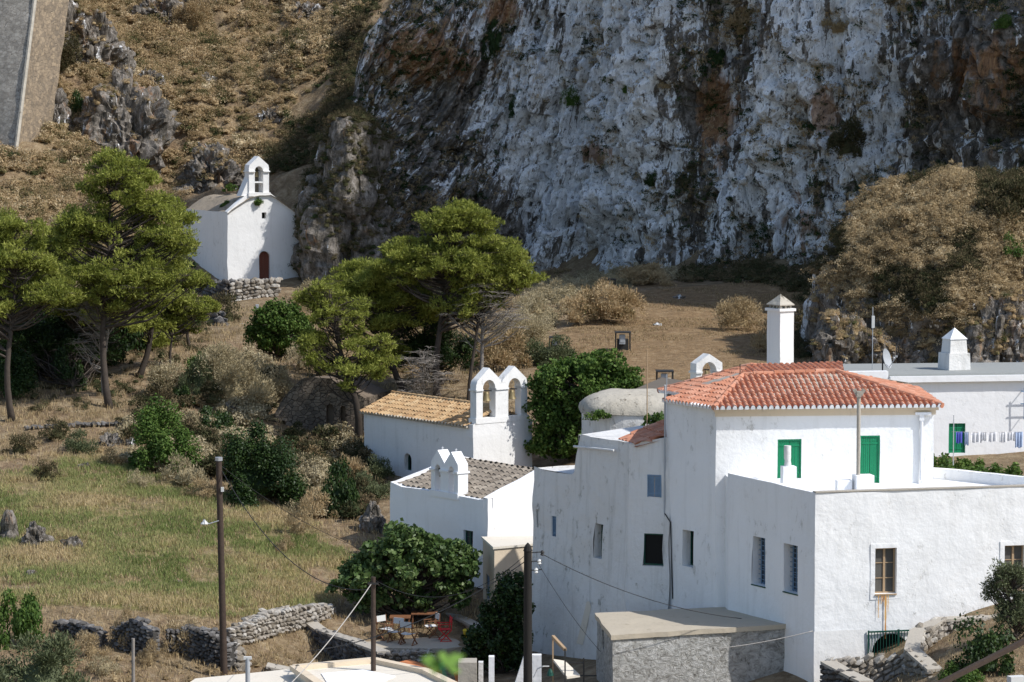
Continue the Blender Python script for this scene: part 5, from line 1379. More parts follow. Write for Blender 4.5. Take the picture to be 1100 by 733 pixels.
def put_bush(px, py, w, h, kind, label, name='bush', cat='bush', group=None, loc=None, nrm_=None, var=None):
    g_ = ground(px, py) if loc is None else loc
    if loc is None: w *= 1.18; h *= 1.15
    s = FPX/g_.y; v = rnd.randrange(5) if var is None else var
    big = w/s > 2.6
    if big:      # large ones get their own denser foliage so that leaves stay leaf-sized
        P = {'dry': (.17, .04, True, 'dry'), 'green': (.12, .08, False, 'leaf_green'), 'dark': (.12, .075, False, 'leaf_dark'), 'olive': (.16, .05, True, 'leaf_olive'), 'scrub': (.17, .05, True, 'scrub'), 'shade': (.16, .06, True, 'shade_scrub'), 'straw': (.18, .04, True, 'straw')}[kind]
        rx = w/2/s; rz = h/s
        n = int(min(32000, 720*(rx*rx+2*rx*rz)*1.2/ (P[0]*6)))
        V, F, T = bush_geo(rx, rx*.85, rz, n, P[0], P[1], int(px*7+py), 14, P[2])
        o = bpy.data.objects.new(name, np_mesh(name, V, F, M[P[3]], tint=T)); col.objects.link(o); o.location = (g_.x, g_.y+rx*.5, g_.z-.05)
    else:
        o = bpy.data.objects.new(name, bush_mesh(kind, v)); col.objects.link(o)
        o.location = (g_.x, g_.y+w/2/s*.5, g_.z-.05); o.scale = (w/2/s, w/2/s*.9, h/s); o.rotation_euler = (0, 0, rnd.uniform(0, 6.28))
    props(o, label, cat, group); return o

def scatter(name, pts, sizes, kind_mat, nvar=5, n=170, l=.16, w=.05, spike=True, flat=.75, lobes=4, seed=5, cored=True, label=None, cat=None, tvar=.18):
    """pts (n,3): one 'stuff' object made of many small domes of twigs"""
    g = np.random.default_rng(seed); protos = [bush_geo(1, 1, flat, n, l, w, seed*7+k, lobes, spike, cored) for k in range(nvar)]
    cl_ = Cloud(); idx = g.integers(0, nvar, len(pts))
    for k in range(nvar):
        V, F, T = protos[k]; sel = np.nonzero(idx == k)[0]
        if not len(sel): continue
        a = g.uniform(0, 6.28, len(sel)); s = sizes[sel]; ca, sa = np.cos(a)*s, np.sin(a)*s
        sz = s*g.uniform(.7, 1.3, len(sel))
        X = V[None, :, 0]*ca[:, None]-V[None, :, 1]*sa[:, None]+pts[sel, 0][:, None]
        Y = V[None, :, 0]*sa[:, None]+V[None, :, 1]*ca[:, None]+pts[sel, 1][:, None]
        Z = V[None, :, 2]*sz[:, None]+pts[sel, 2][:, None]-.06
        VV = np.stack([X, Y, Z], -1).reshape(-1, 3)
        FF = (F[None]+(np.arange(len(sel))*len(V))[:, None, None]).reshape(-1, 4)
        TT = (T[None]+g.normal(0, tvar, (len(sel), 1))).ravel()
        cl_.add(VV, FF, TT)
    o = cl_.obj(name, kind_mat); props(o, label, cat, kind='stuff'); print(name, len(pts), cl_.n); return o
def zone(poly, n, ymin, ymax, xmin=-50, xmax=50, seed=1, excl=()):
    g = np.random.default_rng(seed); X = g.uniform(xmin, xmax, n); Y = g.uniform(ymin, ymax, n); Z = height(X, Y)
    a, b = proj(X, Y, Z); m = inpoly(a, b, poly)
    for e in excl: m &= ~inpoly(a, b, e)
    return np.stack([X, Y, Z], 1)[m], g

# --- upper hillside scrub
UP = [(-400, -300), (430, -300), (405, 20), (385, 120), (345, 200), (330, 260), (322, 240), (285, 205), (250, 195), (200, 215), (60, 330), (-400, 330)]
FORT = [(-10, -40), (80, -40), (78, 0), (60, 80), (44, 160), (20, 168), (-10, 160)]
CHAPEL = [(190, 215), (245, 190), (330, 190), (330, 330), (190, 330)]
P, g = zone(UP, 9500, 205, 268, -42, -5, 3, (FORT, CHAPEL))
px_, py_ = proj(P[:, 0], P[:, 1], P[:, 2])
keep = fbm(P[:, 0]/5, P[:, 1]/5, 3, 3) > -.42
P = P[keep]; px_ = px_[keep]; py_ = py_[keep]
shady = (px_ > 395-py_*.62) & (py_ > -60)  # follows the cliff's shadow edge; scrub past it is coloured darker
S = g.uniform(.42, 1.0, len(P))*(1+.4*fbm(P[:, 0]/4, P[:, 1]/4, 8, 2))
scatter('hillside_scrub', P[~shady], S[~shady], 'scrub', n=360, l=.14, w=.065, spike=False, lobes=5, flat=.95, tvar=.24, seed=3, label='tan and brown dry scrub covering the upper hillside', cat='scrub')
scatter('shade_coloured_slope_scrub', P[shady], S[shady], 'shade_scrub', n=300, l=.16, w=.06, lobes=5, flat=.95, tvar=.24, seed=4, label='dark green and brown scrub on the slope beside the cliff', cat='scrub')
# --- scrub at the cliff foot and round the meadow
FOOT = [(560, 330), (600, 300), (640, 286), (700, 292), (780, 286), (905, 280), (905, 385), (850, 392), (838, 372), (868, 335), (858, 318), (820, 306), (760, 303), (690, 306), (655, 318), (600, 345), (575, 370)]
P, g = zone(FOOT, 4200, 160, 222, -10, 26, 7)
pa, pb = proj(P[:, 0], P[:, 1], P[:, 2])
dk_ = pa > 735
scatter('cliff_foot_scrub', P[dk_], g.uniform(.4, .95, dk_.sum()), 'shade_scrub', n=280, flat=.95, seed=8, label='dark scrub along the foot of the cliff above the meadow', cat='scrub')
scatter('meadow_edge_scrub', P[~dk_], g.uniform(.3, .8, (~dk_).sum()), 'dry', n=300, spike=False, w=.06, flat=.95, seed=9, label='pale dry scrub along the left edge of the bare meadow', cat='scrub')
FOOTL = [(330, 290), (640, 290), (600, 330), (560, 400), (470, 420), (340, 400), (300, 330)]
P, g = zone(FOOTL, 1500, 155, 216, -16, 6, 9)
scatter('slope_scrub', P[::2], g.uniform(.3, .7, len(P[::2])), 'scrub', n=260, flat=.95, seed=11, label='dry scrub below the cliff behind the pine trees', cat='scrub')
# --- slope between path and chapels
SL = [(150, 430), (235, 395), (300, 400), (300, 470), (400, 480), (400, 560), (330, 555), (250, 520), (160, 505), (120, 480)]
P, g = zone(SL, 1500, 130, 170, -22, -5, 12)
k_ = fbm(P[:, 0]/2.2, P[:, 1]/3, 6, 3) > .02
scatter('dark_slope_scrub', P[k_][::2], g.uniform(.6, 1.25, k_.sum())[::2], 'shade_scrub', n=900, flat=.95, l=.14, w=.06, seed=13, label='dark green and brown scrub between the pale bushes under the ruined vault', cat='scrub')
P = P[~k_][::2]
scatter('terrace_scrub', P, g.uniform(.55, 1.2, len(P)), 'dry', n=900, flat=.9, spike=False, w=.06, l=.13, seed=12, label='pale dry scrub on the slope under the ruined vault', cat='scrub')
SB = [(-200, 462), (160, 466), (150, 492), (60, 486), (-200, 498)]
P, g = zone(SB, 700, 135, 150, -40, -12, 14)
scatter('bank_scrub', P[::2], g.uniform(.15, .45, len(P[::2])), 'scrub', n=200, flat=.9, seed=15, label='low scrub on the bank under the footpath', cat='scrub')
UN = [(-200, 390), (150, 330), (225, 340), (230, 395), (150, 440), (-200, 455)]
P, g = zone(UN, 1100, 148, 192, -40, -12, 17)
scatter('understorey', P, g.uniform(.25, .6, len(P)), 'shade_scrub', n=240, flat=1.0, seed=17, label='shade-coloured undergrowth and dry grass beneath the left pines', cat='undergrowth')
LB = [(-200, 655), (60, 665), (250, 705), (330, 690), (330, 733), (330, 900), (-200, 900)]
P, g = zone(LB, 1300, 100, 120, -24, -6, 19)
scatter('roadside_scrub', P[::3], g.uniform(.15, .42, len(P[::3])), 'straw', n=220, flat=1.1, seed=19, label='golden dry weeds under the dark terrace walls', cat='weeds')
# --- knoll scrub
g = np.random.default_rng(21)
nn_ = []; pp_ = []
for it in range(7000):
    a = g.uniform(868, 1180); b = g.uniform(165, 420)
    h_, n_ = bhit(knoll_bvh, a, b)
    if h_ is None: continue
    lowline = 292+50*math.sin((a-880)/70)+.05*(a-880)
    if n_.z < .12 and g.random() < .5: continue
    if b > lowline+g.normal(0, 22) and g.random() > .07: continue
    pp_.append(tuple(h_))
pp_ = np.array(pp_)
# unseen back and top of the knoll too
sel = g.integers(0, len(KV), 1600); q_ = KV[sel]; q_ = q_[(q_[:, 2] > 22.5)]; pp_ = np.concatenate([pp_, q_])
ka, kb = proj(pp_[:, 0], pp_[:, 1], pp_[:, 2])
gm = (fbm(ka/45, kb/45, 2, 3)+.35*np.exp(-((ka-1010)/70)**2-((kb-300)/40)**2)+.5*(ka > 1045)*(kb < 235) > .28)
scatter('knoll_scrub', pp_[~gm], g.uniform(.3, .7, (~gm).sum()), 'straw', n=300, l=.13, w=.06, spike=False, lobes=4, flat=1.0, seed=22, label='golden brown dry scrub covering the rocky knoll', cat='scrub', tvar=.22)
scatter('knoll_green_scrub', pp_[gm], g.uniform(.28, .6, gm.sum()), 'shade_scrub', n=260, l=.14, w=.06, flat=1.0, seed=23, label='green scrub patches among the dry cover of the knoll', cat='scrub')
# --- scrub on the spur, unseen sides included
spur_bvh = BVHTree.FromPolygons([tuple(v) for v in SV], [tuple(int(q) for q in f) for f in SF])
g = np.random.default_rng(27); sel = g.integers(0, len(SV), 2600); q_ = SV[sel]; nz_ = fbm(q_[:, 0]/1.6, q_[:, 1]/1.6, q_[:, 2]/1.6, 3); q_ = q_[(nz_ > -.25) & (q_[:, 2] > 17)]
scatter('spur_scrub', q_, g.uniform(.22, .6, len(q_)), 'shade_scrub', n=220, l=.15, w=.05, flat=1.0, seed=28, label='scrub in shade-dark colours covering the rock spur beside the hillside chapel', cat='scrub')
# --- cliff plants
g = np.random.default_rng(31); A_ = []; B_ = []
for it in range(9000):
    a = g.uniform(330, 1120); b = g.uniform(-10, 300)
    h_, n_ = bhit(cliff_bvh, a, b)
    if h_ is None or n_ is None: continue
    nz = abs(n_.z)
    v = float(fbm(h_.x/3.0, h_.z/3.0, h_.y/3.0, 3))
    dens = -.02+.7*nz+1.3*v-(.16 if 560 < a < 720 else 0)+(.22 if a < 520 else 0)
    if g.random() < dens: (A_ if g.random() < .62 else B_).append((h_.x, h_.y, h_.z-.1))
A_ = np.array(A_); B_ = np.array(B_)
scatter('cliff_scrub', A_, g.uniform(.22, .62, len(A_)), 'scrub', n=120, l=.3, w=.07, flat=1.1, cored=False, seed=32, label='brown tufts clinging to ledges of the cliff', cat='cliff plants')
scatter('cliff_greenery', B_, g.uniform(.2, .55, len(B_)), 'leaf_dark', n=120, l=.28, w=.14, flat=1.1, cored=False, spike=False, seed=33, label='small dark green plants clinging to the cliff face', cat='cliff plants')

# --- grass of the field, stubble of the meadow
def tufts(name, P, n, h, w_, mk, seed, label, cat, tint=None, spread=.12):
    g = np.random.default_rng(seed); N_ = len(P); C = np.repeat(P, n, 0); C[:, :2] += g.normal(0, spread, (len(C), 2))
    a = g.normal(size=(len(C), 3))*.35; a[:, 2] = 1; a = unit(a)*g.uniform(.6, 1.3, (len(C), 1))*h/2; b = unit(np.cross(a, g.normal(size=(len(C), 3))))*w_/2
    C[:, 2] += h*.42; V, F = quads(C, a, b); T = np.repeat(tint if tint is not None else g.uniform(.2, .8, N_), n)+g.normal(0, .08, len(C))
    o = np_obj(name, V, F, M[mk], tint=np.clip(T, 0, 1)); props(o, label, cat, kind='stuff'); print(name, len(F))
P, g = zone(FIELD, 34000, 110, 150, -36, -4, 41)
t = .38-1.25*fbm(P[:, 0]/4.5, P[:, 1]/3.0, 1, 4)+.10*g.normal(size=len(P)); t = t+.30*np.clip((123-P[:, 1])/8, 0, 1)+.1*np.clip((P[:, 1]-136)/4, 0, 1)
kp = (fbm(P[:, 0]/1.5, P[:, 1]/1.5, 5, 3) > -.28)
tufts('field_grass', P[kp], 9, .28, .032, 'grass', 42, 'green and straw coloured grass on the sloping field', 'grass', t[kp])
REST = [(-300, 440), (160, 440), (400, 480), (400, 560), (520, 640), (520, 670), (400, 690), (330, 733), (330, 900), (-300, 900)]
P, g = zone(REST, 17000, 100, 150, -36, 0, 43)
tufts('dry_slope_grass', P, 5, .26, .03, 'straw', 44, 'dry straw grass on the banks round the field', 'grass')
MD = MEADOW+[]
P, g = zone(MEADOW, 30000, 140, 205, -2, 24, 45)
P = P[(fbm(P[:, 0]/2.5, P[:, 1]/2.5, 5, 4) > -.05)]
tufts('meadow_stubble', P, 3, .13, .03, 'straw', 46, 'short dry stubble on the bare meadow below the cliff', 'stubble', spread=.1, tint=np.random.default_rng(3).uniform(0, .6, len(P)))
UP2 = [(-200, 200), (330, 200), (560, 300), (560, 470), (330, 480), (-200, 460)]
P, g = zone(UP2, 16000, 146, 228, -40, 2, 47, (CHAPEL,))
tufts('woodland_grass', P, 5, .3, .03, 'straw', 48, 'dry yellow grass under and around the pine trees', 'grass')
RT = [(800, 690), (975, 655), (1150, 640), (1150, 800), (800, 800)]
P, g = zone(RT, 4000, 92, 103, 6, 20, 49)
tufts('yard_weeds', P[::2], 5, .16, .02, 'straw', 50, 'dry weeds on the earth below the big house', 'weeds')

# ================================================================== TREES
def branch(mb, a, b, r0, r1, sag=.12, seg=5, n=7, wig=.13):
    a = Vector(a); b = Vector(b); L = (b-a).length; pts = []
    off = Vector((rnd.uniform(-1, 1), rnd.uniform(-1, 1), rnd.uniform(-.4, .6)))*L*wig
    for k in range(n+1):
        t = k/n; p = a.lerp(b, t)+Vector((0, 0, -sag*L*math.sin(math.pi*t)))+off*math.sin(math.pi*t*1.0)+off*.5*math.sin(math.pi*t*2.3)
        pts.append(p)
    mb.tube(pts, [r0+(r1-r0)*k/n for k in range(n+1)], seg, cap=False); return pts
pg1 = 'pine trees left of the hillside chapel'
def tree(kind, name, label, base, ells, Y=None, nclump=70, trunk_r=.2, leafm='pine', seed=1, cl_r=(.38, .95), per=190, ll=.21, lw=.055, spike=True, flat=.62, group='pine trees', cat='tree', barkm='bark', dy=0, bare=.25, low=.3, twigs=14, shell=.35, top=None):
    global rnd
    rnd = random.Random(seed); g = np.random.default_rng(seed)
    gb_ = ground(*base) if Y is None else at(base[0], base[1], Y)
    if Y is not None: gb_.z = gz(gb_.x, gb_.y)
    s = FPX/gb_.y
    root = empty(name, (gb_.x, gb_.y, gb_.z), label, cat, group)
    E = []
    for e in ells:
        c = at(e[0], e[1], gb_.y+dy+(e[4] if len(e) > 4 else 0)); E.append((np.array(c), np.array([e[2]/s, e[2]/s*.85, e[3]/s])))
    hi = max(E, key=lambda q: q[0][2]+q[1][2]); tp = Vector(hi[0])+Vector((0, 0, hi[1][2]*.6)) if top is None else Vector(at(top[0], top[1], gb_.y+dy))
    tm = MB(); tpts = []
    H_ = tp.z-gb_.z
    wob_ = Vector((rnd.uniform(-1, 1), rnd.uniform(-1, 1), 0))*H_*.045
    for k in range(11):
        t = k/10; p = Vector((gb_.x, gb_.y, gb_.z-.3)).lerp(tp, t); p += wob_*math.sin(math.pi*t)+wob_*.6*math.sin(math.pi*2.3*t); tpts.append(p)
    tm.tube(tpts, [trunk_r*(1.25 if k == 0 else 1)*(1-.82*(k/10)**1.1) for k in range(11)], 9)
    cl_ = Cloud(); vol = [q[1][0]*q[1][1]*q[1][2] for q in E]; vs = sum(v**.75 for v in vol)
    ends = []
    for (c, r), v in zip(E, vol):
        for k in range(max(3, int(nclump*((1.75 if group == pg1 else 1.35) if leafm == 'pine' else 1)*v**.75/vs))):
            d_ = unit(g.normal(size=3)); d_[2] = abs(d_[2]) if g.random() < .62 else d_[2]
            ends.append(c+d_*r*(shell+(1-shell)*g.random()**.5)*.92)
    for q in ends:
        if q[2] < gb_.z+.3: q[2] = gb_.z+.3+g.random()*.3
        hd = math.hypot(q[0]-gb_.x, q[1]-gb_.y)
        tz = min(tp.z-.2, max(gb_.z+H_*low*.8, q[2]-.40*hd-g.random()*.6)); t = min(.97, max(low*.8, (tz-gb_.z)/H_))
        k = t*10; i = min(9, int(k)); a = tpts[i].lerp(tpts[i+1], k-i)
        L = (Vector(q)-a).length; br = max(.018, min(trunk_r*.35, .022*L+.012))
        bp_ = branch(tm, a, q, br, .012, sag=rnd.uniform(-.05, .16), n=7)
        r_ = g.uniform(*cl_r); R3 = np.array([r_, r_, r_*flat])
        nt_ = int(twigs)
        for w_ in range(nt_):
            j = rnd.choice((4, 5, 6, 7)) if w_ % 2 else 7
            p0 = bp_[j]; d3 = Vector(unit(g.normal(size=3))); d3.z = abs(d3.z)*.4-.1
            p1 = p0+d3*r_*g.uniform(.6, 1.15)
            tm.tube([p0, p0.lerp(p1, .5)+Vector((0, 0, .05)), p1], [.011, .008, .004], 3, cap=False)
        if g.random() < bare: continue
        ct = g.uniform(-.15, .15)
        m_ = int(per*(1.7 if spike else 1.0)*(r_/np.mean(cl_r))**2)
        sub = 6
        for q2 in range(sub):
            oc = q+unit(g.normal(size=3))*R3*g.uniform(.25, .8); sr = R3*g.uniform(.35, .6)
            d_ = unit(g.normal(size=(m_//sub, 3))); C = oc+d_*sr*g.uniform(.3, 1, (m_//sub, 1))**.6
            V, F = leaves(C, d_, ll, lw, g, up=.5 if spike else .4, rand=.9, spike=spike)
            cl_.add(V, F, g.normal(.48+ct, .2, len(F)))
    tm.build('trunk', barkm, root, smooth=True)
    if cl_.n: cl_.obj('crown', leafm, root)
    return root
PG_ = 0
pg1 = 'pine trees left of the hillside chapel'; pg2 = 'pine trees behind the twin belfry chapel'
tree('p', 'pine_tree', 'tallest pine at the left, its crown overlapping the hillside chapel wall', (118, 440), [(125, 200, 42, 34), (165, 230, 40, 26, 1), (92, 250, 40, 28), (175, 265, 38, 24), (130, 300, 60, 36), (195, 300, 20, 14), (120, 175, 22, 14)], seed=3, nclump=150, trunk_r=.18, group=pg1, bare=.16, low=.35)
tree('p', 'pine_tree', 'pine cut by the left edge with bright spreading crown', (14, 452), [(10, 285, 48, 30), (-20, 330, 40, 30), (45, 320, 36, 20), (20, 250, 30, 16)], seed=4, nclump=85, trunk_r=.17, group=pg1, bare=.2)
tree('p', 'pine_tree', 'low pine with flat lower boughs above the path bend', (98, 412), [(90, 330, 45, 18), (60, 300, 40, 16), (120, 345, 40, 12)], seed=5, nclump=60, trunk_r=.15, group=pg1, bare=.3)
tree('p', 'pine_tree', 'pine with dark trunk and flat bough left of the small slender pine', (147, 405), [(150, 320, 36, 14), (175, 285, 34, 18), (120, 310, 30, 16), (160, 345, 30, 8)], seed=6, nclump=55, trunk_r=.17, group=pg1, bare=.3, barkm='darkbark')
tree('p', 'pine_tree', 'small slender pine standing alone just below the hillside chapel wall', (183, 398), [(190, 325, 28, 18), (210, 335, 18, 10), (175, 345, 22, 14)], seed=7, nclump=42, trunk_r=.08, group=pg1, bare=.35, cl_r=(.35, .6), per=90)
tree('p', 'pine_tree', 'pine with pale leaning trunk nearest the left frame edge', (-4, 430), [(-20, 250, 40, 26), (-40, 300, 40, 30), (5, 330, 30, 16)], seed=8, nclump=50, trunk_r=.15, group=pg1, bare=.3, dy=2)
tree('p', 'pine_tree', 'rearmost dark pine in the shaded middle of the left grove', (60, 395), [(55, 270, 40, 26), (30, 300, 40, 30), (85, 285, 30, 20)], seed=9, nclump=60, trunk_r=.14, group=pg1, bare=.25, dy=2)
tree('p', 'pine_tree', 'tallest pine with a bright rounded crown against the cliff', (470, 436), [(490, 248, 42, 26), (455, 275, 40, 22), (530, 280, 42, 28), (500, 290, 60, 26), (545, 300, 30, 28), (430, 292, 28, 14), (488, 235, 24, 14)], seed=13, nclump=190, trunk_r=.19, group=pg2, bare=.05, low=.4)
tree('p', 'pine_tree', 'broad pine left of the tallest, its lower boughs in shade', (440, 428), [(395, 305, 40, 22), (430, 320, 30, 18), (370, 320, 32, 20), (420, 345, 30, 10), (410, 375, 28, 8), (455, 330, 24, 14)], seed=14, nclump=120, trunk_r=.18, group=pg2, bare=.15, barkm='darkbark')
tree('p', 'pine_tree', 'nearer pine with a thick dark trunk beside the ruined vault', (384, 478), [(365, 345, 36, 28), (350, 320, 28, 18), (400, 375, 30, 16), (340, 370, 24, 18), (375, 400, 40, 16)], seed=15, nclump=75, trunk_r=.20, group=pg2, bare=.45, barkm='darkbark', low=.35)
tree('p', 'pine_tree', 'slender pine just behind the tan roof with dark straight trunk', (503, 436), [(500, 330, 30, 16), (520, 310, 30, 18)], seed=16, nclump=40, trunk_r=.11, group=pg2, bare=.25, barkm='darkbark', dy=1)
tree('p', 'pine_tree', 'hindmost tall pine, added for shade at the left, level with the chapel base', (30, 372), [(40, 300, 46, 26), (20, 330, 44, 26), (65, 345, 40, 24)], seed=33, nclump=80, trunk_r=.14, group=pg1, bare=.12)  # this and the next two pines are added to darken the grove floor
tree('p', 'pine_tree', 'hind pine added for shade just behind the tallest left trunk', (120, 375), [(130, 330, 46, 24), (100, 355, 44, 22), (150, 360, 34, 18)], seed=34, nclump=80, trunk_r=.12, group=pg1, bare=.15)
tree('p', 'pine_tree', 'low dark pine added for shade, its boughs hiding the slope left of the chapel', (178, 366), [(180, 300, 36, 26), (165, 340, 34, 22), (195, 345, 24, 16)], seed=35, nclump=60, trunk_r=.12, leafm='leaf_dark', group=pg1, bare=.15, ll=.2, lw=.05)
tree('p', 'pine_tree', 'dark pine between the broad pine and the tallest behind the chapel', (462, 412), [(455, 355, 36, 26), (480, 380, 34, 24), (435, 375, 26, 18)], seed=36, nclump=60, trunk_r=.12, leafm='leaf_dark', group=pg2, bare=.15, ll=.2, lw=.05)
tree('p', 'pine_tree', 'dark young pine filling the gap at the centre of the left grove', (85, 425), [(70, 375, 40, 26), (30, 380, 40, 26), (110, 385, 26, 20)], seed=31, nclump=60, trunk_r=.10, leafm='leaf_dark', group=pg1, bare=.1, dy=4, ll=.2, lw=.05)
tree('p', 'pine_tree', 'pine whose crown fills the space between the chapel and path', (205, 372), [(205, 305, 24, 16), (215, 330, 22, 14), (190, 350, 20, 10)], seed=32, nclump=34, trunk_r=.09, group=pg1, bare=.3, cl_r=(.35, .6))
tree('b', 'bare_tree', 'leafless grey tree with forking pale branches right of the pines', (516, 428), [(525, 320, 36, 30), (540, 345, 26, 22), (500, 340, 24, 24), (520, 290, 18, 20)], seed=17, nclump=60, trunk_r=.12, group=None, bare=1.1, barkm='deadwood', low=.2, twigs=22)
tree('b', 'bare_tree', 'leafless grey tree with a white forked trunk in the left grove', (112, 425), [(95, 350, 30, 30), (120, 330, 30, 24), (85, 375, 20, 14)], seed=18, nclump=34, trunk_r=.10, group=None, bare=1.1, barkm='deadwood', low=.3, twigs=18, dy=-1)
tree('b', 'bare_tree', 'leafless pale tree standing behind the tan tiled roof', (452, 440), [(455, 395, 24, 26), (440, 415, 18, 12), (470, 410, 14, 12)], seed=19, nclump=26, trunk_r=.07, group=None, bare=1.1, barkm='deadwood', low=.2, twigs=14, dy=-2)
# broadleaf trees
tree('f', 'fig_tree', 'spreading fig tree with bright green leaves over the patio chairs', (440, 668), [(440, 606, 56, 34), (400, 622, 36, 30), (480, 612, 34, 34), (440, 585, 40, 20), (375, 632, 20, 16), (505, 618, 16, 20), (410, 648, 30, 10), (470, 645, 30, 10)], Y=121.5, seed=23, nclump=230, trunk_r=.17, leafm='leaf_fig', cl_r=(.35, .6), per=90, ll=.20, lw=.16, spike=False, flat=.7, group=None, bare=.04, low=.12, twigs=2, barkm='bark', shell=.55)
tree('f', 'broadleaf_tree', 'dense green tree between the twin belfry and the domed outbuilding', (622, 505), [(620, 420, 48, 36), (590, 440, 26, 46), (655, 420, 34, 28), (600, 470, 26, 34), (640, 395, 34, 16), (675, 408, 16, 14), (585, 485, 18, 24), (615, 490, 20, 20)], Y=141.0, seed=24, nclump=300, trunk_r=.2, leafm='leaf_green', cl_r=(.4, .65), per=110, ll=.17, lw=.12, spike=False, flat=.8, group=None, bare=.0, low=.12, twigs=1, shell=.6)
tree('f', 'evergreen_tree', 'dark evergreen tree below the cream annex behind the tarred pole', (540, 735), [(545, 660, 24, 36), (530, 690, 28, 34), (552, 635, 16, 20), (515, 710, 18, 26), (555, 700, 16, 40)], Y=113.5, seed=25, nclump=170, trunk_r=.14, leafm='leaf_dark', cl_r=(.3, .5), per=110, ll=.14, lw=.09, spike=False, flat=.9, group=None, bare=0, low=.1, twigs=1, shell=.6)
tree('f', 'olive_tree', 'small olive tree with feathery grey-green leaves at the right edge', (1090, 720), [(1088, 630, 26, 26), (1070, 640, 16, 18), (1095, 665, 26, 26)], Y=99.5, seed=26, nclump=95, trunk_r=.07, leafm='leaf_olive', cl_r=(.22, .4), per=75, ll=.11, lw=.03, spike=True, flat=.9, group=None, bare=0, low=.1, twigs=5, shell=.5)
tree('f', 'round_evergreen_tree', 'round bright green tree on the bank below the hillside chapel', (297, 388), [(298, 352, 30, 28), (285, 362, 20, 20), (315, 358, 20, 22)], seed=27, nclump=150, trunk_r=.12, leafm='leaf_green', cl_r=(.35, .55), per=120, ll=.14, lw=.10, spike=False, flat=.9, group=None, bare=0, low=.1, twigs=1, shell=.6)
rnd = random.Random(99)
UN_ = []  # dark-leaved shrubs added to deepen the shade below the grove
for (a, b, w_, h_) in [(28, 408, 60, 60), (62, 398, 60, 70), (100, 395, 50, 60), (135, 385, 46, 50), (8, 430, 50, 44), (70, 420, 44, 36), (-30, 420, 60, 60), (45, 372, 70, 60)]:
    UN_.append((a, b, w_, h_))
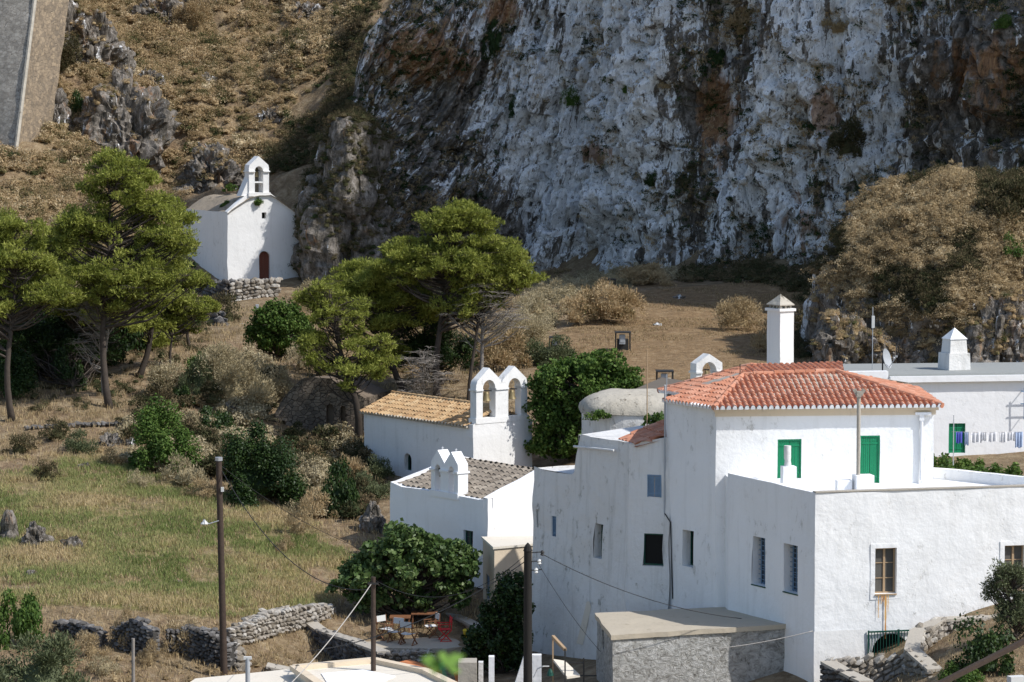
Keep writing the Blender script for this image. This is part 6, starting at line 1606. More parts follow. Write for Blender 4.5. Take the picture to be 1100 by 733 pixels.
# ================================================================== SINGLE BUSHES
BU = [
 (160, 470, 40, 24, 'shade', 'dark low bush at the end of the path kerb'),
 (228, 470, 44, 30, 'dark', 'dark bush between the footpath end and the ruined vault'),
 (262, 395, 36, 24, 'dry', 'pale bush directly under the round evergreen'),
 (325, 400, 44, 30, 'dry', 'pale bush above the broken top of the ruined vault'),
 (372, 440, 30, 40, 'shade', 'dull bush behind the thick dark pine trunk'),
 (255, 520, 30, 34, 'dark', 'dark bush just left of the big dark green one'),
 (305, 535, 34, 24, 'scrub', 'brown bush between the big dark bush and the golden one'),
 (350, 530, 40, 26, 'dry', 'pale dry bush below the ruined vault front'),
 (395, 500, 30, 30, 'shade', 'dull bush at the left corner of the twin belfry chapel'),
 (405, 520, 34, 24, 'olive', 'light green plant at the foot of the twin belfry chapel wall'),
 (215, 540, 44, 20, 'straw', 'golden grass clump in the shade edge of the field'),
 (120, 505, 30, 18, 'scrub', 'brown tuft at the head of the field'),
 (60, 478, 40, 22, 'shade', 'dark tuft under the footpath at the left'),
 (420, 400, 40, 30, 'shade', 'dull bush in the shade of the broad pine'),
 (540, 400, 50, 40, 'scrub', 'brown bush behind the leafless forking tree'),
 (560, 375, 50, 34, 'dry', 'pale bush on the slope left of the small box'),
 (590, 395, 50, 30, 'olive', 'yellow-green bush above the twin belfry'),
 (240, 350, 36, 30, 'shade', 'dull bush growing on the old retaining wall'),
 (210, 355, 30, 30, 'shade', 'dull bush between slender pine and old retaining wall'),
 (178, 432, 50, 34, 'dry', 'pale round dry bush just below the left pine grove'),
 (243, 440, 74, 58, 'dry', 'largest pale dry bush, left of the ruined vault roof'),
 (290, 438, 50, 36, 'dry', 'pale dry bush hard against the upper left of the ruined vault'),
 (212, 436, 36, 46, 'olive', 'grey-green bush between two pale dry bushes on the slope'),
 (216, 408, 30, 30, 'green', 'small upright green bush above the largest dry bush'),
 (195, 440, 30, 22, 'dark', 'dark little bush under the grey-green one'),
 (172, 512, 60, 62, 'green', 'green bush at the end of the footpath above the field'),
 (196, 528, 54, 36, 'dry', 'pale dry bush at the top right of the green field'),
 (150, 528, 26, 22, 'dry', 'little dry bush at the shaded tip above the field'),
 (238, 505, 40, 30, 'dry', 'pale dry bush below the footpath, left of the dark bush'),
 (278, 548, 76, 78, 'dark', 'big dark green bush below the ruined vault'),
 (340, 560, 44, 34, 'scrub', 'brown bush right of the big dark bush'),
 (322, 580, 36, 34, 'straw', 'golden bush at the right end of the field'),
 (365, 556, 40, 50, 'dark', 'dark bush left of the grey roofed chapel'),
 (400, 540, 46, 26, 'olive', 'low grey-green plant against the grey roofed chapel corner'),
 (305, 600, 26, 20, 'straw', 'small golden tuft at the right end of the field'),
 (375, 520, 40, 30, 'scrub', 'brown bush under the ruined vault beside the white chapel'),
 (330, 505, 44, 20, 'scrub', 'low brown bush at the foot of the ruined vault'),
 (18, 700, 56, 60, 'green', 'bright green bush at the lower left edge above the fig leaves'),
 (30, 760, 100, 66, 'olive', 'broad grey-green bush in the lower left corner'),
 (132, 700, 30, 40, 'straw', 'golden bush between the two darkest terrace walls'),
 (195, 708, 48, 36, 'straw', 'widest golden bush in front of the terrace wall'),
 (160, 720, 30, 26, 'straw', 'golden bush below the middle terrace wall'),
 (95, 712, 34, 26, 'straw', 'golden bush under the leftmost terrace wall'),
 (110, 730, 40, 24, 'dry', 'pale weeds by the thin post at the bottom'),
 (1077, 395, 50, 34, 'dark', 'dark green bush at the foot of the knoll by the flat roof'),
 (693, 308, 54, 20, 'straw', 'pale yellow bush at the top of the meadow under the cliff'),
 (655, 350, 66, 40, 'scrub', 'brown round bush at the left of the meadow'),
 (618, 352, 40, 30, 'scrub', 'brown bush left of the round meadow bush'),
 (793, 356, 50, 32, 'straw', 'round straw coloured bush alone on the meadow'),
 (822, 380, 36, 30, 'straw', 'straw coloured bush beside the square chimney'),
 (600, 322, 40, 20, 'dry', 'pale bush under the cliff right of the tallest pine'),
 (634, 338, 22, 12, 'green', 'small bright green plant by the reddish soil bank'),
 (574, 345, 40, 26, 'dry', 'pale bush right beside the bare grey tree'),
 (333, 322, 34, 20, 'dry', 'pale dry bush right of the hillside chapel terrace'),
 (322, 362, 26, 18, 'olive', 'yellow-green bush touching the round evergreen'),
 (345, 410, 40, 44, 'shade', 'dull brown bush behind the ruined vault by the pine trunk'),
 (65, 88, 38, 40, 'shade', 'olive brown bush growing at the foot of the fortress wall'),
 (84, 130, 26, 30, 'dark', 'dark green bush below the fortress wall'),
 (205, 45, 44, 40, 'scrub', 'bare twiggy grey bush high on the hillside'),
 (48, 520, 34, 24, 'shade', 'olive bush on the bank at the left below the path'),
 (20, 492, 40, 20, 'shade', 'low olive bush at the left end of the bank'),
 (85, 492, 34, 22, 'olive', 'grey-green bush on the bank beside the pale stones'),
 (1060, 735, 70, 50, 'dark', 'dark ivy-like bush at the bottom right'),
 (1035, 745, 50, 30, 'green', 'green leafy plants beside the wooden beam'),
 (905, 730, 40, 14, 'olive', 'low green weeds at the foot of the near stone wall'),
 (470, 760, 40, 20, 'green', 'green plants behind the cream roof'),
 (425, 690, 34, 16, 'straw', 'yellow flowering plant in the patio bed'),
]
for i, (a, b, w_, h_, k, lab) in enumerate(BU): put_bush(a, b, w_, h_, k, lab, name={'dry': 'dry_bush', 'straw': 'dry_bush', 'scrub': 'scrub_bush', 'shade': 'scrub_bush'}.get(k, 'green_bush'))
for (a, b, w_, h_) in UN_: put_bush(a, b, w_, h_, 'dark', 'dark shrub added to deepen the shade under the left pine grove', name='added_shade_shrub', cat='shrub', group='dark shrubs added under the left pines')
# bushes that have other supports
def hedge(name, a, b, hgt, n, kind, label, cat='hedge', wdt=.9):
    cl_ = Cloud(); g = np.random.default_rng(int(a[0]*9)); P_ = {'leaf_green': (.13, .09, False), 'leaf_olive': (.14, .06, True)}[kind]
    a = np.array(a); b = np.array(b)
    for k in range(n):
        c = a+(b-a)*(k+.5)/n; V, F, T = bush_geo(np.linalg.norm(b-a)/n*.95, wdt, hgt*g.uniform(.8, 1.15), 1300, P_[0], P_[1], 500+k, 6, P_[2]); cl_.add(V+c, F, T)
    o = cl_.obj(name, kind, loc=tuple(a)); props(o, label, cat); return o
ha = at(1000, 520, 113.5); hb2 = at(1130, 545, 109.5)
hedge('hedge', (ha.x, ha.y, ha.z-.1), (hb2.x, hb2.y, hb2.z-.1), 1.35, 9, 'leaf_green', 'bright green hedge behind the terrace of the big house')
q_ = at(708, 470, 131.0); hedge('green_bush', (q_.x-.6, q_.y, q_.z-.1), (q_.x+.9, q_.y, q_.z-.1), 1.1, 3, 'leaf_green', 'yellow-green plants between the domed outbuilding and the red roof', 'bush', .6)
def wall_plant(x, y, z_, s_, label):
    V, F, T = bush_geo(s_, s_*.7, s_*1.3, 700, .12, .06, int(abs(x)*50+900), 6, False); V[:, 2] -= s_*.5
    o = np_obj('wall_plant', V+np.array([x, y, z_]), F, M['leaf_green'], loc=(x, y, z_), tint=T); props(o, label, 'plant')
pp3 = np.array(ub)+ev*(Lv*.40); wall_plant(pp3[0], pp3[1]-.05, at(276, 219, 204).z, .42, 'green tuft growing from the chapel front just under its belfry')
pp3 = np.array(ub)+ev*(Lv*.45)-eu*5; wall_plant(pp3[0], pp3[1], zt3+.1, .5, 'green weed growing on the ridge of the hillside chapel roof')
pp3 = np.array(ub)+ev*(Lv*.15)-eu*2; wall_plant(pp3[0], pp3[1], ze3+.45, .35, 'weed growing near the eave of the hillside chapel roof')
q3 = at(643, 445, 132.0); wall_plant(q3.x, q3.y, q3.z, .5, 'green plant growing on the wall of the domed outbuilding')
for (a, b, w_, h_, k, lab) in [(529, 43, 26, 40, 'dark', 'biggest dark green bush on the cliff, near the top'), (613, 106, 24, 20, 'green', 'green bush on the pale middle part of the cliff'), (672, 92, 18, 22, 'green', 'bright green bush beside the sunlit cliff patch'),
        (552, 116, 16, 20, 'dark', 'dark green bush low left of the pale cliff band'), (718, 88, 34, 18, 'straw', 'golden bush on a cliff ledge'), (880, 70, 40, 20, 'straw', 'golden bush above the sunlit rock'), (905, 25, 60, 26, 'straw', 'long golden bush at the top of the cliff'),
        (765, 60, 36, 34, 'dark', 'dark bush near the orange cliff stain'), (800, 25, 60, 34, 'scrub', 'brown bush cluster at the cliff top'), (910, 150, 46, 40, 'shade', 'largest dark bush in the cliff hollow above the knoll'), (1078, 24, 24, 16, 'green', 'green bush at the top right of the cliff'), (700, 190, 18, 26, 'dark', 'dark bush midway down the cliff'), (1090, 262, 40, 26, 'green', 'bright green bush on the right flank of the knoll'), (1085, 215, 70, 50, 'shade', 'dark bush mass at the top right of the knoll'), (740, 190, 34, 26, 'shade', 'olive bush below the orange cliff stain')]:
    h_hit, n_ = bhit(cliff_bvh, a, b+h_/2)
    h2, n2_ = bhit(knoll_bvh, a, b+h_/2)
    if h2 is not None and (h_hit is None or h2.y < h_hit.y): h_hit = h2
    if h_hit is None: continue
    o = put_bush(a, b, w_, h_, k, lab, name='cliff_bush', loc=Vector((h_hit.x, h_hit.y-.35, h_hit.z)))
# ================================================================== DRY STONE WALLS
_ico = None
def ico():
    global _ico
    if _ico is None:
        bm = bmesh.new(); bmesh.ops.create_icosphere(bm, subdivisions=1, radius=1); bm.verts.ensure_lookup_table()
        _ico = (np.array([v.co[:] for v in bm.verts]), np.array([[v.index for v in f.verts] for f in bm.faces])); bm.free()
    return _ico
def stone_wall(path, h, t, label, name='stone_wall', mk='drystone', cap=None, size=.22, seed=1, hs=None, cat='wall', group=None):
    """path: [(x,y,z)] along its foot"""
    g = np.random.default_rng(seed); V0, F0 = ico(); cl_ = Cloud()
    n = len(path); hs = hs or [h]*n
    root = empty(name, path[0], label, cat, group)
    for i in range(n-1):
        a = np.array(path[i], float); b = np.array(path[i+1], float); L = np.hypot(*(b-a)[:2]); e = (b-a)/L; nn = np.array([-e[1], e[0], 0]); nn /= np.linalg.norm(nn)
        h0, h1 = hs[i], hs[i+1]
        m = MB(); P = []
        for q, hh in ((a, h0), (b, h1)):
            for s_ in (-1, 1):
                P.append(q+nn*s_*t*.36-np.array([0, 0, .5])); P.append(q+nn*s_*t*.34+np.array([0, 0, hh*.94]))
        cV = np.array([P[0], P[4], P[6], P[2], P[1], P[5], P[7], P[3]]); cF = np.array([(3, 2, 1, 0), (4, 5, 6, 7), (0, 1, 5, 4), (1, 2, 6, 5), (2, 3, 7, 6), (3, 0, 4, 7)])
        core_V, core_F = cV, np.concatenate([cF[:, [0, 1, 2]], cF[:, [0, 2, 3]]])
        cl_.add(core_V, core_F, .05)
        s = 0
        z = 0.0
        hm = max(h0, h1)
        while z < hm:
            rh = size*g.uniform(.55, .95)
            s = -size*.3
            while s < L+size*.2:
                w_ = size*g.uniform(.7, 1.7); f_ = min(1, max(0, (s+w_/2)/L)); top = h0+(h1-h0)*f_
                if z < top-.04:
                    for sd_ in ((-1, 1) if t > .2 else (-1,)):
                        c = a+e*(s+w_/2)+nn*sd_*(t*.40+g.normal(0, .015)); c[2] += z+rh/2+g.normal(0, .012)
                        sc_ = np.array([w_*.56, t*.20+.05, rh*.60])
                        V = V0*sc_*(1+g.normal(0, .22, V0.shape)); ang_ = g.normal(0, .16)
                        x = V[:, 0]*math.cos(ang_)-V[:, 2]*math.sin(ang_); zz_ = V[:, 0]*math.sin(ang_)+V[:, 2]*math.cos(ang_)
                        W = c+x[:, None]*e+V[:, 1:2]*nn; W[:, 2] += zz_
                        cl_.add(W, F0, np.clip(g.normal(.5, .27), 0, 1))
                s += w_
            z += rh
        if cap is None:
            s = 0
            while s < L:
                w_ = size*g.uniform(.7, 1.6); f_ = min(1, (s+w_/2)/L); top = h0+(h1-h0)*f_
                c = a+e*(s+w_/2); c[2] += top-.02+g.normal(0, .03)
                V = V0*np.array([w_*.55, t*.48, size*.38])*(1+g.normal(0, .15, V0.shape)); W = c+V[:, :1]*e+V[:, 1:2]*nn; W[:, 2] += V[:, 2]; cl_.add(W, F0, np.clip(g.normal(.62, .25), 0, 1)); s += w_
    cl_.obj('stonework', mk, root)
    if cap:
        m = MB(); L_pts = []; R_pts = []
        for i in range(n):
            p = np.array(path[i], float); d_ = np.array(path[min(i+1, n-1)], float)-np.array(path[max(i-1, 0)], float); d_ /= np.hypot(*d_[:2]); nn = np.array([-d_[1], d_[0], 0])
            L_pts.append(p+nn*t*.62+[0, 0, hs[i]]); R_pts.append(p-nn*t*.62+[0, 0, hs[i]])
        V = []; F = []
        K = 6
        for i in range(n-1):
            for k in range(K+(i == n-2)):
                f_ = k/K; l = L_pts[i]*(1-f_)+L_pts[i+1]*f_; r = R_pts[i]*(1-f_)+R_pts[i+1]*f_
                V += [l, r, l+[0, 0, .09], r+[0, 0, .09]]
        V = wob(V, .05).tolist(); q = len(V)//4
        for k in range(q-1):
            b0 = 4*k; F += [(b0+2, b0+3, b0+7, b0+6), (b0, b0+2, b0+6, b0+4), (b0+1, b0+5, b0+7, b0+3), (b0, b0+4, b0+5, b0+1)]
        F += [(0, 1, 3, 2), (4*(q-1), 4*(q-1)+2, 4*(q-1)+3, 4*(q-1)+1)]
        m.add(V, F); m.build('coping', cap, root)
    return root
def gp(*pts): return [tuple(ground(a, b)) for a, b in pts]
tw = 'dry stone terrace walls below the field'
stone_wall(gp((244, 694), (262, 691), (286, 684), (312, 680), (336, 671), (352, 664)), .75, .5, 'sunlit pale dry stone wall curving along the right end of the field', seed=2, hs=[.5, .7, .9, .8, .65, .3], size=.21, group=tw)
stone_wall(gp((110, 697), (90, 690), (66, 678)), .8, .5, 'leftmost shade-coloured dry stone terrace wall with a pale broken top', mk='drystone_dark', seed=3, hs=[.5, .6, .3], size=.17, group=tw)
stone_wall(gp((166, 708), (148, 704), (128, 698)), 1.6, .5, 'tallest shade-coloured dry stone terrace wall, between two golden bushes', mk='drystone_dark', seed=4, hs=[1.0, 1.2, .7], size=.17, group=tw)
stone_wall(gp((250, 722), (228, 716), (206, 706), (184, 700)), 1.5, .5, 'longest shade-coloured dry stone terrace wall, behind the wooden pole', mk='drystone_dark', seed=5, hs=[.9, 1.2, 1.0, .7], size=.17, group=tw)
stone_wall(gp((262, 724), (252, 716)), .5, .5, 'little heap of pale stones at the right of the wooden pole', seed=6, hs=[.3, .8], size=.24, cat='stones')
a_ = at(210, 325, 203.2); b_ = at(246, 324, 199.5); c_ = at(297, 320, 201.0)
def low_(p, d_=0): return (p.x, p.y, gz(p.x, p.y)-.1+d_)
zt_ = at(246, 306, 199.5).z
def wallz(pts, tops): # walls whose top is set by pixel rows
    P = []; H_ = []
    for (px, y1, Y) in pts:
        p = at(px, y1, Y); z = gz(p.x, p.y)-.4; P.append((p.x, p.y, z)); H_.append(max(.3, p.z-z))
    return P, H_
P, H_ = wallz([(206, 304, 203.4), (246, 303, 199.0)], 0); stone_wall(P, 1, .6, 'shade-coloured stone retaining wall at the left of the hillside chapel terrace', mk='drystone_dark', hs=H_, seed=7, size=.36)
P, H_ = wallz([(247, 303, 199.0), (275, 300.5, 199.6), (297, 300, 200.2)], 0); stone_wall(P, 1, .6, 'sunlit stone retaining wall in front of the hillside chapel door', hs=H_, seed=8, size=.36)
P, H_ = wallz([(218, 330, 184), (232, 336, 181), (243, 352, 179)], 0); stone_wall(P, 1, .6, 'old shade-coloured retaining wall below the hillside chapel terrace', mk='drystone_dark', hs=H_, seed=9, size=.36)
P, H_ = wallz([(244, 352, 179), (262, 350, 180)], 0); stone_wall(P, 1, .6, 'short stretch of pale stone wall left of the round evergreen', hs=H_, seed=10, size=.34)
P = gp((28, 462), (70, 460), (110, 460), (163, 459)); stone_wall(P, .2, .5, 'low stone kerb edging the footpath', name='stone_kerb', hs=[.04, .07, .08, .09], seed=11, size=.24, cat='kerb', mk='drystone_dark')
# patio enclosure
P, H_ = wallz([(331, 683, 119.5), (345, 683, 118.0), (380, 694, 114.5), (412, 707, 111.6)], 0); H_ = [h+.15 for h in H_]
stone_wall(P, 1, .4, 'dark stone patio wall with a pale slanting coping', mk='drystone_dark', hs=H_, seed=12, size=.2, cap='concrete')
P, H_ = wallz([(350, 681, 120.5), (390, 674, 122.0), (425, 669, 123.2)], 0); stone_wall(P, 1, .35, 'shade-coloured stone wall at the back of the patio under the fig tree', mk='drystone_dark', hs=H_, seed=13, size=.2)
P, H_ = wallz([(404, 700, 116.3), (432, 699, 116.2), (461, 698, 116.2)], 0); stone_wall(P, 1, .45, 'low pale rubble wall at the near side of the patio', hs=[h*.9 for h in H_], seed=14, size=.2)
P, H_ = wallz([(516, 678, 117.4), (499, 669, 120.6), (480, 664, 122.6)], 0)
pr_ = empty('retaining_wall', P[0], 'pinkish rendered retaining wall at the right of the patio', 'wall'); mb = MB()
for k in range(2): 
    wall(mb, P[k+1][:2], P[k][:2], 8.6, [(0, P[k+1][2]+H_[k+1]), (math.dist(P[k][:2], P[k+1][:2]), P[k][2]+H_[k])], amp=.05)
mb.build('face', 'lightstone', pr_, smooth=True, sharp=40)
mb = MB()
for k in range(2):
    a = Vector((P[k][0], P[k][1], P[k][2]+H_[k]+.04)); b = Vector((P[k+1][0], P[k+1][1], P[k+1][2]+H_[k+1]+.04)); mb.bar(a+Vector((.1, .12, 0)), b+Vector((.1, .12, 0)), .45, .1)
mb.build('coping', 'concrete', pr_)
P, H_ = wallz([(287, 713, 112), (317, 712, 112)], 0); stone_wall(P, .6, .6, 'short low stone block with a flat concrete top beside the cream roofs', mk='drystone_dark', hs=[.55, .55], seed=16, size=.2, cap='concrete')
# walls at the lower right
P, H_ = wallz([(1180, 662, 103.0), (1120, 664, 103.0), (1065, 665, 102.9), (1010, 667, 102.6), (985, 680, 101.6), (980, 700, 100.4), (1004, 722, 98.6)], 0)
stone_wall(P, 1, .42, 'curved stone wall with a broad concrete top below the rust-streaked window', hs=H_, seed=17, size=.24, cap='concrete')
P, H_ = wallz([(889, 712, 100.6), (930, 708, 101.0), (985, 706, 100.8)], 0); stone_wall(P, 1, .5, 'low wall of pale stones just in front of the arched cellar grille', hs=H_, seed=18, size=.26)
P, H_ = wallz([(889, 713, 100.4), (905, 722, 99.2), (930, 735, 97.4)], 0); stone_wall(P, 1, .4, 'stone wall with a concrete top running forward from the house corner', mk='drystone_dark', hs=H_, seed=19, size=.24, cap='concrete')

# ================================================================== PATIO
def flat(px, py, z):
    d_ = ray(px, py); k = (z-CAMZ)/d_[2]; return (d_[0]*k, d_[1]*k)
pz = gz(*flat(450, 685, 9.9))+.12
fl = [Vector((*flat(a, b, pz), 0)) for a, b in ((404, 696), (480, 697), (513, 692), (492, 674), (425, 672), (380, 682))]
mb = MB(); mb.prism([(v.x, v.y) for v in fl], pz-.6, pz); props(mb.build('patio_paving', 'sandy_roof'), kind='structure')
def chair(px, Y, rz, fm, cm, label):
    p = at(px, 690, Y); r_ = empty('folding_chair', (p.x, p.y, pz), label, 'chair', 'folding chairs on the patio'); m4 = Matrix.Translation((p.x, p.y, pz)) @ Matrix.Rotation(rz, 4, 'Z')
    T = lambda x, y, z: m4@Vector((x, y, z))
    for s_ in (-.25, .25):
        mb = MB(); mb.bar(T(s_, -.22, 0), T(s_, .22, .44), .035); mb.bar(T(s_, .22, 0), T(s_, -.22, .44), .035); mb.bar(T(s_, -.22, 0), T(s_, .22, 0.01), .03); mb.bar(T(s_, -.2, .42), T(s_, -.2, .64), .03); mb.bar(T(s_, .2, .42), T(s_, .24, .92), .035); mb.bar(T(s_, -.26, .65), T(s_, .24, .65), .05, .025)
        mb.build('side_frame', fm, r_)
    mb = MB(); V = [T(x, y, .44-.04*(1-(x/.25)**2)) for x in (-.25, -.12, 0, .12, .25) for y in (-.22, .22)]; mb.add(V+[v-Vector((0, 0, .012)) for v in V], [(2*i, 2*i+2, 2*i+3, 2*i+1) for i in range(4)]+[(10+2*i, 10+2*i+1, 10+2*i+3, 10+2*i+2) for i in range(4)]); mb.build('seat', cm, r_)
    mb = MB(); mb.hexa([T(-.25, .215, .68), T(.25, .215, .68), T(.25, .235, .68), T(-.25, .235, .68), T(-.25, .235, .9), T(.25, .235, .9), T(.25, .255, .9), T(-.25, .255, .9)]); mb.build('backrest', cm, r_)
chair(414, 119.0, .8, 'brownwood', 'canvas', 'leftmost brown folding chair with white canvas on the patio')
chair(425, 118.4, -.5, 'brownwood', 'canvas', 'brown folding chair with white canvas, second from the left on the patio')
chair(439, 117.9, 2.7, 'brownwood', 'canvas', 'nearest brown folding chair, its back to the low rubble wall')
chair(464, 119.6, -1.2, 'brownwood', 'canvas', 'brown folding chair just left of the red chair')
chair(478, 118.8, -1.4, 'red', 'redcloth', 'bright red folding chair by the pinkish retaining wall')
def table(px, Y, w_, label):
    p = at(px, 690, Y); r_ = empty('patio_table', (p.x, p.y, pz), label, 'table')
    MB().box((p.x, p.y, pz+.73), (w_, .7, .035)).build('tabletop', 'brownwood', r_)
    for a in (-1, 1):
        for b in (-1, 1): MB().box((p.x+a*(w_/2-.06), p.y+b*.28, pz+.355), (.05, .05, .71)).build('leg', 'brownwood', r_)
table(430, 119.9, .8, 'small wooden patio table between the left chairs')
table(456, 120.8, 1.0, 'wooden patio table under the fig tree behind the red chair')
yp = at(503, 683, 118.0)
mb = MB(); mb.lathe((yp.x, yp.y, pz), [(.13, 0), (.2, .5), (.22, .52), (.2, .56)], 14); props(mb.build('yellow_pot', 'yellow', smooth=True, sharp=40, loc=(yp.x, yp.y, pz)), 'tall yellow pot against the pinkish wall of the patio', 'pot')

# ================================================================== RUINED VAULT
v0 = xy(297, 151.0, 440); v1 = xy(391, 150.0, 440); vb = 5.0
rv = empty('ruined_vault', ((v0[0]+v1[0])/2, 152, 13.4), 'ruined plastered vault coloured dark for shade with a broken arched top', 'ruin')
Lr = math.dist(v0, v1); zt0_ = at(297, 436, 151).z; zt1_ = at(336, 405, 150.6).z; zt2_ = at(386, 424, 150).z
mb = MB(); pr_f = [(0, zt0_-.3), (Lr*.08, zt0_+.35), (Lr*.28, zt1_-.12), (Lr*.42, zt1_), (Lr*.6, zt1_-.02), (Lr*.8, zt2_+.25), (Lr, zt2_-.2)]
o1_ = op(v0, v1, 300, 452, 306, 474, .5); o2_ = op(v0, v1, 351, 434, 359, 474, .3, True); o3_ = op(v0, v1, 366, 436, 372, 474, .3, True)
pv = wall(mb, v0, v1, 12.6, pr_f, [o1_, o2_, o3_], amp=.12, cell=.25)
e_v = (np.array(v1)-np.array(v0))/Lr; n_v = np.array([-e_v[1], e_v[0]])
v0b = tuple(np.array(v0)+n_v*vb); v1b = tuple(np.array(v1)+n_v*vb)
wall(mb, v0b, v0, 12.6, zt0_-.3, amp=.1); wall(mb, v1, v1b, 12.6, zt2_-.2, amp=.1)
dkk = MB(); 
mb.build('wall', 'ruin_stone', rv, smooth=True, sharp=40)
mb = MB(); V = []; K = 24; Nn = 8
for i in range(Nn+1):
    for k in range(K+1):
        s_ = Lr*k/K; zz = np.interp(s_, [p[0] for p in pr_f], [p[1] for p in pr_f]); q = np.array(v0)+e_v*s_+n_v*(vb*i/Nn); V.append((q[0], q[1], zz-.02-.08*i/Nn*3))
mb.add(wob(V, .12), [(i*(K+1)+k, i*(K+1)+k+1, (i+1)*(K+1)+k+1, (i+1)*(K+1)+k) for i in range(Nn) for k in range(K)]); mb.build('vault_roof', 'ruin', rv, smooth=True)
for o_ in (o1_, o2_, o3_):
    m2 = MB(); a = np.array(v0)+e_v*(o_[0]-.1)+n_v*(o_[4]+.02); b = np.array(v0)+e_v*(o_[1]+.1)+n_v*(o_[4]+.02)
    m2.hexa([(a[0], a[1], o_[2]-.1), (b[0], b[1], o_[2]-.1), (b[0], b[1]+.05, o_[2]-.1), (a[0], a[1]+.05, o_[2]-.1), (a[0], a[1], o_[3]+.1), (b[0], b[1], o_[3]+.1), (b[0], b[1]+.05, o_[3]+.1), (a[0], a[1]+.05, o_[3]+.1)]); m2.build('niche_back', 'ruin' if o_ is not o1_ else 'vault', rv)

# ================================================================== FORTRESS WALL
fb = [at(-70, 175, 226), at(9, 170, 222), at(46, 166, 229), at(20, 120, 250)]
ft = [at(-60, -90, 229), at(48, -90, 228.5), at(86, -90, 233.5), at(60, -100, 256)]
fw = empty('fortress_wall', (fb[1].x, fb[1].y, fb[1].z), 'tall battered corner of a tan fortress wall at the upper left, one face coloured grey for shade', 'fortress wall')
def quadgrid(mb, a, b, c, d_, nx_, ny_, amp):
    V = []
    for j in range(ny_+1):
        for i in range(nx_+1):
            u_ = i/nx_; v_ = j/ny_; p = (a*(1-u_)+b*u_)*(1-v_)+(d_*(1-u_)+c*u_)*v_; V.append(p)
    mb.add(wob(V, amp), [(j*(nx_+1)+i, j*(nx_+1)+i+1, (j+1)*(nx_+1)+i+1, (j+1)*(nx_+1)+i) for j in range(ny_) for i in range(nx_)])
for k in range(3): fb[k] = fb[k]-Vector((0, 0, 3))
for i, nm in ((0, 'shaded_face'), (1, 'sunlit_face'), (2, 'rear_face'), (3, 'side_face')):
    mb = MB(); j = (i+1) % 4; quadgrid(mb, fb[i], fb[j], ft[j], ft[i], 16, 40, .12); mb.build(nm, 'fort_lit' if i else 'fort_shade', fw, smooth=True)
mb = MB(); mb.add(ft, [(0, 1, 2, 3)]); mb.build('walkway', 'fort_lit', fw)
mb = MB(); mb.tube([fb[1]+Vector((.05, -.03, 0)), ft[1]+Vector((.05, -.03, 0))], .16, 6); mb.build('corner_quoins', 'vault', fw)

# ================================================================== ROCKS
CR_ = []
for a in [(8, 582, 20, 34, 'grey rock at the left edge of the field', .26), (38, 588, 28, 26, 'grey pointed rock, second from the left edge of the field', .26), (76, 590, 22, 12, 'low grey rock, third from the left edge of the field', .26), (33, 622, 14, 10, 'small dark rock low in the field', .3),
          (188, 630, 22, 6, 'flat pale stone slab lying in the field', .26), (118, 480, 22, 12, 'heap of pale grey stones on the bank', .26), (140, 482, 12, 10, 'small pale stone at the right end of the bank', .26), (90, 505, 14, 7, 'pale flat stone at the top of the field', .26),
          (130, 165, 88, 72, 'big dark crag in the middle of the upper hillside', .30), (70, 60, 46, 50, 'pale rock beside the fortress wall', .40), (100, 75, 60, 58, 'pale broken rock face right of the fortress wall', .36), (225, 205, 60, 44, 'dark crag directly above the hillside chapel roof', .28), (60, 140, 26, 40, 'pale rock at the lower end of the fortress wall', .38),
          (170, 25, 50, 24, 'pale rock at the top of the hillside', .4), (215, 12, 44, 26, 'dark rock at the top edge of the hillside', .45), (290, 130, 26, 12, 'small grey rock among the scrub', .45), (160, 90, 26, 12, 'grey rock half hidden in the scrub', .5), (222, 90, 20, 10, 'little rock high in the brown scrub', .5),
          (250, 450, 22, 16, 'grey-blue rock under the largest dry bush', .5), (275, 492, 20, 12, 'small grey rock between the dry bushes', .5), (400, 572, 26, 36, 'dark rock beside the grey roofed chapel corner', .3), (330, 20, 34, 12, 'dark rock at the hilltop near the cliff', .4),
          (730, 322, 12, 5, 'pale stone lying on the upper meadow', .6), (706, 350, 12, 4, 'flat pale stone in the middle of the meadow', .6), (1080, 396, 70, 70, 'grey rock slope behind the stepped chimney', .36), (905, 400, 60, 58, 'grey rock foot of the knoll left of the antenna', .34), (960, 400, 60, 40, 'grey rock under the knoll behind the satellite dish', .34)]:
    ro_ = rock_thing(a[0], a[1], a[2], a[3], a[4], white_=a[5], name='rock')
    if a[2] > 40:
        vv = np.array([v.co[:] for v in ro_.data.vertices])+np.array(ro_.location); vn_ = np.array([v.normal[:] for v in ro_.data.vertices])
        CR_.append(vv[(vn_[:, 2] > .15) & (vv[:, 2] > ro_.location[2]+.4) & (fbm(vv[:, 0]/.9, vv[:, 1]/.9, vv[:, 2]/.9, 2) > .02)])

cr_ = np.concatenate(CR_); g = np.random.default_rng(51); cr_ = cr_[g.permutation(len(cr_))[:900]]
scatter('crag_scrub', cr_, g.uniform(.2, .55, len(cr_)), 'scrub', n=200, l=.14, w=.045, flat=.95, seed=52, label='brown scrub rooted in the cracks of the crags and rock slopes', cat='scrub')
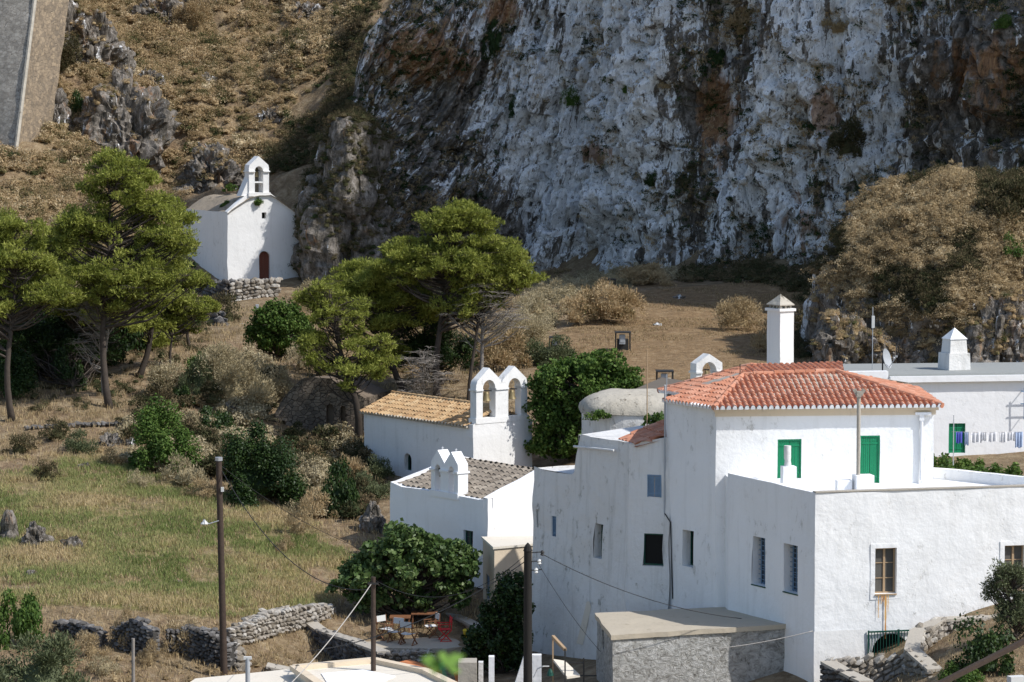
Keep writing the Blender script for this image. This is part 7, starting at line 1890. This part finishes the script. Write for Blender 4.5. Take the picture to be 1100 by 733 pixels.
# ================================================================== POLES, CABLES, AERIALS
def pole(px, ytop, ybot, Y, r, mk, label, name='wooden_pole', sink=.4, lean=0, cat='pole', parts=None, tip=None):
    a = at(px, ybot, Y); b = at(px+lean, ytop, Y); b = Vector((b.x, a.y, b.z)); zb = min(a.z, gz(a.x, a.y)+.0)-sink
    root = empty(name, (a.x, a.y, zb), label, cat)
    MB().tube([(a.x, a.y, zb), (a.x*.5+b.x*.5, a.y, (zb+b.z)/2), (b.x, b.y, b.z)], [r*1.25, r*1.1, r], 12).build('shaft', mk, root, smooth=True, sharp=50)
    return root, b
p1, t1 = pole(241, 495, 727, 110, .105, 'pole', 'tall brown wooden electricity pole at the lower left', lean=-6)
mb = MB(); mb.tube([t1+Vector((.0, -.12, -2.1)), t1+Vector((-.35, -.2, -2.2)), t1+Vector((-.5, -.25, -2.05))], .02, 6); mb.build('lamp_arm', 'steel', p1)
mb = MB(); mb.lathe((t1.x-.5, t1.y-.25, t1.z-2.2), [(.14, 0), (.12, .03), (.05, .1), (.03, .16)], 12); mb.build('lamp_shade', 'canvas', p1, smooth=True)
mb = MB(); mb.box((t1.x+.13, t1.y-.1, t1.z-1.0), (.1, .08, .16)); mb.build('insulator', 'canvas', p1)
mb = MB(); mb.tube([t1+Vector((0, 0, .0)), t1+Vector((0, 0, .12))], .135, 10); mb.build('pole_cap', 'steel', p1)
p2, t2 = pole(401, 620, 735, 101, .075, 'pole', 'slim grey-brown wooden pole in front of the patio')
mb = MB(); mb.box((t2.x, t2.y-.1, t2.z-.2), (.34, .05, .06)); mb.build('crossarm', 'iron', p2)
p3, t3 = pole(567, 592, 735, 99.5, .125, 'darkpole', 'thick black tarred pole against the white wing')
mb = MB(); mb.lathe((t3.x, t3.y, t3.z), [(.15, 0), (.1, .16), (.02, .26)], 10); mb.build('pointed_top', 'darkpole', p3)
for k in range(3):
    mb = MB(); mb.bar(t3+Vector((.1, -.05, -.05-.28*k)), t3+Vector((.45, -.08, -.02-.28*k)), .03); mb.build('bracket', 'iron', p3)
    mb = MB(); mb.lathe((t3.x+.46-.1*k, t3.y-.08, t3.z-.06-.28*k), [(.03, -.08), (.07, -.05), (.04, -.01), (.07, .03), (.03, .09)], 10); mb.build('insulator', 'iron' if k == 0 else 'canvas', p3)
p4, t4 = pole(143, 686, 740, 106, .055, 'deadwood', 'thin grey post at the bottom left', name='thin_post')
p5, t5 = pole(266, 707, 740, 95, .07, 'grey', 'short pale metal post standing at the edge of the cream roof', name='short_post')
MB().box((t5.x, t5.y, t5.z), (.24, .12, .08)).build('cap', 'canvas', p5)
def cable(a, b, sag, r, mk, label, name='cable'):
    a = Vector(a); b = Vector(b); n = 20; pts = [a.lerp(b, k/n)-Vector((0, 0, 4*sag*(k/n)*(1-k/n))) for k in range(n+1)]
    mb = MB(); mb.tube(pts, r, 5); o = mb.build(name, mk, loc=tuple(a), smooth=True); return props(o, label, 'cable')
tr = at(352, 650, 113)
cable(t1+Vector((.1, 0, -.35)), t2+Vector((-.1, 0, -.4)), 1.2, .016, 'cable', 'long sagging black cable from the tall pole to the slim pole')
cable(t1+Vector((.1, 0, -.2)), at(420, 600, 122), .4, .010, 'cable', 'thin upper cable running from the tall pole towards the fig tree')
cable(t2+Vector((-.05, 0, -.2)), at(285, 760, 88), .25, .016, 'palecable', 'pale cable slanting down left from the slim pole')
cable(t3+Vector((-.1, 0, -.35)), at(330, 700, 99), .5, .016, 'cable', 'black cable falling left from the tarred pole')
cable(t3+Vector((-.1, 0, -.15)), t2+Vector((.05, 0, -.1)), .9, .010, 'cable', 'thin cable joining the tarred pole and the slim pole')
cable(t3+Vector((.45, 0, -.1)), (L_[0]+2.2, 104.2, zs2+.25), .35, .012, 'cable', 'thin black cable from the tarred pole down to the shed roof')
cable(t3+Vector((.3, 0, -.35)), at(645, 700, 104.5), .15, .008, 'cable', 'thinnest cable crossing the white wing to the shed')
cable(at(770, 697, 102.8), at(873, 678, 102.9), .06, .014, 'palecable', 'pale cable looping across the shaded end of the shed wall')
cable(at(250, 722, 110), t5, .1, .008, 'palecable', 'thin pale cable between the tall pole foot and the short post')
mb = MB(); q = at(843, 690, 102); 
# aerials
def aerial(px, y0, y1, Y, label, r=.018, els=0, mk='grey'):
    a = at(px, y1, Y); b = at(px, y0, Y); root = empty('aerial_mast', (a.x, a.y, a.z), label, 'aerial')
    MB().tube([a, (a.x, a.y, b.z)], r, 6).build('mast', mk, root)
    for k in range(els):
        mb = MB(); z = b.z-.08-.14*k; mb.bar((a.x-.22+.04*k, a.y, z), (a.x+.22-.04*k, a.y, z), .014); mb.build('crossbar', mk, root)
    return root
aerial(695, 376, 472, 112.6, 'thin pale mast rising from the red lean-to roof', mk='tanwood', r=.022)
aerial(716, 402, 440, 111.2, 'short grey pipe at the back corner of the red roof')
aerial(937, 330, 402, 130.5, 'tall thin aerial mast on the grey flat roof')
MB().box(tuple(at(938, 346, 130.5)), (.12, .12, .5)).build('aerial_box', 'canvas', [o for o in col.objects if o.name.startswith('aerial_mast')][-1])
aerial(795, 391, 404, 111.4, 'tiny mast with a knob on the hip of the red roof', els=1, mk='iron')
aerial(1024, 446, 500, 111.2, 'thin pale pole standing behind the terrace corner', mk='grey')

# ================================================================== METER BOXES / UTILITY BOXES
def ubox(px, y0, y1, w_, label, Y=None, frame=True, dark=True):
    g_ = ground(px, y1) if Y is None else at(px, y1, Y); s = FPX/g_.y; h = (y1-y0)/s*.85; W = w_/s*.85
    root = empty('utility_box', (g_.x, g_.y, g_.z), label, 'utility box', 'small grey boxes on the meadow')
    MB().box((g_.x, g_.y+.1, g_.z+h*.30), (W*.8, .5, h*.62)).build('plinth', 'concrete' if not dark else 'iron', root)
    MB().box((g_.x-W*.05, g_.y-.22, g_.z+h*.62), (W*.42, .28, h*.52)).build('cabinet', 'grey', root)
    MB().box((g_.x-W*.05, g_.y-.37, g_.z+h*.64), (W*.30, .02, h*.36)).build('cabinet_door', 'grey', root)
    if frame:
        for sx in (-1, 1):
            for sy in (-.4, .4): MB().box((g_.x+sx*W*.5, g_.y+sy, g_.z+h*.5), (.05, .05, h)).build('frame_post', 'iron', root)
        MB().box((g_.x, g_.y, g_.z+h*1.0), (W*1.12, 1.0, .05)).build('top_panel', 'iron', root)
ubox(653, 298, 319, 18, 'largest grey box with a metal canopy at the top left of the meadow')
ubox(669, 354, 377, 18, 'shiny grey box on a dark plinth in the middle of the slope')
ubox(596, 361, 376, 13, 'small box standing just left of the broadleaf tree top')
ubox(714, 396, 420, 20, 'grey box with canopy just behind the domed outbuilding', dark=False)
ubox(277, 324, 336, 9, 'little pale blue-grey box below the hillside chapel wall', frame=False)
ubox(341, 333, 345, 7, 'tiny grey box half hidden by pine boughs', frame=False)

# ================================================================== WASHING LINE
lz = at(1065, 464, 124.5); la = at(1022, 464, 124.0); lb = at(1160, 462, 125.5)
cable(la, lb, .05, .006, 'palecable', 'washing line strung before the flat-roofed white house', name='washing_line')
def cloth(px, w_, h_, mk, label):
    h_ *= .7
    t = (at(px, 464, 124.5).x-la.x)/(lb.x-la.x); p = la.lerp(lb, t)-Vector((0, 0, 4*.05*t*(1-t)))
    V = []; n = 10; m = 6
    for j in range(m+1):
        for i in range(n+1): V.append((p.x-w_/2+w_*i/n, p.y+.045*math.sin(i*1.7+px)*(j/m+.25)+(.02 if j == 0 else 0), p.z+.01-h_*j/m*(1+.05*math.sin(i*.9+px))))
    F = [(j*(n+1)+i, j*(n+1)+i+1, (j+1)*(n+1)+i+1, (j+1)*(n+1)+i) for j in range(m) for i in range(n)]
    V2 = [(a, b+.012, c) for a, b, c in V]; k = len(V)
    o = np_obj('hanging_cloth', V+V2, F+[tuple(q+k for q in reversed(f)) for f in F], M[mk], loc=tuple(p), smooth=True); props(o, label, 'laundry', 'washing on the line')
for a in [(1029, .26, .65, 'cloth_blue', 'deep blue garment hanging in front of the green door'), (1037, .16, .75, 'cloth_sky', 'pale blue garment beside the deep blue one'), (1048, .42, .6, 'cloth_white', 'white cloth, third item on the washing line'), (1056, .18, .5, 'cloth_white', 'narrow white cloth on the washing line'), (1066, .42, .55, 'cloth_white', 'widest white sheet on the washing line'), (1078, .28, .6, 'cloth_white', 'small white cloth right of the widest sheet'), (1087, .3, .5, 'cloth_white', 'white cloth near the right end of the washing line'), (1096, .3, .9, 'cloth_sky', 'pale blue cloth at the right frame edge')]: cloth(*a)

# ================================================================== FOREGROUND ROOFS
r1 = [at(205, 728, 99), at(318, 716, 104), at(322, 735, 95.5), at(322, 760, 89)]
fr = empty('cream_roofed_house', (at(330, 730, 98).x, 98, 6.0), 'flat cream roofs of a house at the bottom edge', 'house')
zq = at(320, 722, 102).z
def flat(px, py, z): # pixel on a level surface
    d_ = ray(px, py); k = (z-CAMZ)/d_[2]; return (d_[0]*k, d_[1]*k)
mb = MB(); A4 = [flat(196, 732, zq), flat(318, 733, zq), flat(322, 717.5, zq)]
polyA = [flat(190, 742, zq), flat(330, 742, zq), flat(330, 717, zq), flat(210, 729, zq)]
mb.prism(polyA, 4.0, zq); mb.build('side_roof', 'cream_roof', fr)
zq2 = zq+.22
polyB = [flat(316, 720, zq2), flat(352, 745, zq2), flat(500, 745, zq2), flat(457, 724, zq2), flat(401, 712, zq2)]
mb = MB(); mb.prism(polyB, 4.0, zq2); mb.build('main_roof', 'cream_roof', fr)
mb = MB()
for i in range(5): a = polyB[i]; b = polyB[(i+1) % 5]; mb.bar((a[0], a[1], zq2+.08), (b[0], b[1], zq2+.08), .3, .16)
mb.build('roof_kerb', 'cream', fr)
mb = MB(); mb.prism([flat(352, 735, zq2+.01), flat(400, 738, zq2+.01), flat(425, 727, zq2+.01), flat(390, 720, zq2+.01), flat(345, 724, zq2+.01)], zq2+.005, zq2+.03); mb.build('white_patch', 'white_clean', fr)
# terracotta paving and white blocks below the patio
zb_2 = gz(*flat(450, 715, 8.9))+.25
mb = MB(); pl_ = [flat(412, 716, 9.6), flat(450, 724, 9.6), flat(475, 721, 9.6), flat(440, 709, 9.6)]; mb.prism(pl_, 8.0, 9.62); o = mb.build('terracotta_step', 'orange', loc=(*pl_[0], 8.0)); props(o, 'terracotta coloured paved step below the patio wall', 'step')
pa = at(494, 712, 108); o = MB().lathe((pa.x, pa.y, at(494, 733, 108).z), [(.14, 0), (.2, .28), (.23, .3), (.2, .34)], 14).build('clay_pot', 'orange', loc=(pa.x, pa.y, at(494, 733, 108).z), smooth=True, sharp=40); props(o, 'round orange clay pot at the bottom edge', 'pot')
def block(name, px0, px1, ytop, Y, d_, mk, label, cat='wall', z0_=5.5, slope=0):
    a = at(px0, ytop, Y); b = at(px1, ytop+slope, Y); mb = MB(); mb.hexa([(a.x, Y, z0_), (b.x, Y, z0_), (b.x, Y+d_, z0_), (a.x, Y+d_, z0_), (a.x, Y, a.z), (b.x, Y, b.z), (b.x, Y+d_, b.z), (a.x, Y+d_, a.z)])
    o = mb.build(name, mk, loc=(a.x, Y, z0_)); return props(o, label, cat)
block('gate_pillar', 525, 531, 706, 106, .35, 'white_clean', 'slim white gate pillar in front of the dark evergreen', 'pillar')
block('gate_pillar', 514, 519, 712, 108, .35, 'white_old', 'shaded white gate pillar left of the slim one', 'pillar')
block('stone_block', 492, 512, 712, 107, .9, 'concrete', 'rough pale stone block beside the clay pot', 'block')
a = at(548, 735, 106); b = at(563, 704, 106); c = at(569, 704, 106)
mb = MB(); V = [(a.x, 106, a.z-.5), (c.x+.4, 106, a.z-.5), (c.x+.4, 106, c.z), (b.x, 106, b.z)]; mb.hexa([V[0], V[1], (V[1][0], 106.3, V[1][2]), (V[0][0], 106.3, V[0][2]), V[3], V[2], (V[2][0], 106.3, V[2][2]), (V[3][0], 106.3, V[3][2])]); o = mb.build('sloping_wall', 'white', loc=V[0]); props(o, 'little sloping white wall beside the tarred pole', 'wall')
# ================================================================== LANDING WITH RAIL, BY THE WING
ld = empty('landing_frame', tuple(at(610, 740, 104.5)), 'small iron landing with a timber handrail in front of the white wing', 'landing')
def L3(px, py, Y): return at(px, py, Y)
MB().bar(L3(594, 684, 104.6), L3(607, 698, 103.2), .10, .10).build('handrail', 'tanwood', ld)
for (px, y0, y1, Y) in ((594, 684, 745, 104.6), (607, 697, 745, 103.2)): MB().bar(L3(px, y0, Y), L3(px, y1, Y), .05).build('post', 'tanwood' if y0 < 690 else 'iron', ld)
mb = MB(); q = [L3(594, 708, 104.6), L3(607, 710, 104.8), L3(623, 725, 103.4), L3(609, 727, 103.2)]; mb.add([*q, *[v-Vector((0, 0, .08)) for v in q]], [(0, 1, 2, 3), (7, 6, 5, 4), (0, 4, 5, 1), (1, 5, 6, 2), (2, 6, 7, 3), (3, 7, 4, 0)]); mb.build('slab', 'cream_roof', ld)
for (a, b, c, d_) in ((612, 712, 627, 712), (612, 726, 641, 726)): MB().bar(L3(a, b, 103.6), L3(c, d_, 103.6), .045).build('rail', 'iron', ld)
MB().bar(L3(627, 707, 103.6), L3(627, 745, 103.6), .05).build('post', 'iron', ld)
wl = empty('wall_lamp', tuple(at(589, 728, 104.0)), 'small lamp on a curved white arm below the landing', 'lamp')
MB().tube([L3(573, 728, 104), L3(577, 719, 104), L3(583, 716, 104), L3(590, 716, 104)], .022, 6).build('arm', 'canvas', wl)
mb = MB(); p = L3(591, 720, 104); mb.lathe(tuple(p-Vector((0, 0, .18))), [(.13, 0), (.1, .1), (.04, .22)], 10); mb.build('shade', 'dark_green', wl)
# pale blocked niche on the wing : a shallow arched recess panel
s0_, z0_ = hit(637, 693, Wl, Wc); s1_, z1_ = hit(637, 648, Wl, Wc)
nb3 = -nb_
mb = MB(); V = []
pts = []
for k in range(9): t = math.pi*k/8; pts.append((s1_+.05+.17*math.cos(t), z1_-.12+.22*math.sin(t)))
pts += [(s1_-.62, z0_), (s1_-.22, z0_)]
for (s_, z_) in pts:
    bt = .035*(zW+.02-z_)+.03; q_ = np.array(Wl)+e_*s_+nb3*bt; V.append((q_[0], q_[1], z_))
mb.add(V, [tuple(range(len(V)))]); mb.build('niche_patch', 'cream_roof', house)
# wooden beam lower right
ba = at(995, 742, 92); bb = at(1110, 684, 94)
o = MB().bar(ba, bb, .16, .14).build('timber_beam', 'pole', loc=tuple(ba)); props(o, 'long weathered timber beam slanting across the lower right corner', 'beam')
o = MB().box(tuple(at(1092, 730, 94)), (.5, .3, .2), rz=.3).build('white_bucket', 'canvas', loc=tuple(at(1092, 730, 94))); props(o, 'small white plastic crate among leaves at the bottom right', 'crate')
# blurred twig of leaves close to the camera
tw_ = empty('leafy_twig', tuple(at(476, 735, 5.5)), 'blurred light green leafy twig close to the camera at the bottom', 'twig')
mb = MB(); mb.tube([at(478, 800, 5.5), at(479, 745, 5.5), at(474, 712, 5.5)], 0.0015, 5); mb.build('stem', 'green', tw_)
M['fresh'] = m_leaf('fresh_leaf', [(0, (.16, .30, .05)), (1, (.24, .42, .08))], .4)
for (a, b, c, d_, w_) in ((452, 708, 476, 714, .020), (476, 714, 500, 704, .022), (462, 722, 480, 712, .018), (470, 702, 488, 716, .020), (480, 716, 496, 722, .014)):
    p = at(a, b, 5.5); q = at(c, d_, 5.52); m_ = (p+q)/2; u_ = Vector((0, .35, 1)).normalized()*w_*.62
    mb = MB(); mb.add([p, m_-u_+(p-q)*.1, q, m_+u_+(p-q)*.1], [(0, 1, 2), (0, 2, 3)]); mb.build('leaf', 'fresh', tw_, tint=True)
# ------------------------------------------------------------------ light
AZ = R(-22.0)      # sun direction seen from above: x = cos, y = sin (to the right and a little towards the camera)
EL = R(46.0)
sd = Vector((math.cos(AZ)*math.cos(EL), math.sin(AZ)*math.cos(EL), math.sin(EL)))
sl_ = bpy.data.lights.new('sun', 'SUN'); sl_.energy = 4.1; sl_.angle = R(.53); sl_.color = (1, .975, .935)
so = bpy.data.objects.new('sun', sl_); col.objects.link(so); so.rotation_euler = sd.to_track_quat('Z', 'Y').to_euler(); so.location = (60, 40, 90)
w = bpy.data.worlds.new('World'); scene.world = w; w.use_nodes = True
nt = w.node_tree; bg = nt.nodes['Background']; sky = nt.nodes.new('ShaderNodeTexSky'); sky.sky_type = 'NISHITA'; sky.sun_disc = False
sky.sun_elevation = EL; sky.sun_rotation = math.atan2(sd.x, sd.y)
nt.links.new(sky.outputs[0], bg.inputs[0]); bg.inputs[1].default_value = .15
scene.view_settings.view_transform = 'Standard'; scene.view_settings.look = 'None'; scene.view_settings.exposure = 0.13; scene.view_settings.gamma = 1
scene.view_settings.use_curve_mapping = False
scene.render.engine = 'CYCLES'
scene.cycles.max_bounces = 6; scene.cycles.diffuse_bounces = 3; scene.cycles.transparent_max_bounces = 4
scene.render.resolution_x = 1024; scene.render.resolution_y = 682
